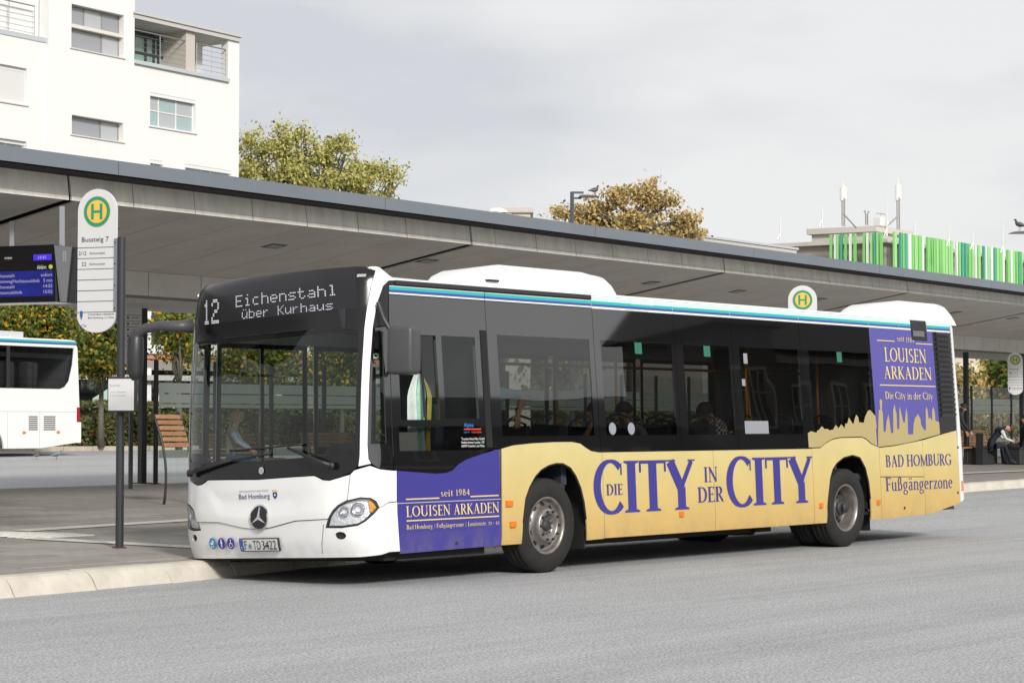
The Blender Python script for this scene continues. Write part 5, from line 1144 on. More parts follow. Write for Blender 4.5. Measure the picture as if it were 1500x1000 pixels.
# =================================================================== GLASS SCREEN, BENCHES
FROST = leafmat('frosted_strip', (.66, .70, .65), .55)
GWL = glass('glass_screen', (.88, .93, .90), 1.3)
w0_ = np.array(gnd(186, 709, .17)); gd = CU; 
gw0 = 0
screen = empty('glass_windbreak', (0, 0, 0), 0, 'long glass windbreak with frosted stripes and dark posts along the platform', 'windbreak')
A_ = np.array([10.1, 15.55, 0]); 
def gw(a, z, off=0): p = A_+CU*a-CN*off; return (p[0], p[1], G(p[0], p[1])+.17+z)
k = 0; a = 1.02
while a < 42:
    L2 = 1.5
    mk('glass_panel', [gw(a+.07, .12), gw(a+L2-.07, .12), gw(a+L2-.07, 2.17), gw(a+.07, 2.17)], [(0, 1, 2, 3)], GWL, screen)
    for z0, z1 in ((1.62, 1.80), (1.44, 1.60), (1.36, 1.42), (.46, .60)):
        if 0 <= a < 3 or True: mk('frosted_stripe', [gw(a+.07, z0, .004), gw(a+L2-.07, z0, .004), gw(a+L2-.07, z1, .004), gw(a+.07, z1, .004)], [(0, 1, 2, 3)], FROST, screen)
    m_ = MB().box(-.035, .035, -.03, .03, 0, 2.2, c=.005).box(-.07, .07, -.06, .06, 0, .015); o = m_.build('post', POSTM, screen); o.location = gw(a, 0)
    a += L2
WOOD = [mat('bench_wood', (.33, .17, .085), .55, noise=.25, nscale=7, stretch=(1, 8, 8), detail=8), mat('bench_wood_b', (.37, .20, .10), .55, noise=.25, nscale=7, stretch=(1, 8, 8), detail=8)]
def lean_bench(p, rz, label):
    e = empty('leaning_bench', p, rz, label, 'bench')
    zt = 1.34; wd = .52
    def prof_(z): return -.24*(z/zt)**2+.07*math.sin(z/zt*math.pi)
    for s_ in (-wd/2-.01, wd/2+.01):
        MB().tube([(s_, -prof_(z)-.25, z) for z in np.linspace(0, zt, 12)], .02, 6).build('leg', POSTM, e, True)
    for i in range(6):
        z0 = .83+i*.083; d = -prof_(z0+.035)-.25; o = MB().box(-wd/2, wd/2, -.012, .012, 0, .066, c=.005).build('slat', WOOD[i % 2], e); o.location = (0, d-.03, z0); o.rotation_euler = (math.radians(-22), 0, 0)
    return e
lb = gnd(237, 738, .17); lb = np.array(lb)+np.array([.27, .25, 0])
lean_bench(lb, .09, 'tall slatted wooden leaning seat on curved dark legs left of the bus front')
def bench(p, rz, L_, label, group='slatted wooden benches on the platform'):
    e = empty('slatted_bench', p, rz, label, 'bench', group)
    for i in range(6): o = MB().box(-L_/2, L_/2, -.012, .012, 0, .055, c=.005).build('back_slat', WOOD[i % 2], e); o.location = (0, .22+i*.02, .50+i*.072)
    for i in range(4): o = MB().box(-L_/2, L_/2, -.05, .05, -.02, .02, c=.005).build('seat_slat', WOOD[(i+1) % 2], e); o.location = (0, -.2+i*.115, .45)
    for s_ in (-L_/2+.2, L_/2-.2):
        MB().tube([(s_, -.18, 0), (s_, -.22, .43)], .025, 6).tube([(s_, .15, 0), (s_, .20, .45), (s_, .34, .95)], .025, 6).build('leg', POSTM, e)
    return e
b1 = gnd(305, 700, .17); bench((12.3, 14.6, G(0, 14.6)+.17), .053, 1.7, 'slatted bench with the woman sitting on it, seen through the windscreen'); bench((15.1, 14.85, G(0, 14.85)+.17), .053, 1.7, 'slatted bench seen through the windscreen beside the driver partition')
bs = gnd(1448, 680, .17); BR = np.array(bs)
bench((BR[0]+.2, BR[1]+.55, G(0, BR[1]+.55)+.17), .053, 3.4, 'slatted bench behind the man in the waistcoat'); 
# dark planter boxes and bins beside the far bench
for px, wd, lb_ in ((1438, .9, 'dark square bin box left of the seated man'), (1494, 1.0, 'dark box at the right edge with a white tag')):
    p = gnd(px, 679.5, .17); e = empty('equipment_box', p, .053, lb_, 'box'); MB().box(-wd*.55, wd*.55, -.25, .25, 0, .44, c=.02).build('body', mat('box_dark', (.03, .03, .032), .6), e); MB().box(-wd*.57, wd*.57, -.27, .27, .44, .47).build('lid', POSTM, e)
    if px > 1450: MB().box(-.02, .14, -.262, -.252, .28, .34).build('tag', SIGNW, e)
    else: MB().box(-.60, -.55, -.3, -.1, 0, .85).build('side_post', POSTM, e)
# white information board on its own dark post, behind the mirror arm
ip = np.array(at_depth(194, 560, 36)); e = empty('information_board', (ip[0], ip[1], G(ip[0], ip[1])+.17), -.35, 'white information board with printed rows behind the stop pole', 'information board')
z0 = ip[2]+(560-565)*0-G(ip[0], ip[1])-.17; k_ = 36/FPX
MB().box(-12*k_, 13*k_, -.03, .03, z0+(560-533)*k_, z0+(560-449)*k_, c=.01).build('panel', SIGNW, e)
fm = flatmap((0, -.031, 0), (1, 0, 0), (0, 0, 1), (0, -1, 0))
for i in range(6):
    y = z0+(560-(462+i*8.7))*k_; mk('rule_line', [fm(-12*k_, y, .002), fm(13*k_, y, .002), fm(13*k_, y+.008, .002), fm(-12*k_, y+.008, .002)], [(0, 1, 2, 3)], GREY, e); MB().box(-10*k_, -7*k_, -.034, -.032, y-.06, y-.025).build('pictogram', GREY, e); MB().box(-3*k_, 9*k_, -.034, -.032, y-.05, y-.03).build('text_row', LG, e)
MB().box(-.03, .03, .03, .09, 0, z0+(560-449)*k_).build('post', POSTM, e)
# =================================================================== BUILDINGS, HEDGES, TREES
class Fac:
    def __init__(s, px, dep, az):
        s.u = np.array([math.cos(az), math.sin(az), 0]); s.n = np.cross(s.u, (0, 0, 1.)); s.p0 = at_depth(px, 620, dep); s.p0[2] = 0
        if s.n@(CAM-s.p0) < 0: s.n = -s.n
    def uv(s, px, py): P_ = hit(px, py, s.p0, s.n); return float((P_-s.p0)@s.u), float(P_[2])
    def map(s, a, b, o): return s.p0+s.u*a+s.n*o+np.array([0, 0, b])
    def rect(s, x0, y0, x1, y1):
        a, b = s.uv(x0, y0); c, d = s.uv(x1, y1); return (min(a, c), max(a, c), min(b, d), max(b, d))
def rp(r): return R(r[0], r[1], r[2], r[3])
def window(F_, parent, r, xs, ys_, fm, gm, inset=.22, t=.06, names=('window', 'pane')):
    """frame bars with panes; xs, ys_ fractions of inner bars"""
    m_ = MB(); x0, x1, z0, z1 = r
    def b(a0, a1, c0, c1, o=0, d=.07): m_.obox(F_.map(a0, c0, -inset+o), F_.u*(a1-a0), (0, 0, c1-c0), F_.n*-d)
    b(x0, x1, z0, z0+t); b(x0, x1, z1-t, z1); b(x0, x0+t, z0+t, z1-t); b(x1-t, x1, z0+t, z1-t)
    X = [x0+t*.5]+[x0+(x1-x0)*f for f in xs]+[x1-t*.5]; Z = [z0+t*.5]+[z0+(z1-z0)*f for f in ys_]+[z1-t*.5]
    for x in X[1:-1]: b(x-t*.5, x+t*.5, z0+t, z1-t, .004)
    for z in Z[1:-1]: b(x0+t, x1-t, z-t*.4, z+t*.4, .002)
    w_ = m_.build(names[0], fm, parent)
    for i in range(len(X)-1):
        for j in range(len(Z)-1):
            g = gm[(i+j) % len(gm)] if isinstance(gm, list) else gm
            mk(names[1], [F_.map(X[i], Z[j], -inset-.03), F_.map(X[i+1], Z[j], -inset-.03), F_.map(X[i+1], Z[j+1], -inset-.03), F_.map(X[i], Z[j+1], -inset-.03)], [(0, 1, 2, 3)], g, w_)
    return w_
WALLW = mat('render_white', (.80, .80, .785), .85, noise=.03, nscale=1.2, stretch=(1, 1, .15), detail=8)
FR_G = mat('frame_grey_brown', (.30, .27, .26), .5); FR_W = mat('frame_white', (.78, .78, .78), .5)
def wglass(name, col, r_=.08): return mat(name, col, r_, spec=.8)
PGREY = wglass('pane_grey', (.30, .31, .33)); PLT = wglass('pane_light', (.42, .44, .46)); PGRN = wglass('pane_green', (.26, .42, .33)); PDK = wglass('pane_dark', (.03, .035, .035)); PTEAL = wglass('pane_teal', (.34, .44, .44))
# ---- white apartment building
F1 = Fac(352, 108, math.radians(5.87)); wb = empty('apartment_building', F1.p0, 0, 'white rendered apartment building with recessed windows and a corner loggia', 'building')
for_w = []
def W_(o): return o
ur = F1.uv(352.5, 200)[0]; u197 = F1.uv(197, 60)[0]; u67 = F1.uv(67.5, 60)[0]; uL = -40
zt_r = F1.uv(352.5, 56)[1]-.12; lo = F1.rect(197.5, 22, 336.5, 120); zf = lo[2]; 
r1 = F1.rect(105, 5.6, 181, 84.8); r2 = F1.rect(105.3, 168, 180.4, 208); r3 = F1.rect(222.7, 135, 289, 195); r4 = F1.rect(222.7, 233.5, 241.6, 250); r5 = F1.rect(274, 240, 341.5, 263); r6 = F1.rect(-60, -60, 67.5, 62); r6 = (r6[0], r6[1], F1.uv(67, 62.5)[1], F1.uv(67, 62.5)[1]+3.2); r7 = F1.rect(-40, 86, 39, 154); r8 = F1.rect(-40, 196, 39, 228)
tv = F1.uv(197, 0)[1]+4
wallL = R(uL, u197, -.5, tv); lz1 = F1.uv(337, 60)[1]-.05
ob = lambda F_, o: o
def par(o): o.parent = wb; o.location = (-F1.p0[0], -F1.p0[1], 0); return o
def ps(name, outs, m, holes=(), th=.45, off=0): return par(sheet(name, outs, F1.map, m, None, holes, th, off, (30, 30), False, False, False))
ps('wall', [wallL], WALLW, [rp(r) for r in (r1, r2, r6, r7, r8)])
ps('wall', [[(u197+.001, -.5), (ur, -.5), (ur, zt_r), (lo[1], zt_r), (lo[1], zf), (u197+.001, zf)]], WALLW, [rp(r) for r in (r3, r4, r5)], off=-.12)
ho = bpy.data.objects.new('x', None)
def win(*a, **k): w_ = window(F1, None, *a, **k); par(w_); return w_
for r, xs_w, ys_w, fm_, gm_ in ((( r1[0], r1[1], r1[2], r1[2]+(r1[3]-r1[2])*.47), (.66,), (), FR_G, [PGREY, PLT]), ((r1[0], r1[1], r1[2]+(r1[3]-r1[2])*.55, r1[3]), (.32, .66), (), FR_G, [PGREY, PLT]), (r2, (.64,), (), FR_G, [PGREY, PLT]),
                 (r3, (.24, .62), (.48,), FR_W, [PTEAL, PLT]), (r4, (.5,), (), FR_W, PTEAL), (r5, (.4, .6), (), FR_W, PTEAL), (r7, (.68,), (), FR_W, [PLT, PLT]), (r8, (.68,), (), FR_W, PLT)):
    win(r, xs_w, ys_w, fm_, gm_, inset=.30)
mb = MB().obox(F1.map(r1[0], r1[2]+(r1[3]-r1[2])*.47, -.05), F1.u*(r1[1]-r1[0]), (0, 0, (r1[3]-r1[2])*.08), F1.n*-.3); par(mb.build('spandrel', mat('render_shade', (.70, .67, .62), .8), None))
for r in (r1, r2, r3, r7): m_ = MB().obox(F1.map(r[0]-.1, r[2]-.07, .06 if r is not r3 else -.06), F1.u*(r[1]-r[0]+.2), (0, 0, .05), F1.n*-.3); par(m_.build('sill', mat('sill_pale', (.62, .6, .56), .6), None))
for r in (r3, r4, r5, r7, r8): m_ = MB().obox(F1.map(r[0], r[3]-.16, -.14), F1.u*(r[1]-r[0]), (0, 0, .16), F1.n*-.16); par(m_.build('shutter_box', FR_W, None))
m_ = MB().obox(F1.map(r7[0], r7[2]+.02, -.1), F1.u*(r7[1]-r7[0]), (0, 0, r7[3]-r7[2]-.2), F1.n*-.05); par(m_.build('roller_blind', mat('blind_pale', (.68, .67, .66), .7), None))
# body behind, loggia, roof slab, balconies
m_ = MB(); body_top = zf-.05
m_.obox(F1.map(uL, -.5, -.5), F1.u*(ur-uL-.01), (0, 0, body_top+.5), F1.n*-12); m_.obox(F1.map(uL, body_top, -3.6), F1.u*(F1.uv(276, 60)[0]-uL), (0, 0, zt_r-body_top), F1.n*-8); m_.obox(F1.map(uL, body_top, -.5), F1.u*(u197-uL-.45), (0, 0, tv-body_top), F1.n*-8)
par(m_.build('building_core', WALLW, None))
F1b = F1
rg = (u197, F1.uv(277, 60)[0]+.3, zf, zt_r-.35)
w_ = window(F1, None, rg, (.18, .42, .62, .76, .84), (.5,), mat('frame_dark', (.05, .05, .055), .5), [PGRN, PTEAL, PGRN], inset=1.7, t=.16, names=('loggia_window', 'pane')); par(w_)
m_ = MB().obox(F1.map(u197-.1, zt_r-.08, .0), F1.u*(ur-u197+.05), (0, 0, .22), F1.n*-9).obox(F1.map(u197-.1, zt_r+.14, .08), F1.u*(ur-u197+.12), (0, 0, .10), F1.n*-9); par(m_.build('roof_slab', mat('roof_edge', (.55, .54, .52), .6), None))
m_ = MB().obox(F1.map(u197, zf-.02, .02), F1.u*(lo[1]-u197), (0, 0, .18), F1.n*-.5); par(m_.build('loggia_kerb', mat('kerb_zinc', (.50, .53, .56), .5), None))
uc0, uc1 = F1.uv(288, 60)[0]-.35, F1.uv(292, 60)[0]; m_ = MB().obox(F1.map(uc0-.2, zf, -.2), F1.u*.65, (0, 0, zt_r-zf), F1.n*-3.2); par(m_.build('loggia_column', mat('render_beige', (.55, .50, .45), .8), None))
m_ = MB().obox(F1.map(lo[1]-.55, zf, -1.8), F1.u*.5, (0, 0, zt_r-zf), F1.n*-.3) ; par(m_.build('loggia_pier', WALLW, None))
RAIL = mat('rail_steel', (.38, .36, .35), .4, metal=.6)
def railing(u0, u1, z, o, h=1.5):
    m_ = MB(); m_.tube([F1.map(u0, z+h, o), F1.map(u1, z+h, o)], .035, 6)
    for k in range(1, 6): m_.tube([F1.map(u0, z+h*k/6, o), F1.map(u1, z+h*k/6, o)], .010, 4)
    n_ = max(2, int((u1-u0)/1.5))
    for i in range(n_+1): x = u0+(u1-u0)*i/n_; m_.tube([F1.map(x, z, o), F1.map(x, z+h, o)], .022, 4)
    par(m_.build('railing', RAIL, None))
railing(u197, uc0+.05, zf+.15, -.25); railing(uc0+.65, lo[1], zf+.15, -.25); railing(uc0+.65, lo[1], zf+.15, -3.2)
railing(r6[0], F1.uv(55, 50)[0], r6[2]+.1, -.2)
m_ = MB().obox(F1.map(r6[0], r6[2]-.02, .04), F1.u*(r6[1]-r6[0]), (0, 0, .22), F1.n*-.5).obox(F1.map(r6[0], r6[2], -2.6), F1.u*(r6[1]-r6[0]), (0, 0, 4.9), F1.n*-.1); par(m_.build('balcony_edge', mat('kerb_zinc', (.5, .53, .56), .5), None))
m_ = MB().obox(F1.map(u67+.02-.0, -.5, .14), F1.u*.9, (0, 0, tv+.5), F1.n*-.13); par(m_.build('wall_strip', WALLW, None))
bpy.data.objects.remove(ho)
# ---- office with green slats
F2 = Fac(1297, 100, math.radians(3.)); F3 = Fac(1297, 100, math.radians(98.7)); C0 = F2.p0
ob2 = empty('office_building', C0, 0, 'beige flat-roofed office screened by green and white vertical slats', 'building')
def par2(o): o.parent = ob2; o.location = (-C0[0], -C0[1], 0); return o
BEI = mat('render_beige_grey', (.36, .32, .29), .85, noise=.05, nscale=1); BEI2 = mat('parapet_beige', (.55, .51, .47), .8)
zc = F2.uv(1297, 356)[1]; ul = F3.uv(1127, 358)[0]; sgn = 1 if ul > 0 else -1
m_ = MB().obox((*C0[:2], -.5), F2.u*70, F3.u*ul, (0, 0, zc+.5)); par2(m_.build('wall', BEI, None)); m_ = MB().obox(C0+np.array([0, 0, zc])-F2.u*.3-F3.u*sgn*.3, F2.u*70, F3.u*(ul+sgn*.6), (0, 0, .18)); par2(m_.build('parapet', BEI2, None))
C1 = C0+F2.u*3.0+F3.u*sgn*5.0; F2b = Fac(1281, float((C1-CAM)@FW), math.radians(3.)); F2b.p0 = C1.copy(); C1z = hit(1281, 331, C1, F2b.n)[2]; lu = sgn*9.0; C1 = hit(1281, 331, C1, F2b.n); C1[2] = 0; F2b.p0 = C1.copy(); F3b = Fac(1281, 100, math.radians(98.7)); F3b.p0 = C1.copy(); lub = F3b.uv(1189, 334)[0]; ru = F2b.uv(1333, 345)[0]
m_ = MB().obox(C1+np.array([0, 0, zc]), F2.u*ru, F3.u*lub, (0, 0, C1z-zc-.3)); par2(m_.build('penthouse', BEI2, None)); m_ = MB().obox(C1+np.array([0, 0, C1z-.3])-F2.u*.2-F3.u*np.sign(lub)*.2, F2.u*(ru+.4), F3.u*(lub+np.sign(lub)*.4), (0, 0, .3)); par2(m_.build('penthouse_parapet', BEI2, None))
for x0, x1 in ((1195, 1216),): m_ = MB(); a, z = F3b.uv(x0, 345); b, _ = F3b.uv(x1, 345); m_.obox(C1+F3.u*a+F2.u*-.05+np.array([0, 0, zc+.25]), F3.u*(b-a), F2.u*.1, (0, 0, .8)); par2(m_.build('window', PDK, None))
for x in (1197, 1262, 1231): a = F3.uv(x, 370)[0]; m_ = MB().obox(C0+F3.u*a-F2.u*.06+np.array([0, 0, zc-2.6]), F3.u*sgn*1.8, F2.u*.1, (0, 0, 1.7)); par2(m_.build('window', wglass('pane_blue_grey', (.16, .18, .21)), None))
for k in range(9): m_ = MB().obox(C0+F2.u*(2+k*4.6)-F3.u*sgn*.06+np.array([0, 0, zc-2.9]), F2.u*2.2, F3.u*.1, (0, 0, 2.0)); par2(m_.build('window', [PDK, mat('blind_white', (.75, .75, .73), .6)][k % 3 == 1], None))
SLC = [mat('slat_green', (.22, .58, .16), .5), mat('slat_light', (.32, .66, .24), .5), mat('slat_teal', (.07, .38, .26), .5), mat('slat_white', (.70, .80, .70), .5)]
sm_ = {}
def slat_(p, wd, k, zt_):
    key = (k, round(wd, 2))
    if key not in sm_: o = MB().box(-wd/2, wd/2, -.05, .05, 0, 6.0).build('slat', SLC[k], None); sm_[key] = o.data
    else: o = bpy.data.objects.new('slat', sm_[key]); COL.objects.link(o)
    o.parent = ob2; o.location = (p[0]-C0[0], p[1]-C0[1], zt_-6.0); return o
off_ = -.9
corner = C0-F2.u*.9-F3.u*sgn*.9
for x, k in ((1217.5, 0), (1224, 3), (1227.5, 1), (1232.5, 2), (1239, 0), (1246, 3), (1252.5, 0), (1266, 0), (1271, 3), (1277, 1), (1282, 2), (1286, 1), (1291, 0)):
    F3.p0 = corner.copy(); a = F3.uv(x, 370)[0]; p = corner+F3.u*a; o = slat_(p, .16, k, zc+.42); o.rotation_euler = (0, 0, math.radians(8.7))
a = .0; rg_ = random.Random(5)
while a < 55:
    wd = rg_.choice((.14, .18, .22, .3)); k = rg_.choice((0, 0, 0, 1, 1, 1, 1, 2, 3, 3)); slat_(corner+F2.u*(a+wd/2), wd, k, zc+.42); a += wd+rg_.choice((.08, .12, .18, .24, .4))
for dz in (.1, 1.3, 2.5):
    m_ = MB().obox(corner+F3.u*sgn*.1+F2.u*.1+np.array([0, 0, zc-dz]), F2.u*56, F3.u*sgn*.05, (0, 0, .06)); par2(m_.build('slat_rail', FR_W, None))
WHM = mat('mast_white', (.72, .72, .70), .5)
def mast(px, y0, y1, dep, w_, label, cat='antenna', thin=False):
    p = at_depth(px, y1, dep); z1 = at_depth(px, y0, dep)[2]; e = empty('lightning_rod' if thin else 'antenna_mast', p, 0, label, cat, 'thin white rods on the office roof' if thin else None); h = z1-p[2]
    if thin: MB().tube([(0, 0, 0), (0, 0, h*.65), (0, 0, h)], [.05, .03, .012], 6).build('rod', WHM, e); MB().tube([(-.25, 0, -.0), (0, 0, .35)], .03, 4).build('stay', WHM, e); return e
    m_ = MB()
    for s_ in (-.12, .12):
        m_.tube([(s_, 0, 0), (s_, 0, h*.62)], .035, 6)
    for k in range(14): m_.box(-.12, .12, -.02, .02, h*.62*k/14, h*.62*k/14+.05)
    m_.build('lattice_pole', mat('mast_grey', (.35, .34, .34), .5, metal=.4), e)
    for i, (dx, hh) in enumerate(((-.16, .0), (.0, .06), (.17, .03))): MB().box(dx-.07, dx+.07, -.07, .07, h*(.58+hh), h*(.9+hh*.6), c=.02).build('panel_antenna', WHM, e)
    MB().tube([(0, 0, h*.9), (0, 0, h*1.06)], .02, 4).build('tip', WHM, e)
    MB().tube([(0, 0, h*.28), (w_, 0, 0)], .05, 4).build('brace', mat('mast_grey', (.35, .34, .34), .5, metal=.4), e); return e
mast(1235.5, 268, 331, 104, 1.2, 'white cell antenna mast, left one on the office roof', ); mast(1316, 264, 336, 106, -1.3, 'tall cell antenna mast with two white panels, right one on the office roof')
for i, (x, a, b) in enumerate(((1143, 312, 352), (1204, 297, 333), (1299, 282, 346), (1340, 318, 352), (1390, 325, 361), (1425, 333, 366), (1469, 316, 371))):
    mast(x, a, b, 101, 0, ['leftmost thin white rod at the low end of the office roof', 'thin white rod left of the left antenna mast', 'tall thin white rod at the corner of the slatted front', 'thin white rod just right of the right antenna mast', 'thin white rod above the middle of the green slats', 'short white rod above the right half of the green slats', 'rightmost tall thin white rod above the green slats'][i], 'rod', True)
p = at_depth(1269.5, 330, 104); e = empty('roof_ladder', p, 0, 'small steel ladder with curved hoops between the antenna masts', 'ladder'); m_ = MB(); k_ = 104/FPX
for s_ in (-3, 3): m_.tube([(s_*k_, 0, 0), (s_*k_, 0, 16*k_), (s_*k_*1.6, 0, 21*k_), (s_*k_*2.4, 0, 20*k_)], .03, 5)
m_.build('rails', RAIL, e); m_ = MB()
for k in range(5): m_.tube([(-3*k_, 0, (3+k*3)*k_), (3*k_, 0, (3+k*3)*k_)], .02, 4)
m_.build('rungs', RAIL, e)
p = at_depth(1290, 332, 105); e = empty('roof_unit', p, 0, 'white ventilation unit right of the roof ladder', 'roof unit'); MB().box(-.35, .1, -.2, .2, 0, .45, c=.03).box(.2, .5, -.2, .2, 0, .3, c=.03).build('housing', WHM, e); MB().box(-.4, .5, -.02, .02, .62, .65).tube([(0, 0, .4), (0, 0, .65)], .02, 4).build('frame', RAIL, e)
# roofs peeping over the canopy
def boxat(name, px0, px1, y0, y1, dep, m, label, cat, kind=None):
    a = at_depth(px0, y1, dep); b = at_depth(px1, y1, dep); t = at_depth(px0, y0, dep)[2]; c_ = (a+b)/2; hw = np.linalg.norm(b-a)/2
    e = empty(name, (c_[0], c_[1], 0), -.88, label, cat); MB().box(-hw, hw, 0, 6, .5, t-.2, c=.02).build('wall', m, e); MB().box(-hw-.1, hw+.1, -.1, 6.1, t-.2, t, c=.02).build('roof', BEI2, e); return e
boxat('stair_tower', 740, 777, 303, 330, 70, mat('render_cream', (.62, .55, .45), .8), 'small cream roof box with grey side peeping over the canopy', 'roof box')
p = at_depth(728, 312, 69); e = empty('roof_dome', p, 0, 'low white domed roof light left of the cream roof box', 'roof light'); MB().lathe([(.35, 0), (.33, .08), (.2, .15), (0, .17)], 16).build('dome', WHM, e, True); e.rotation_euler = (math.pi/2, 0, 0); MB().box(-.4, .4, -.1, 0, -.3, .3).build('base', BEI, e)
F4 = Fac(1030, 85, math.radians(3.)); a, z = F4.uv(1028, 346); b, z2 = F4.uv(1158, 366); e = empty('flat_roof_building', F4.p0, 0, 'low building whose pale flat roof edge shows over the canopy', 'building')
def lp(m_, nm, mm): o = m_.build(nm, mm, e); o.location = tuple(-F4.p0); return o
lp(MB().obox(F4.map(a, .5, 0), F4.u*(b-a), (0, 0, z-.8), F4.n*-8), 'wall', BEI); lp(MB().obox(F4.map(a-.3, z-.25, .3), F4.u*(b-a+.3), (0, 0, .15), F4.n*-9), 'roof', BEI2); lp(MB().obox(F4.map(a-.3, z-.09, .35), F4.u*(b-a+.4), (0, 0, .09), F4.n*-9), 'roof_edge', mat('kerb_zinc', (.5, .53, .56), .5))
# street lamps
LMP = mat('lamp_grey', (.10, .105, .12), .45, metal=.4)
def pigeon(loc, rz, label, s_=1., dark=False, group='pigeons'):
    e = empty('pigeon', loc, rz, label, 'pigeon'); 
    if group: e['group'] = group
    B_ = mat('pigeon_dark', (.10, .085, .075), .8, noise=.3, nscale=30) if dark else mat('pigeon_grey', (.20, .21, .24), .7, noise=.35, nscale=25)
    m_ = MB().tube([(-.20, 0, .105), (-.13, 0, .115), (-.06, 0, .125), (.0, 0, .135), (.06, 0, .15), (.085, 0, .185), (.09, 0, .215), (.105, 0, .235), (.125, 0, .235), (.14, 0, .228)], [.012, .025, .048, .058, .05, .032, .022, .026, .020, .006], 10); m_.build('body', B_, e, True)
    MB().tube([(.138, 0, .230), (.162, 0, .222)], [.007, .002], 5).build('beak', INK, e)
    for s in (-1, 1):
        w_ = MB(); w_.tube([(.05, s*.045, .145), (-.03, s*.058, .125), (-.12, s*.03, .11), (-.19, s*.012, .10)], [.012, .028, .018, .004], 6); w_.build('wing', mat('pigeon_wing', (.13, .135, .15), .7), e, True)
        MB().tube([(-.01, s*.022, .085), (.0, s*.024, .0), (.03, s*.024, .003)], .005, 4).build('leg', mat('pigeon_leg', (.35, .12, .08), .6), e)
    e.scale = (s_, s_, s_); return e
def lamp(px, ytop, ybase, dep, label, arm_px, bird=None):
    t = at_depth(px, ytop, dep); e = empty('street_lamp', (t[0], t[1], .3), 0, label, 'street lamp'); h = t[2]-.3; k_ = dep/FPX; u = RT
    MB().tube([(0, 0, 0), (0, 0, h)], [.08, .055], 8).build('pole', LMP, e)
    MB().obox((0, 0, h-.05), u*(17*k_), (0, 0, .06), np.array([-u[1], u[0], 0])*.06).obox((0, 0, h-.20), u*(14*k_), (0, 0, .05), np.array([-u[1], u[0], 0])*.06).build('arm', LMP, e)
    m_ = MB(); V = []; sec = [(10, 0, 2), (14, 1.2, 3.2), (25, 1.8, 3.2), (36, 1.0, 2.0), (39.5, .2, .6)]
    nn = np.array([-u[1], u[0], 0])
    for x, a, b in sec: V += [u*(x*k_)-nn*.13+np.array([0, 0, h-8.2*k_]), u*(x*k_)+nn*.13+np.array([0, 0, h-8.2*k_]), u*(x*k_)+nn*.13+np.array([0, 0, h-8.2*k_+b*k_]), u*(x*k_)-nn*.13+np.array([0, 0, h-8.2*k_+b*k_])]
    Fq = [(i*4+j, i*4+(j+1) % 4, i*4+4+(j+1) % 4, i*4+4+j) for i in range(4) for j in range(4)]+[(0, 1, 2, 3), (19, 18, 17, 16)]
    m_.add(V, Fq); m_.build('lamp_head', LMP, e)
    return e, t, k_
_, t, k_ = lamp(838, 281, 340, 60, 'double-armed grey street lamp in front of the brown tree, a pigeon on its head', 39)
pigeon(t+RT*(33*k_)+np.array([0, 0, -5.2*k_]), -.7+.5, 'dark pigeon perched on the head of the left street lamp', 1.15, True, None)
_, t, k_ = lamp(1518, 334, 340, 60, 'street lamp whose flat head enters the picture at the right edge', -39)
for o in list(_.children): o.rotation_euler = (0, 0, math.pi)
p = at_depth(1493.5, 337.5, 60); pigeon(p, 2.6, 'dark pigeon perched on the lamp head at the right edge', 1.25, True, None)
# ---- terracotta building behind the far hedge
F5 = Fac(200, 76, math.radians(-12.)); tb = empty('terracotta_building', F5.p0, 0, 'building with terracotta band, white columns and dark glazing behind the hedge', 'building')
def par5(o): o.parent = tb; o.location = tuple(-F5.p0); return o
TER = mat('terracotta', (.50, .24, .17), .8, noise=.1, nscale=2)
def fx5(x0, y0, x1, y1, o=0, d=.3): r = F5.rect(x0, y0, x1, y1); m_ = MB().obox(F5.map(r[0], r[2], o), F5.u*(r[1]-r[0]), (0, 0, r[3]-r[2]), F5.n*-d); return m_
par5(fx5(-80, 380, 700, 664, -1.2, 6).build('wall', mat('wall_dark_glazed', (.07, .075, .07), .5), None))
z_ = 0
for i, x in enumerate(range(-80, 700, 52)): par5(fx5(x, 516, x+51.4, 525.7, 0, .5).build('cladding_panel', TER, None)); par5(fx5(x, 526.3, x+51.4, 536, 0, .5).build('cladding_panel', TER, None))
par5(fx5(-80, 511, 700, 515.5, .08, .6).build('sill', FR_W, None)); par5(fx5(-80, 536.5, 700, 538.5, .02, .4).build('drip_edge', FR_G, None)); par5(fx5(-80, 553, 700, 557, .4, .3).build('handrail', mat('rail_pale', (.5, .48, .46), .5), None))
for x in (20, 211, 402, 560): par5(fx5(x, 380, x+8, 511, .12, .6).build('column', FR_W, None)); par5(fx5(x, 539, x+8, 600, .12, .6).build('column', FR_W, None))
for x0 in range(-60, 680, 38):
    if abs((x0-20) % 191) < 8: continue
    for (ya, yb) in ((452, 509), (540, 575)):
        r = F5.rect(x0+2, ya, x0+34, yb); w_ = window(F5, None, r, (.33, .66), (.25,) if ya < 500 else (), mat('frame_dark2', (.06, .06, .065), .5), [PDK, wglass('pane_greenish', (.12, .18, .14)), PDK], inset=.7, t=.10); par5(w_)
for x in (240, 258): r = F5.rect(x, 563, x+11, 600); par5(window(F5, None, r, (.5,), (), FR_W, wglass('pane_door', (.12, .13, .12)), inset=.5, t=.12, names=('entrance_door', 'pane')))
p = F5.map(F5.uv(118, 590)[0], 0, 1.0); a = F5.uv(118, 588)[1]; b = F5.uv(150, 561)[1]
par5(mk('stair_balustrade', [F5.map(F5.uv(116, 590)[0], a-.4, 1.), F5.map(F5.uv(152, 560)[0], b-.35, 1.), F5.map(F5.uv(152, 560)[0], b, 1.), F5.map(F5.uv(116, 590)[0], a+.1, 1.)], [(0, 1, 2, 3)], mat('balustrade_glass', (.45, .60, .52), .2), None))
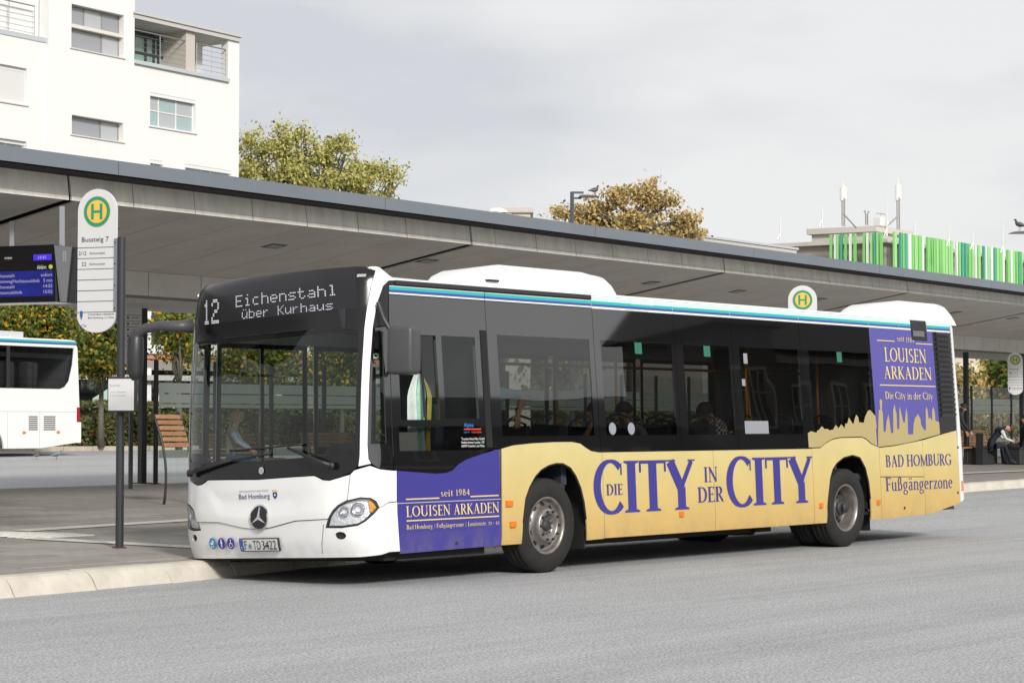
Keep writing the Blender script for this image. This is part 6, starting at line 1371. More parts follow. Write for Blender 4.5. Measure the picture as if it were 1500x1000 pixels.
# ---- pale building at the right, behind the last shelter bay
F6 = Fac(1450, 93, math.radians(-14.)); e6 = empty('pale_building', F6.p0, 0, 'pale building with white fins and saw-tooth roof edge seen past the bus tail', 'building')
def fx6(x0, y0, x1, y1, o=0, d=.3): r = F6.rect(x0, y0, x1, y1); return MB().obox(F6.map(r[0], r[2], o), F6.u*(r[1]-r[0]), (0, 0, r[3]-r[2]), F6.n*-d)
def par6(o): o.parent = e6; o.location = tuple(-F6.p0); return o
par6(fx6(1330, 518, 1500, 640, 0, 8).build('wall', mat('wall_cream', (.60, .53, .45), .85), None))
for i in range(15): par6(fx6(1390+i*6.2, 514, 1394.5+i*6.2, 517.8, .3, .8).build('roof_tooth', FR_W, None))
for i in range(9): par6(fx6(1405+i*5, 538.5, 1407.8+i*5, 550.5, .5, .5).build('fin', FR_W, None))
par6(fx6(1405, 539, 1449, 551, .1, .2).build('glazing_strip', wglass('pane_teal2', (.16, .24, .23)), None)); par6(fx6(1449, 535.5, 1476, 549.5, 1.0, 1).build('plant_room', mat('zinc_grey', (.16, .165, .18), .5, metal=.3), None)); par6(fx6(1400, 550, 1480, 553.5, 2.4, 3).build('roof_edge', mat('zinc_blue', (.12, .125, .15), .5), None)); par6(fx6(1400, 553.5, 1500, 640, 2, 3).build('lower_wall', mat('wall_taupe', (.33, .28, .26), .85), None))
# ---- far kerb, verge and hedges
def gline(xa, ya, xb, yb, ext0=0, ext1=0, off=0): a = np.array(gnd(xa, ya, off)); b = np.array(gnd(xb, yb, off)); d = (b-a); return a-d*ext0, b+d*ext1
ka, kb = gline(5, 661, 262, 659.2); kd = (kb-ka)/np.linalg.norm(kb-ka); kn = np.array([-kd[1], kd[0], 0]); kn = kn if kn@FW > 0 else -kn
ka = ka-kd*8; LK = 36
fk = tag(empty('far_kerb'), kind='structure'); k1 = None
for i in range(LK):
    if k1 is None: k1 = MB().obox((0, 0, -.1), kd*.985, kn*.25, (0, 0, .24)).build('kerb_stone', mat('kerb_far', (.46, .40, .32), .85, noise=.15, nscale=5), fk); o = k1
    else: o = bpy.data.objects.new('kerb_stone', k1.data); COL.objects.link(o); o.parent = fk
    q = ka+kd*i; o.location = (q[0], q[1], G(q[0], q[1]))
q0, q1 = ka+kn*.25, ka+kd*LK+kn*.25
tag(mk('verge', [(*q0[:2], G(*q0[:2])+.1), (*q1[:2], G(*q1[:2])+.1), (*(q1+kn*30)[:2], G(*(q1+kn*30)[:2])+.5), (*(q0+kn*30)[:2], G(*(q0+kn*30)[:2])+.5)], [(0, 1, 2, 3)], mat('verge_soil', (.10, .085, .05), .95, noise=.4, nscale=1.5)), kind='structure')
def leaves(C_, size, mats_w, name, parent, rng, ms_):
    n = len(C_); ax = rng.normal(size=(n, 3)); ax /= np.linalg.norm(ax, axis=1)[:, None]; bx = np.cross(ax, rng.normal(size=(n, 3))); bx /= np.linalg.norm(bx, axis=1)[:, None]+1e-9
    s = size*rng.uniform(.6, 1.3, n)[:, None]; V = np.stack([C_-ax*s*.6, C_+bx*s*.36, C_+ax*s*.6, C_-bx*s*.36], 1).reshape(-1, 3)
    me = bpy.data.meshes.new(name); me.vertices.add(4*n); me.vertices.foreach_set('co', V.ravel()); me.loops.add(4*n); me.loops.foreach_set('vertex_index', np.arange(4*n, dtype=np.int32)); me.polygons.add(n); me.polygons.foreach_set('loop_start', np.arange(0, 4*n, 4, dtype=np.int32)); me.polygons.foreach_set('loop_total', np.full(n, 4, dtype=np.int32))
    for m in ms_: me.materials.append(m)
    me.polygons.foreach_set('material_index', rng.choice(len(ms_), n, p=mats_w).astype(np.int32)); me.update(); o = bpy.data.objects.new(name, me); COL.objects.link(o); o.parent = parent; return o
BARK = mat('bark', (.13, .11, .09), .9, noise=.3, nscale=6, bump=.5, bscale=20)
def tree(base, blobs, n, size, cols, label, seed, name='tree', trunk_r=.22, group=None, fork=None, nb=26, clump=.5):
    """blobs: (centre, radii) ellipsoids; leaves gather in clumps round twig ends"""
    rng = np.random.default_rng(seed); base = np.array(base, float); e = empty(name, base, 0, label, 'tree', group)
    w_ = np.array([np.prod(b[1]) for b in blobs])**.75; w_ /= w_.sum(); m_ = MB(); cen = sum(np.array(b[0])*x for b, x in zip(blobs, w_)); fk_ = np.array(fork) if fork is not None else np.array([base[0], base[1], base[2]+(cen[2]-base[2])*.55])
    m_.tube([base-base, (fk_-base)*.5+rng.normal(size=3)*.05, fk_-base], [trunk_r, trunk_r*.8, trunk_r*.62], 8)
    pts = []
    for (c, r_), ww in zip(blobs, w_):
        c = np.array(c, float); r_ = np.array(r_, float); k = max(3, int(nb*ww*2.2)); c_in = fk_+(c-fk_)*.7
        m_.tube([fk_-base, (fk_*.5+c_in*.5)-base+rng.normal(size=3)*.15, c_in-base], [trunk_r*.5, trunk_r*.33, trunk_r*.22], 6)
        ncl = max(6, int(nb*ww*7))
        for i in range(ncl):
            d = rng.normal(size=3); d /= np.linalg.norm(d); rr = rng.uniform(.35, 1.0)**.55; q = c+d*r_*rr*rng.uniform(.80, 1.0)*(1.32 if rng.random() < .10 else 1)
            if i < k: m_.tube([c_in-base, (c_in*.45+q*.55)-base+rng.normal(size=3)*.1, q-base], [trunk_r*.2, trunk_r*.11, trunk_r*.03], 5)
            pts.append((q, ww/ncl))
    m_.build('trunk', BARK, e, True)
    C_ = []
    for q, ww in pts:
        k = int(n*ww*rng.uniform(.5, 1.5)); s = clump*rng.uniform(.6, 1.25); C_.append(q+rng.normal(size=(k, 3))*np.array([s, s, s*.75])*.5)
    C_ = np.concatenate(C_)-base; leaves(C_, size, cols[1], 'crown', e, rng, cols[0]); return e
def pblob(px, py, rx, ry, dep, dd=None): k = dep/FPX; return (at_depth(px, py, dep), (rx*k, (dd or rx)*k, ry*k))
GY = [leafmat('leaf_green', (.27, .31, .10)), leafmat('leaf_yellowgreen', (.58, .56, .22)), leafmat('leaf_olive', (.13, .16, .055)), leafmat('leaf_yellow', (.62, .52, .17))]
OR = [leafmat('leaf_ochre', (.58, .42, .17)), leafmat('leaf_brown', (.33, .21, .09)), leafmat('leaf_olive2', (.25, .24, .08)), leafmat('leaf_tan', (.66, .53, .27))]
YG = [leafmat('leaf_deep', (.09, .13, .04)), leafmat('leaf_mid', (.17, .21, .06)), leafmat('leaf_gold', (.62, .38, .03)), leafmat('leaf_lime', (.24, .26, .06))]
b = at_depth(455, 650, 116); b[2] = 1.0
tree(b, [pblob(x, y, rx*.88, ry*.9, 116) for x, y, rx, ry in ((375, 212, 22, 24), (402, 230, 34, 42), (430, 215, 34, 30), (465, 245, 44, 44), (497, 222, 22, 24), (520, 262, 44, 34), (555, 246, 32, 26), (570, 262, 20, 20), (430, 262, 50, 40), (565, 300, 24, 22), (380, 262, 35, 35), (480, 300, 60, 40), (350, 240, 30, 40), (412, 192, 14, 12), (447, 196, 16, 14), (585, 258, 9, 14), (508, 205, 12, 10))], 20000, .17, (GY, [.20, .52, .04, .24]), 'broad yellow-green tree rising behind the canopy beside the white building', 3, 'plane_tree', .4, nb=34, clump=.62)
b = at_depth(930, 650, 82); b[2] = 1.0
tree(b, [pblob(x, y, rx*.86, ry*.86, 82) for x, y, rx, ry in ((945, 285, 30, 20), (970, 300, 24, 26), (905, 292, 26, 18), (875, 305, 22, 18), (855, 318, 25, 20), (820, 312, 16, 12), (925, 322, 35, 22), (995, 325, 20, 16), (1012, 330, 18, 20), (890, 335, 40, 20), (985, 345, 40, 16), (1020, 345, 14, 12))], 8600, .14, (OR, [.42, .08, .16, .34]), 'ochre and brown autumn tree rising behind the canopy near the street lamp', 9, 'maple_tree', .35, nb=26, clump=.42, fork=at_depth(930, 335, 82))
def bgtree(px, py, rx, ry, dep, n, lab, seed, cols=YG, w_=(.30, .36, .18, .16), size=.125, name='tree'):
    b = at_depth(px, 650, dep); b[2] = G(b[0], b[1])+.1; rng = random.Random(seed)
    bl = [pblob(px+rng.uniform(-.55, .55)*rx, py+rng.uniform(-.6, .6)*ry, rx*.5, ry*.42, dep+rng.uniform(-1.5, 1.5)) for _ in range(8)]
    return tree(b, bl, int(n*1.9), size, (cols, list(w_)), lab, seed, name, .11, 'trees behind the far hedge', nb=26, clump=.55)
bgtree(45, 492, 82, 58, 66, 16000, 'dense tree with yellow leaves above the parked coach', 21)
bgtree(148, 498, 38, 50, 64, 7000, 'green and gold tree hanging down right of the coach', 22)
bgtree(262, 490, 26, 48, 62, 2200, 'thin autumn tree seen under the mirror arm', 23)
bgtree(380, 520, 55, 50, 68, 7000, 'autumn tree seen through the left half of the windscreen', 24)
bgtree(500, 530, 60, 55, 68, 6000, 'autumn tree seen through the right half of the windscreen', 25)
bgtree(760, 540, 90, 50, 72, 6000, 'autumn tree seen through the second side window', 26, size=.24)
bgtree(1465, 560, 18, 42, 84, 3500, 'slender pale green tree behind the last shelter bay', 27, GY, (.2, .5, .1, .2), .22)
bgtree(1418, 578, 12, 32, 82, 1800, 'small autumn tree just past the bus tail', 28, OR, (.3, .1, .4, .2), .22)
bgtree(1484, 545, 10, 35, 83, 1500, 'dark green tree behind the farthest stop sign', 29, YG, (.6, .3, .05, .05), .22)
def hedge(a, b, h, wd, n, label, seed, cols, w_, size=.11, name='hedge'):
    rng = np.random.default_rng(seed); a = np.array(a); b = np.array(b); e = empty(name, (a[0], a[1], G(a[0], a[1])), 0, label, 'hedge'); d = b-a; L_ = np.linalg.norm(d[:2]); d = d/L_; nn = np.array([-d[1], d[0], 0]); 
    t = rng.uniform(0, L_, n); face = rng.random(n); y = np.where(face < .62, rng.normal(0, .05, n), rng.uniform(0, wd, n)); z = np.where(face < .62, rng.uniform(.02, h, n), h+rng.normal(0, .05, n)+.04*np.sin(t*2.1))
    x_ = d[None, :]*t[:, None]+nn[None, :]*(y+.06*np.sin(t*1.3+z*3))[:, None]; x_[:, 2] = z; x_[:, 2] += np.array([G(*(a[:2]+d[:2]*tt)) for tt in t])-G(a[0], a[1])
    leaves(x_, size, w_, 'foliage', e, rng, cols)
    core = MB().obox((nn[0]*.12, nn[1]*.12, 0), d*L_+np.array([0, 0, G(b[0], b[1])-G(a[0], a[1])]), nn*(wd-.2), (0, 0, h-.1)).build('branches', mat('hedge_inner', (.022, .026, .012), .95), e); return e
HG = [leafmat('hedge_green', (.17, .19, .075)), leafmat('hedge_olive', (.25, .25, .11)), leafmat('hedge_dark', (.10, .12, .05)), leafmat('hedge_rust', (.26, .14, .06))]
if True:
    nn = kn; a = ka+kn*.7; b = ka+kd*LK+kn*.7
    if np.cross(kd, (0, 0, 1))@kn > 0: a, b = b, a
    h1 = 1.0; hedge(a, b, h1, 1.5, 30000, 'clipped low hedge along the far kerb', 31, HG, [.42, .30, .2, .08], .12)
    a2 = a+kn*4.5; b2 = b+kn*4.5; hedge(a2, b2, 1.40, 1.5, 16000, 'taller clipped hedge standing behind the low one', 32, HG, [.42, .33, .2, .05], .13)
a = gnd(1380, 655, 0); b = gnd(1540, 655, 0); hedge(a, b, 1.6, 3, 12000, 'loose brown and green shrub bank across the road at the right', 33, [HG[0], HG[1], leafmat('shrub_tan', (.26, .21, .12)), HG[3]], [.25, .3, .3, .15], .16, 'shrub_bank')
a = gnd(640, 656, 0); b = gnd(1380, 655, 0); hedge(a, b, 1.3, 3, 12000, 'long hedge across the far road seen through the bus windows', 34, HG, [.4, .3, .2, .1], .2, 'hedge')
# pigeons on the far road
pigeon(gnd(54, 672.5, 0), .2, 'brown pigeon walking on the far road, the left of two', .85, True); pigeon(gnd(83, 672.5, 0), -1.0+.5, 'grey pigeon stepping on the far road, the right of two', .95)
# =================================================================== COACH on the far road
cr_ = np.array(gnd(117, 667, 0)); F7 = Fac(117, 58, math.radians(7.5)); F7.p0 = cr_.copy(); F7.p0[2] = 0; zg = cr_[2]
coach = empty('coach', (cr_[0], cr_[1], zg), 0, 'parked white coach with teal and blue roof stripe at the left edge', 'coach')
def pc7(o): o.parent = coach; o.location = tuple(-np.array([cr_[0], cr_[1], zg])); return o
def u7(px, py): return F7.uv(px, py)
CW = mat('coach_white', (.82, .82, .80), .3, coat=.4)
uE = u7(116.5, 600)[0]; uF = uE-11.5
zT = u7(100, 497.5)[1]; zB = u7(60, 656)[1]
prof7 = [(uF, zB), (u7(60, 656)[0], zB), (u7(112, 648)[0], u7(112, 648)[1]), (uE, u7(116, 640)[1]), (u7(116.5, 600)[0], u7(116.5, 600)[1]), (u7(113.5, 510)[0], u7(113.5, 510)[1]), (u7(110, 500)[0], u7(110, 499)[1]), (u7(100, 497)[0], zT), (uF, zT)]
wy = [u7(0, 504)[1], u7(0, 568)[1]]
win7 = [(uF+.3, wy[1]), (u7(88, 569)[0], wy[1]), (u7(95, 566)[0], wy[1]+.06), (u7(101, 555)[0], wy[1]+.22), (u7(106, 535)[0], wy[1]+.65), (u7(108.5, 507)[0], wy[0]-.02), (uF+.3, wy[0]-.02)]
wa = u7(-18, 640)[0]
arch7 = [(wa+.58*math.cos(t), zB-.02+.62*math.sin(t)) for t in np.linspace(0, math.pi, 15)]
pr7 = [prof7[0]]+[(a, max(b, zB)) for a, b in arch7[::-1]]+prof7[1:]
pc7(sheet('body_side', [pr7], F7.map, CW, None, [win7], .05, 0, (3, 3), False, False, False))
# hull: the outline pushed through the width, without the near side
V = [F7.map(a, b, -.02) for a, b in prof7]+[F7.map(a, b, -2.5) for a, b in prof7]; n = len(prof7)
pc7(mk('body', V, [(i, (i+1) % n, n+(i+1) % n, n+i) for i in range(1, n-1)]+[tuple(range(n, 2*n))], CW, None))
cg = glass('coach_glass', (.30, .31, .32), 1.5); xs7 = [uF+.3]+[u7(12, 540)[0]-1.55*k for k in (4, 3, 2, 1, 0)]+[99]
for i in range(len(xs7)-1):
    a, b = xs7[i]+.04, xs7[i+1]-.04
    pts = [(min(max(x, a), b), z) for x, z in win7]
    pc7(sheet('window_pane', [pts] if b < 90 else [[(a, wy[1])]+win7[1:6]+[(a, wy[0]-.02)]], F7.map, cg, None, (), 0, -.02, (3, 3), False, False, False))
    if 0 < i: m_ = MB().obox(F7.map(xs7[i]-.06, wy[1], .004), F7.u*.12, (0, 0, wy[0]-wy[1]-.02), F7.n*-.03); pc7(m_.build('window_post', BLACKM, None))
m_ = MB().obox(F7.map(uF+.1, wy[1]-.06, -.5), F7.u*(uE-uF-.5), (0, 0, .05), F7.n*-1.9).obox(F7.map(uF+.1, wy[1], -2.3), F7.u*(uE-uF-.6), (0, 0, wy[0]-wy[1]), F7.n*-.05); pc7(m_.build('interior', mat('coach_inside', (.04, .04, .045), .8), None))
for k, px in enumerate((-25, -5, 21, 38, 55, 72)):
    a = u7(px, 560)[0]; o = rbox('seat', F7.map(a, wy[1]+.32, -.45-.25*(k % 2)), .10, .22, .42, .09, mat('coach_seat', (.30, .28, .30), .9, noise=.4, nscale=30), None, math.radians(7.5)); pc7(o)
for z0, z1, m_q in ((zT-.10, zT-.045, ST_), (zT-.145, zT-.10, SB)): pc7(mk('stripe', [F7.map(uF, z0, .004), F7.map(uE-.13, z0, .004), F7.map(uE-.16, z1, .004), F7.map(uF, z1, .004)], [(0, 1, 2, 3)], m_q, None))
m_ = MB().obox(F7.map(u7(-60, 490)[0], zT, -.2), F7.u*(u7(42, 490)[0]-u7(-60, 490)[0]), (0, 0, .17), F7.n*-1.6); pc7(m_.build('air_conditioner', mat('ac_pale', (.55, .58, .62), .5), None))
for x0, x1 in ((42, 55), (64, 81)):
    for k in range(7): y = 609.5+k*3.1; r = F7.rect(x0, y, x1, y+1.6); m_ = MB().obox(F7.map(r[0], r[2], .006), F7.u*(r[1]-r[0]), (0, 0, .035), F7.n*-.02); pc7(m_.build('vent_slat', mat('vent_grey', (.16, .15, .14), .6), None))
for x, y in ((35, 634), (85, 633.5)): r = F7.rect(x-2.2, y-1, x+2.2, y+1); pc7(MB().obox(F7.map(r[0], r[2], .015), F7.u*(r[1]-r[0]), (0, 0, r[3]-r[2]+.03), F7.n*-.02).build('side_marker_lamp', AMB, None))
for x in (11, 58): a, z = u7(x, 604); pc7(MB().obox(F7.map(a, zB+.02, .003), F7.u*.012, (0, 0, z-zB), F7.n*-.004).build('panel_seam', mat('seam_grey', (.45, .44, .42), .4), None))
pc7(MB().obox(F7.map(uF, u7(60, 603)[1], .003), F7.u*(uE-uF-.05), (0, 0, .012), F7.n*-.004).build('panel_seam', MATS['seam_grey'], None))
r = F7.rect(112.5, 591, 116.3, 617); pc7(MB().obox(F7.map(r[0], r[2]-.1, .012), F7.u*(r[1]-r[0]), (0, 0, r[3]-r[2]), F7.n*-.05).build('tail_lamp', mat('lamp_red', (.35, .01, .015), .25, coat=.5), None))
r = F7.rect(111, 618, 117.5, 648); pc7(MB().obox(F7.map(r[0], r[2], .03), F7.u*(r[1]-r[0]), (0, 0, r[3]-r[2]), F7.n*-2.4).build('rear_bumper', CW, None))
for wx in (wa, wa-5.6):
    e = bpy.data.objects.new('wheel', None); COL.objects.link(e); pc7(e); c_ = F7.map(wx, zg+.48, -.12)
    o = MB().lathe([(.28, 0), (.42, -.02), (.48, .03), (.48, .25), (.3, .27)], 32).build('tyre', TYRE, e, True); o.location = tuple(c_); o.rotation_euler = (0, 0, math.radians(7.5))
    o = MB().lathe([(.29, -.005), (.24, .06), (.15, .04), (.0, .03)], 24).build('rim', RIMM, e, True); o.location = tuple(c_); o.rotation_euler = (0, 0, math.radians(7.5))
# =================================================================== HOUSE behind the camera, mirrored in the bus windows
BRK = mat('villa_brick', (.05, .042, .038), .9, noise=.25, nscale=2); STN = mat('villa_stone', (.22, .20, .18), .8, noise=.1, nscale=2); SLT = mat('villa_slate', (.010, .010, .012), .7)
vil = empty('station_villa', (0, 0, 0), 0, 'dark villa with a turret mirrored in the bus windows', 'building')
def bx(nm, m, *b, **k): return MB().box(*b, **k).build(nm, m, vil)
bx('wall', BRK, 26, 61.8, -40, -33, -.1, 6.6); bx('wall', BRK, 62, 130, -40, -34, -.1, 10.0); bx('turret', BRK, 52.5, 56.9, -35, -30.8, -.1, 10.2)
mk('roof', [(25.5, -40.5, 6.6), (62, -40.5, 6.6), (62, -32.6, 6.6), (25.5, -32.6, 6.6), (28, -36.5, 8.2), (61, -36.5, 8.4)], [(3, 2, 5, 4), (0, 3, 4), (1, 0, 4, 5), (2, 1, 5)], SLT, vil)
mk('roof', [(61.6, -40.5, 10), (131, -40.5, 10), (131, -33.5, 10), (61.6, -33.5, 10), (65, -37, 13.5), (128, -37, 13.5)], [(3, 2, 5, 4), (0, 3, 4), (1, 0, 4, 5), (2, 1, 5)], SLT, vil)
m_ = MB()
rg = [(52., -35.5), (57.4, -35.5), (57.4, -30.3), (52., -30.3)]; V = [(x, y, 10.2) for x, y in rg]+[(54.7+(x-54.7)*.75, -32.9+(y+32.9)*.75, 11.2) for x, y in rg]+[(54.7+(x-54.7)*.2, -32.9+(y+32.9)*.2, 13.2) for x, y in rg]+[(54.7, -32.9, 15.5)]
m_.add(V, [(i+4*k, (i+1) % 4+4*k, (i+1) % 4+4*k+4, i+4*k+4) for k in (0, 1) for i in range(4)]+[(8+i, 8+(i+1) % 4, 12) for i in range(4)]); m_.build('turret_roof', SLT, vil)
bx('string_course', STN, 26, 61.8, -33.05, -32.9, 3.2, 3.4); bx('string_course', STN, 62, 130, -34.05, -33.9, 4.6, 4.9); bx('string_course', STN, 62, 130, -34.05, -33.9, 9.5, 9.8)
w0 = None
for x, y, z, w_, h in [(28+i*2.4, -33, zz, .9, 1.7) for i in range(10) for zz in (1.0, 4.0)]+[(63+i*3.0, -34, zz, 1.2, 2.4) for i in range(21) for zz in (1.2, 6.2)]+[(53.4, -30.8, 6.3, .9, 2.2), (55.1, -30.8, 6.3, .9, 2.2), (54.2, -30.8, 2.0, 1., 2.2)]:
    if w0 is None:
        w0 = {}
    k = (w_, h)
    if k not in w0:
        o = MB().box(-.12, w_+.12, -.02, .08, -.1, 0).box(-.12, 0, -.02, .08, 0, h).box(w_, w_+.12, -.02, .08, 0, h).box(-.12, w_+.12, -.02, .08, h, h+.15).box(w_/2-.03, w_/2+.03, -.01, .05, 0, h).box(0, w_, -.01, .05, h*.62, h*.62+.05).build('window', STN, vil); p = MB().box(0, w_, -.03, -.01, 0, h).build('pane', wglass('villa_pane', (.05, .055, .06)), o); w0[k] = (o, p)
    else: o = w0[k][0].copy(); COL.objects.link(o); p = w0[k][1].copy(); COL.objects.link(p); p.parent = o
    o.location = (x, y+.01, z)
# =================================================================== PEOPLE
SKIN = mat('skin', (.50, .27, .18), .6); SKIN2 = mat('skin_tanned', (.36, .18, .11), .6)
def cloth(n, c): return mat('cloth_'+n, c, .85, noise=.14, nscale=9, bump=.3, bscale=25)
def person(loc, rz, J, E_, cmap, label, hair=(.05, .035, .02), cat='person', hairlen=0., mode=None, scale=1, group=None):
    """J: name -> (x, y, z, r); E_: list of (a, b, region)"""
    names = list(J); me = bpy.data.meshes.new('person'); me.from_pydata([J[k][:3] for k in names], [(names.index(a), names.index(b)) for a, b, _ in E_], []); o = bpy.data.objects.new('person', me); COL.objects.link(o)
    md = o.modifiers.new('skin', 'SKIN'); md.use_smooth_shade = True
    for i, k in enumerate(names): me.skin_vertices[0].data[i].radius = (J[k][3] if not isinstance(J[k][3], tuple) else J[k][3][0], J[k][3] if not isinstance(J[k][3], tuple) else J[k][3][1]); me.skin_vertices[0].data[i].use_root = (k == 'pelvis')
    sb = o.modifiers.new('sub', 'SUBSURF'); sb.levels = 1; sb.render_levels = 1; bpy.context.view_layer.update()
    m2 = bpy.data.meshes.new_from_object(o.evaluated_get(bpy.context.evaluated_depsgraph_get())); bpy.data.objects.remove(o)
    mats_ = []; ridx = {}
    for r_, m in cmap.items(): ridx[r_] = len(mats_); mats_.append(m)
    m2.materials.clear()
    for m in mats_: m2.materials.append(m)
    A = np.array([J[a][:3] for a, b, _ in E_], float); B = np.array([J[b][:3] for a, b, _ in E_], float); D = B-A; LL = (D**2).sum(1)+1e-9; reg = [ridx[r_] for _, _, r_ in E_]
    rr = np.array([(np.mean(J[a][3])+np.mean(J[b][3]))/2 for a, b, _ in E_])
    for p in m2.polygons:
        c = np.array(p.center); t = np.clip(((c-A)*D).sum(1)/LL, 0, 1); d = np.linalg.norm(A+D*t[:, None]-c, axis=1)-rr*.8; p.material_index = reg[int(d.argmin())]; p.use_smooth = True
    e = empty('person', loc, rz, label, cat, group); b = bpy.data.objects.new('body', m2); COL.objects.link(b); b.parent = e; e.scale = (scale,)*3
    h = np.array(J['head'][:3]); n_ = np.array(J['neck'][:3]); up = (h-n_)/np.linalg.norm(h-n_)
    if hair is not None:
        hm = mat('hair_%02d%02d' % (int(hair[0]*100), int(hair[1]*100)), hair, .7, noise=.3, nscale=40); f = np.array(J['nose'][:3])-h; f -= up*(f@up); f /= np.linalg.norm(f); s_ = np.cross(up, f); V = []; F = []
        for i in range(9):
            for j in range(16):
                th = i/8*(1.75+hairlen*1.0); ph = 2*math.pi*j/16; fr = math.cos(ph); tl = th*(.62 if fr > .55 else (.85 if fr > .1 else 1.0)); rr_ = .104
                V.append(tuple(h+up*(.045+rr_*1.05*math.cos(tl) if tl < 1.57 else .045-rr_*(tl-1.57)*(1+hairlen))+f*(rr_*math.sin(min(tl, 1.6))*fr*1.12-.012)+s_*rr_*.92*math.sin(min(tl, 1.6))*math.sin(ph)))
        for i in range(8):
            for j in range(16): F.append((i*16+j, i*16+(j+1) % 16, i*16+16+(j+1) % 16, i*16+16+j))
        mk('hair', V, F, hm, e, True)
    return e
def hand(J, E_, side, w_, d, curl, reg='skin'):
    """palm and five fingers from the wrist along direction d, curling towards c"""
    w = np.array(J['wrist'+side][:3]); d = np.array(d, float); d /= np.linalg.norm(d); c = np.array(curl, float); c -= d*(c@d); c /= np.linalg.norm(c); s = np.cross(d, c)
    pm = w+d*.075; J['palm'+side] = (*pm, .030); E_.append(('wrist'+side, 'palm'+side, reg))
    for i, (o_, l) in enumerate(((-.033, .066), (-.011, .078), (.011, .074), (.031, .058))):
        a = pm+d*.03+s*o_; b = a+d*l*.5+c*.012; g = b+(d*.6+c)*l*.4
        for q, (p, r) in enumerate(((a, .0105), (b, .0095), (g, .008))): J['f%d%d%s' % (i, q, side)] = (*p, r)
        E_ += [('palm'+side, 'f%d0%s' % (i, side), reg), ('f%d0%s' % (i, side), 'f%d1%s' % (i, side), reg), ('f%d1%s' % (i, side), 'f%d2%s' % (i, side), reg)]
    t = w+d*.04+s*-.04+c*.015; t2 = t+d*.045+c*.02-s*.01; J['t0'+side] = (*t, .011); J['t1'+side] = (*t2, .009); E_ += [('palm'+side, 't0'+side, reg), ('t0'+side, 't1'+side, reg)]
def figure(lean=.0, sit=True, headf=.0, headd=.0, elb=None, wri=None, hd=None, knee=None, bulk=1., arms=('shirt', 'skin'), feet=None, twist=0):
    z0 = .50 if sit else .92; J = {'pelvis': (0, 0, z0, (.15*bulk, .115*bulk))}
    J['waist'] = (lean*.35, 0, z0+.20, (.135*bulk, .10*bulk)); J['chest'] = (lean*.85, 0, z0+.42-lean*.12, (.155*bulk, .11*bulk)); J['neck'] = (lean*1.15+.01, 0, z0+.585-lean*.25, .052)
    J['head'] = (lean*1.25+.03+headf, 0, z0+.71-lean*.32-headd, .088); J['crown'] = (lean*1.3+.035+headf*1.3, 0, z0+.80-lean*.34-headd*1.15, .075); hx, _, hz, _ = J['head']; J['jaw'] = (hx+.035+headf*.1, 0, hz-.065, .050); J['nose'] = (hx+.105, 0, hz-.012-headd*.35, .014)
    E_ = [('pelvis', 'waist', 'top'), ('waist', 'chest', 'top'), ('chest', 'neck', 'top'), ('neck', 'head', 'skin'), ('head', 'crown', 'skin'), ('head', 'jaw', 'skin'), ('head', 'nose', 'skin')]
    for i, s in enumerate('LR'):
        g = 1 if s == 'L' else -1; cx, _, cz, _ = J['chest']; J['sho'+s] = (cx+.0, g*.175, cz+.085, .062*bulk); E_.append(('chest', 'sho'+s, 'top'))
        el = elb[i] if elb else (cx+.02, g*.25, cz-.22); wr = wri[i] if wri else (cx+.12, g*.22, cz-.46); J['elb'+s] = (*el, .043*bulk); J['wrist'+s] = (*wr, .028); md = tuple((np.array(el)+np.array(wr))/2); J['fore'+s] = (*md, .038*bulk)
        E_ += [('sho'+s, 'elb'+s, arms[0]), ('elb'+s, 'fore'+s, arms[1] if arms[1] != 'skin' else 'skin'), ('fore'+s, 'wrist'+s, arms[1])]; d_ = hd[i] if hd else (np.array(wr)-np.array(el)); hand(J, E_, s, None, d_, (d_[0]*.2-.1, -g*1.0, -.3))
        J['hip'+s] = (0.02, g*.095, z0-.03, .092*bulk); E_.append(('pelvis', 'hip'+s, 'legs'))
        if sit: kn = knee[i] if knee else (.43, g*.13, .52); an = (kn[0]-.03, kn[1], .10) if not feet else feet[i]
        else: kn = knee[i] if knee else (.03, g*.10, .50); an = feet[i] if feet else (-.02, g*.11, .09)
        J['knee'+s] = (*kn, .062*bulk); J['calf'+s] = (*(np.array(kn)*.62+np.array(an)*.38-np.array((.02, 0, 0))), .055*bulk); J['ank'+s] = (*an, .040); J['toe'+s] = (an[0]+.15, an[1]+g*.02, .035, .033); J['heel'+s] = (an[0]-.04, an[1], .04, .034)
        E_ += [('hip'+s, 'knee'+s, 'legs'), ('knee'+s, 'calf'+s, 'legs'), ('calf'+s, 'ank'+s, 'legs'), ('ank'+s, 'toe'+s, 'shoes'), ('ank'+s, 'heel'+s, 'shoes')]
    return J, E_
NAV = cloth('navy', (.012, .014, .03)); SHW = cloth('white_shirt', (.62, .64, .68)); BLK = cloth('black', (.012, .012, .014)); SHOE = mat('shoe_black', (.01, .01, .01), .4)
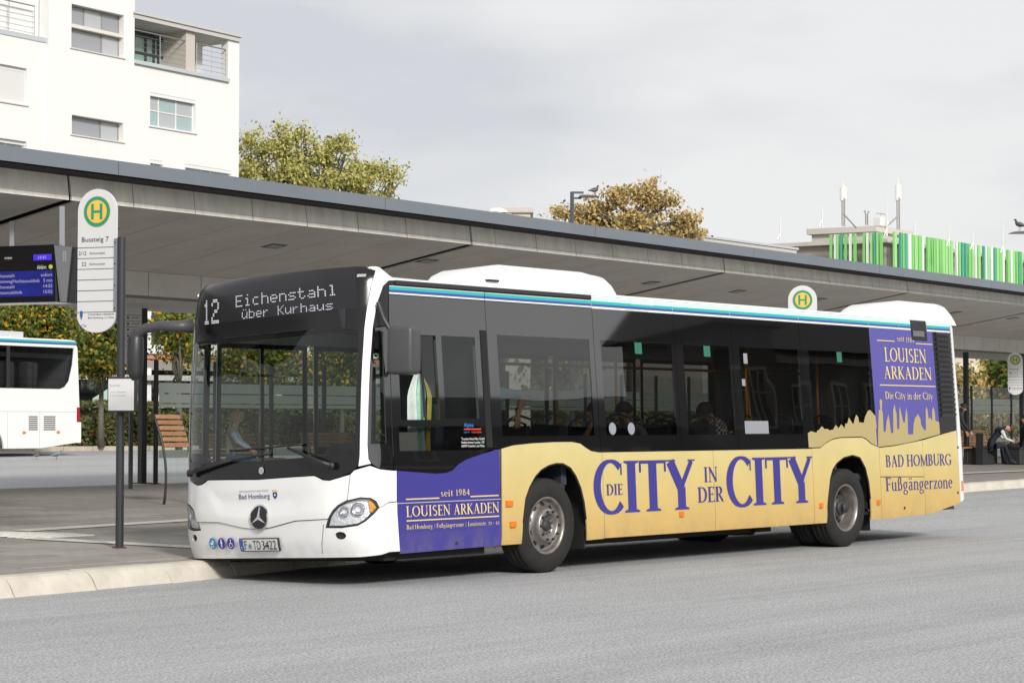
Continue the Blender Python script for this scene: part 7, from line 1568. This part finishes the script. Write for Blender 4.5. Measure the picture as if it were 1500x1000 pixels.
# the man in the waistcoat
J, E_ = figure(.36, True, .10, .12, elb=((.46, .22, .72), (.42, -.20, .70)), wri=((.66, .06, .66), (.64, -.07, .64)), arms=('sleeve', 'sleeve'), feet=((.46, .14, .09), (.60, -.12, .09)))
p = gnd(1448, 680, .17); man = person((p[0], p[1], G(p[0], p[1])+.17), math.radians(-45), J, E_, {'top': NAV, 'sleeve': SHW, 'skin': SKIN, 'legs': NAV, 'shoes': SHOE}, 'man in white shirt and dark waistcoat sitting bent over his phone on the bench', (.09, .045, .02))
mobile = MB().box(-.035, .035, -.006, .006, -.07, .07, c=.003).build('phone', BLACK, None); mobile.matrix_world = Matrix.Translation((p[0], p[1], G(p[0], p[1])+.17)) @ Matrix.Rotation(math.radians(-45), 4, 'Z') @ Matrix.Translation((.78, 0, .70)) @ Matrix.Rotation(-.7, 4, 'Y') @ Matrix.Rotation(1.57, 4, 'Z'); tag(mobile, 'dark phone in the hands of the man in the waistcoat', 'phone')
# the dark coat beside the tail of the bus
J, E_ = figure(.22, False, .02, .05, elb=((.30, .26, 1.12), (.26, -.30, 1.12)), wri=((.44, .22, .92), (.44, -.24, .92)), arms=('top', 'top'), bulk=1.12)
p = gnd(1393, 683, .17); e = person((p[0], p[1], G(p[0], p[1])+.17), math.radians(-48), J, E_, {'top': cloth('dark_coat', (.022, .022, .025)), 'skin': SKIN, 'legs': cloth('grey_trousers', (.05, .055, .07)), 'shoes': SHOE}, 'person in a long dark coat half hidden by the tail of the bus', (.03, .025, .02))
V = []; F = []
for i in range(6):
    for j in range(14): t = 2*math.pi*j/14; r_ = .19+.03*i; V.append((.04+r_*math.cos(t)*.75, r_*math.sin(t), 1.05-.1*i))
F = [(i*14+j, i*14+(j+1) % 14, i*14+14+(j+1) % 14, i*14+14+j) for i in range(5) for j in range(14)]; mk('coat', V, F, MATS['cloth_dark_coat'], e, True)
# the one cut by the right edge
J, E_ = figure(-.05, True, arms=('top', 'top'), bulk=1.15); p = gnd(1500, 680, .17)
person((p[0], p[1], G(p[0], p[1])+.17), math.radians(120), J, E_, {'top': BLK, 'skin': SKIN, 'legs': BLK, 'shoes': SHOE}, 'person in black seated at the right edge of the picture', (.02, .015, .012))
# the woman on the bench seen through the windscreen
J, E_ = figure(.06, True, .02, .02, elb=((.16, .26, .80), (.16, -.26, .80)), wri=((.36, .10, .66), (.36, -.10, .66)), arms=('sleeve', 'sleeve'), bulk=.95)
p = at_depth(336, 650, 36.2); e = person((p[0], p[1], G(p[0], p[1])+.17+.02), math.radians(-50), J, E_, {'top': cloth('sage_vest', (.30, .30, .18)), 'sleeve': cloth('pale_blue', (.42, .50, .62)), 'skin': SKIN, 'legs': cloth('denim', (.06, .09, .16)), 'shoes': SHOE}, 'woman with short fair hair, sunglasses and pale vest seated behind the windscreen', (.42, .27, .13), hairlen=.5)
MB().box(.165, .185, -.07, .07, 1.205, 1.235, c=.004).build('sunglasses', BLACK, e); MB().tube([(.07, -.06, 1.08), (.12, 0, 1.06), (.07, .06, 1.08)], .03, 6).build('neck_scarf', cloth('white_scarf', (.62, .66, .68)), e)
# passengers inside the bus
def inbus(x, y, z): q = tilt((x, y, z)); return q
J, E_ = figure(.0, True, elb=((-.30, .24, .98), (.05, -.28, .75)), wri=((-.10, .33, .80), (.20, -.2, .7)), hd=((.06, .05, -.2), (.1, 0, -.1)), arms=('shirt2', 'skin'), bulk=1.08)
q = inbus(2.34, .44, .84); e = person(q, math.pi, J, E_, {'top': cloth('teal_shirt', (.28, .42, .50)), 'shirt2': cloth('teal_shirt', (.28, .42, .50)), 'skin': SKIN, 'legs': NAV, 'shoes': SHOE}, 'passenger in a teal short-sleeved shirt resting a bare forearm behind the driver window', (.06, .04, .02))
MB().lathe([(.034, -.014), (.038, 0), (.034, .014)], 14, (-.125, .315, .825)).build('wristwatch', BLACK, e)
J, E_ = figure(.10, True, .02, .04, elb=((.30, .20, .80), (.30, -.14, .78)), wri=((.26, .05, 1.00), (.27, .0, 1.02)), hd=((.0, 0, .1), (.0, 0, .1)), arms=('top', 'skin')); q = inbus(4.42, .50, .50)
person(q, math.pi, J, E_, {'top': BLK, 'skin': SKIN2, 'legs': BLK, 'shoes': SHOE}, 'dark-haired passenger holding a hand to his mouth in the third side window', (.012, .01, .01))
J, E_ = figure(.04, True, .05, .06, arms=('top', 'top'), bulk=1.15); q = inbus(6.35, .42, .50)
def check_cloth():
    m = mat('cloth_chequered', (.3, .3, .3), .9); t = m.node_tree; b = t.nodes['Principled BSDF']; c = t.nodes.new('ShaderNodeTexCoord'); k = t.nodes.new('ShaderNodeTexChecker'); k.inputs['Scale'].default_value = 34; k.inputs['Color1'].default_value = (.55, .53, .50, 1); k.inputs['Color2'].default_value = (.03, .03, .03, 1); t.links.new(c.outputs['Object'], k.inputs['Vector']); t.links.new(k.outputs[0], b.inputs['Base Color']); return m
person(q, math.pi, J, E_, {'top': check_cloth(), 'skin': SKIN2, 'legs': BLK, 'shoes': SHOE}, 'passenger with a black and white chequered scarf over the shoulders in the fourth side window', (.02, .015, .012))
J, E_ = figure(.12, True, .02, .02, arms=('top', 'top')); q = inbus(4.95, .5, .48)
person(q, math.pi, J, E_, {'top': cloth('grey_top', (.14, .13, .13)), 'skin': SKIN2, 'legs': BLK, 'shoes': SHOE}, 'passenger in a grey top in the right half of the third side window', (.03, .02, .015))
# jacket on a hanger inside the driver's window
ja = tr(612, 600); jb = tr(645, 600); jt = tr(622, 546)[1]; jl = tr(622, 664)[1]
jk = empty('hanging_jacket', tilt((ja[0], .18, jl)), 0, 'mint and yellow jacket hanging inside the open driver window', 'jacket'); w_ = jb[0]-ja[0]; h_ = jt-jl
def jpiece(nm, f0, f1, m, ph):
    V = []; n1, n2 = 14, 16
    for i in range(n1+1):
        for j in range(n2+1):
            a = f0+(f1-f0)*j/n2; c = i/n1; sh_ = max(0, c-.72)/.28; aa = .38+(a-.38)*(1-.75*sh_**1.3); V.append((w_*aa, -.03+.028*math.sin(a*19+ph+c*2.0)*(1.1-c*.6)-.03*math.sin(math.pi*a), h_*c))
    mk(nm, V, [(i*(n2+1)+j, i*(n2+1)+j+1, (i+1)*(n2+1)+j+1, (i+1)*(n2+1)+j) for i in range(n1) for j in range(n2)], m, jk, True)
jpiece('jacket_front', 0, .30, cloth('pale_cotton', (.56, .62, .58)), 0); jpiece('jacket_side', .31, .68, cloth('mint', (.34, .58, .48)), 1); jpiece('jacket_sleeve', .69, 1.0, cloth('mustard', (.62, .42, .08)), 2)
MB().tube([(w_*.32, 0, h_*.93), (w_*.38, 0, h_*1.0), (w_*.38, 0, h_*1.06)], .006, 6).build('hanger', BLACKM, jk)
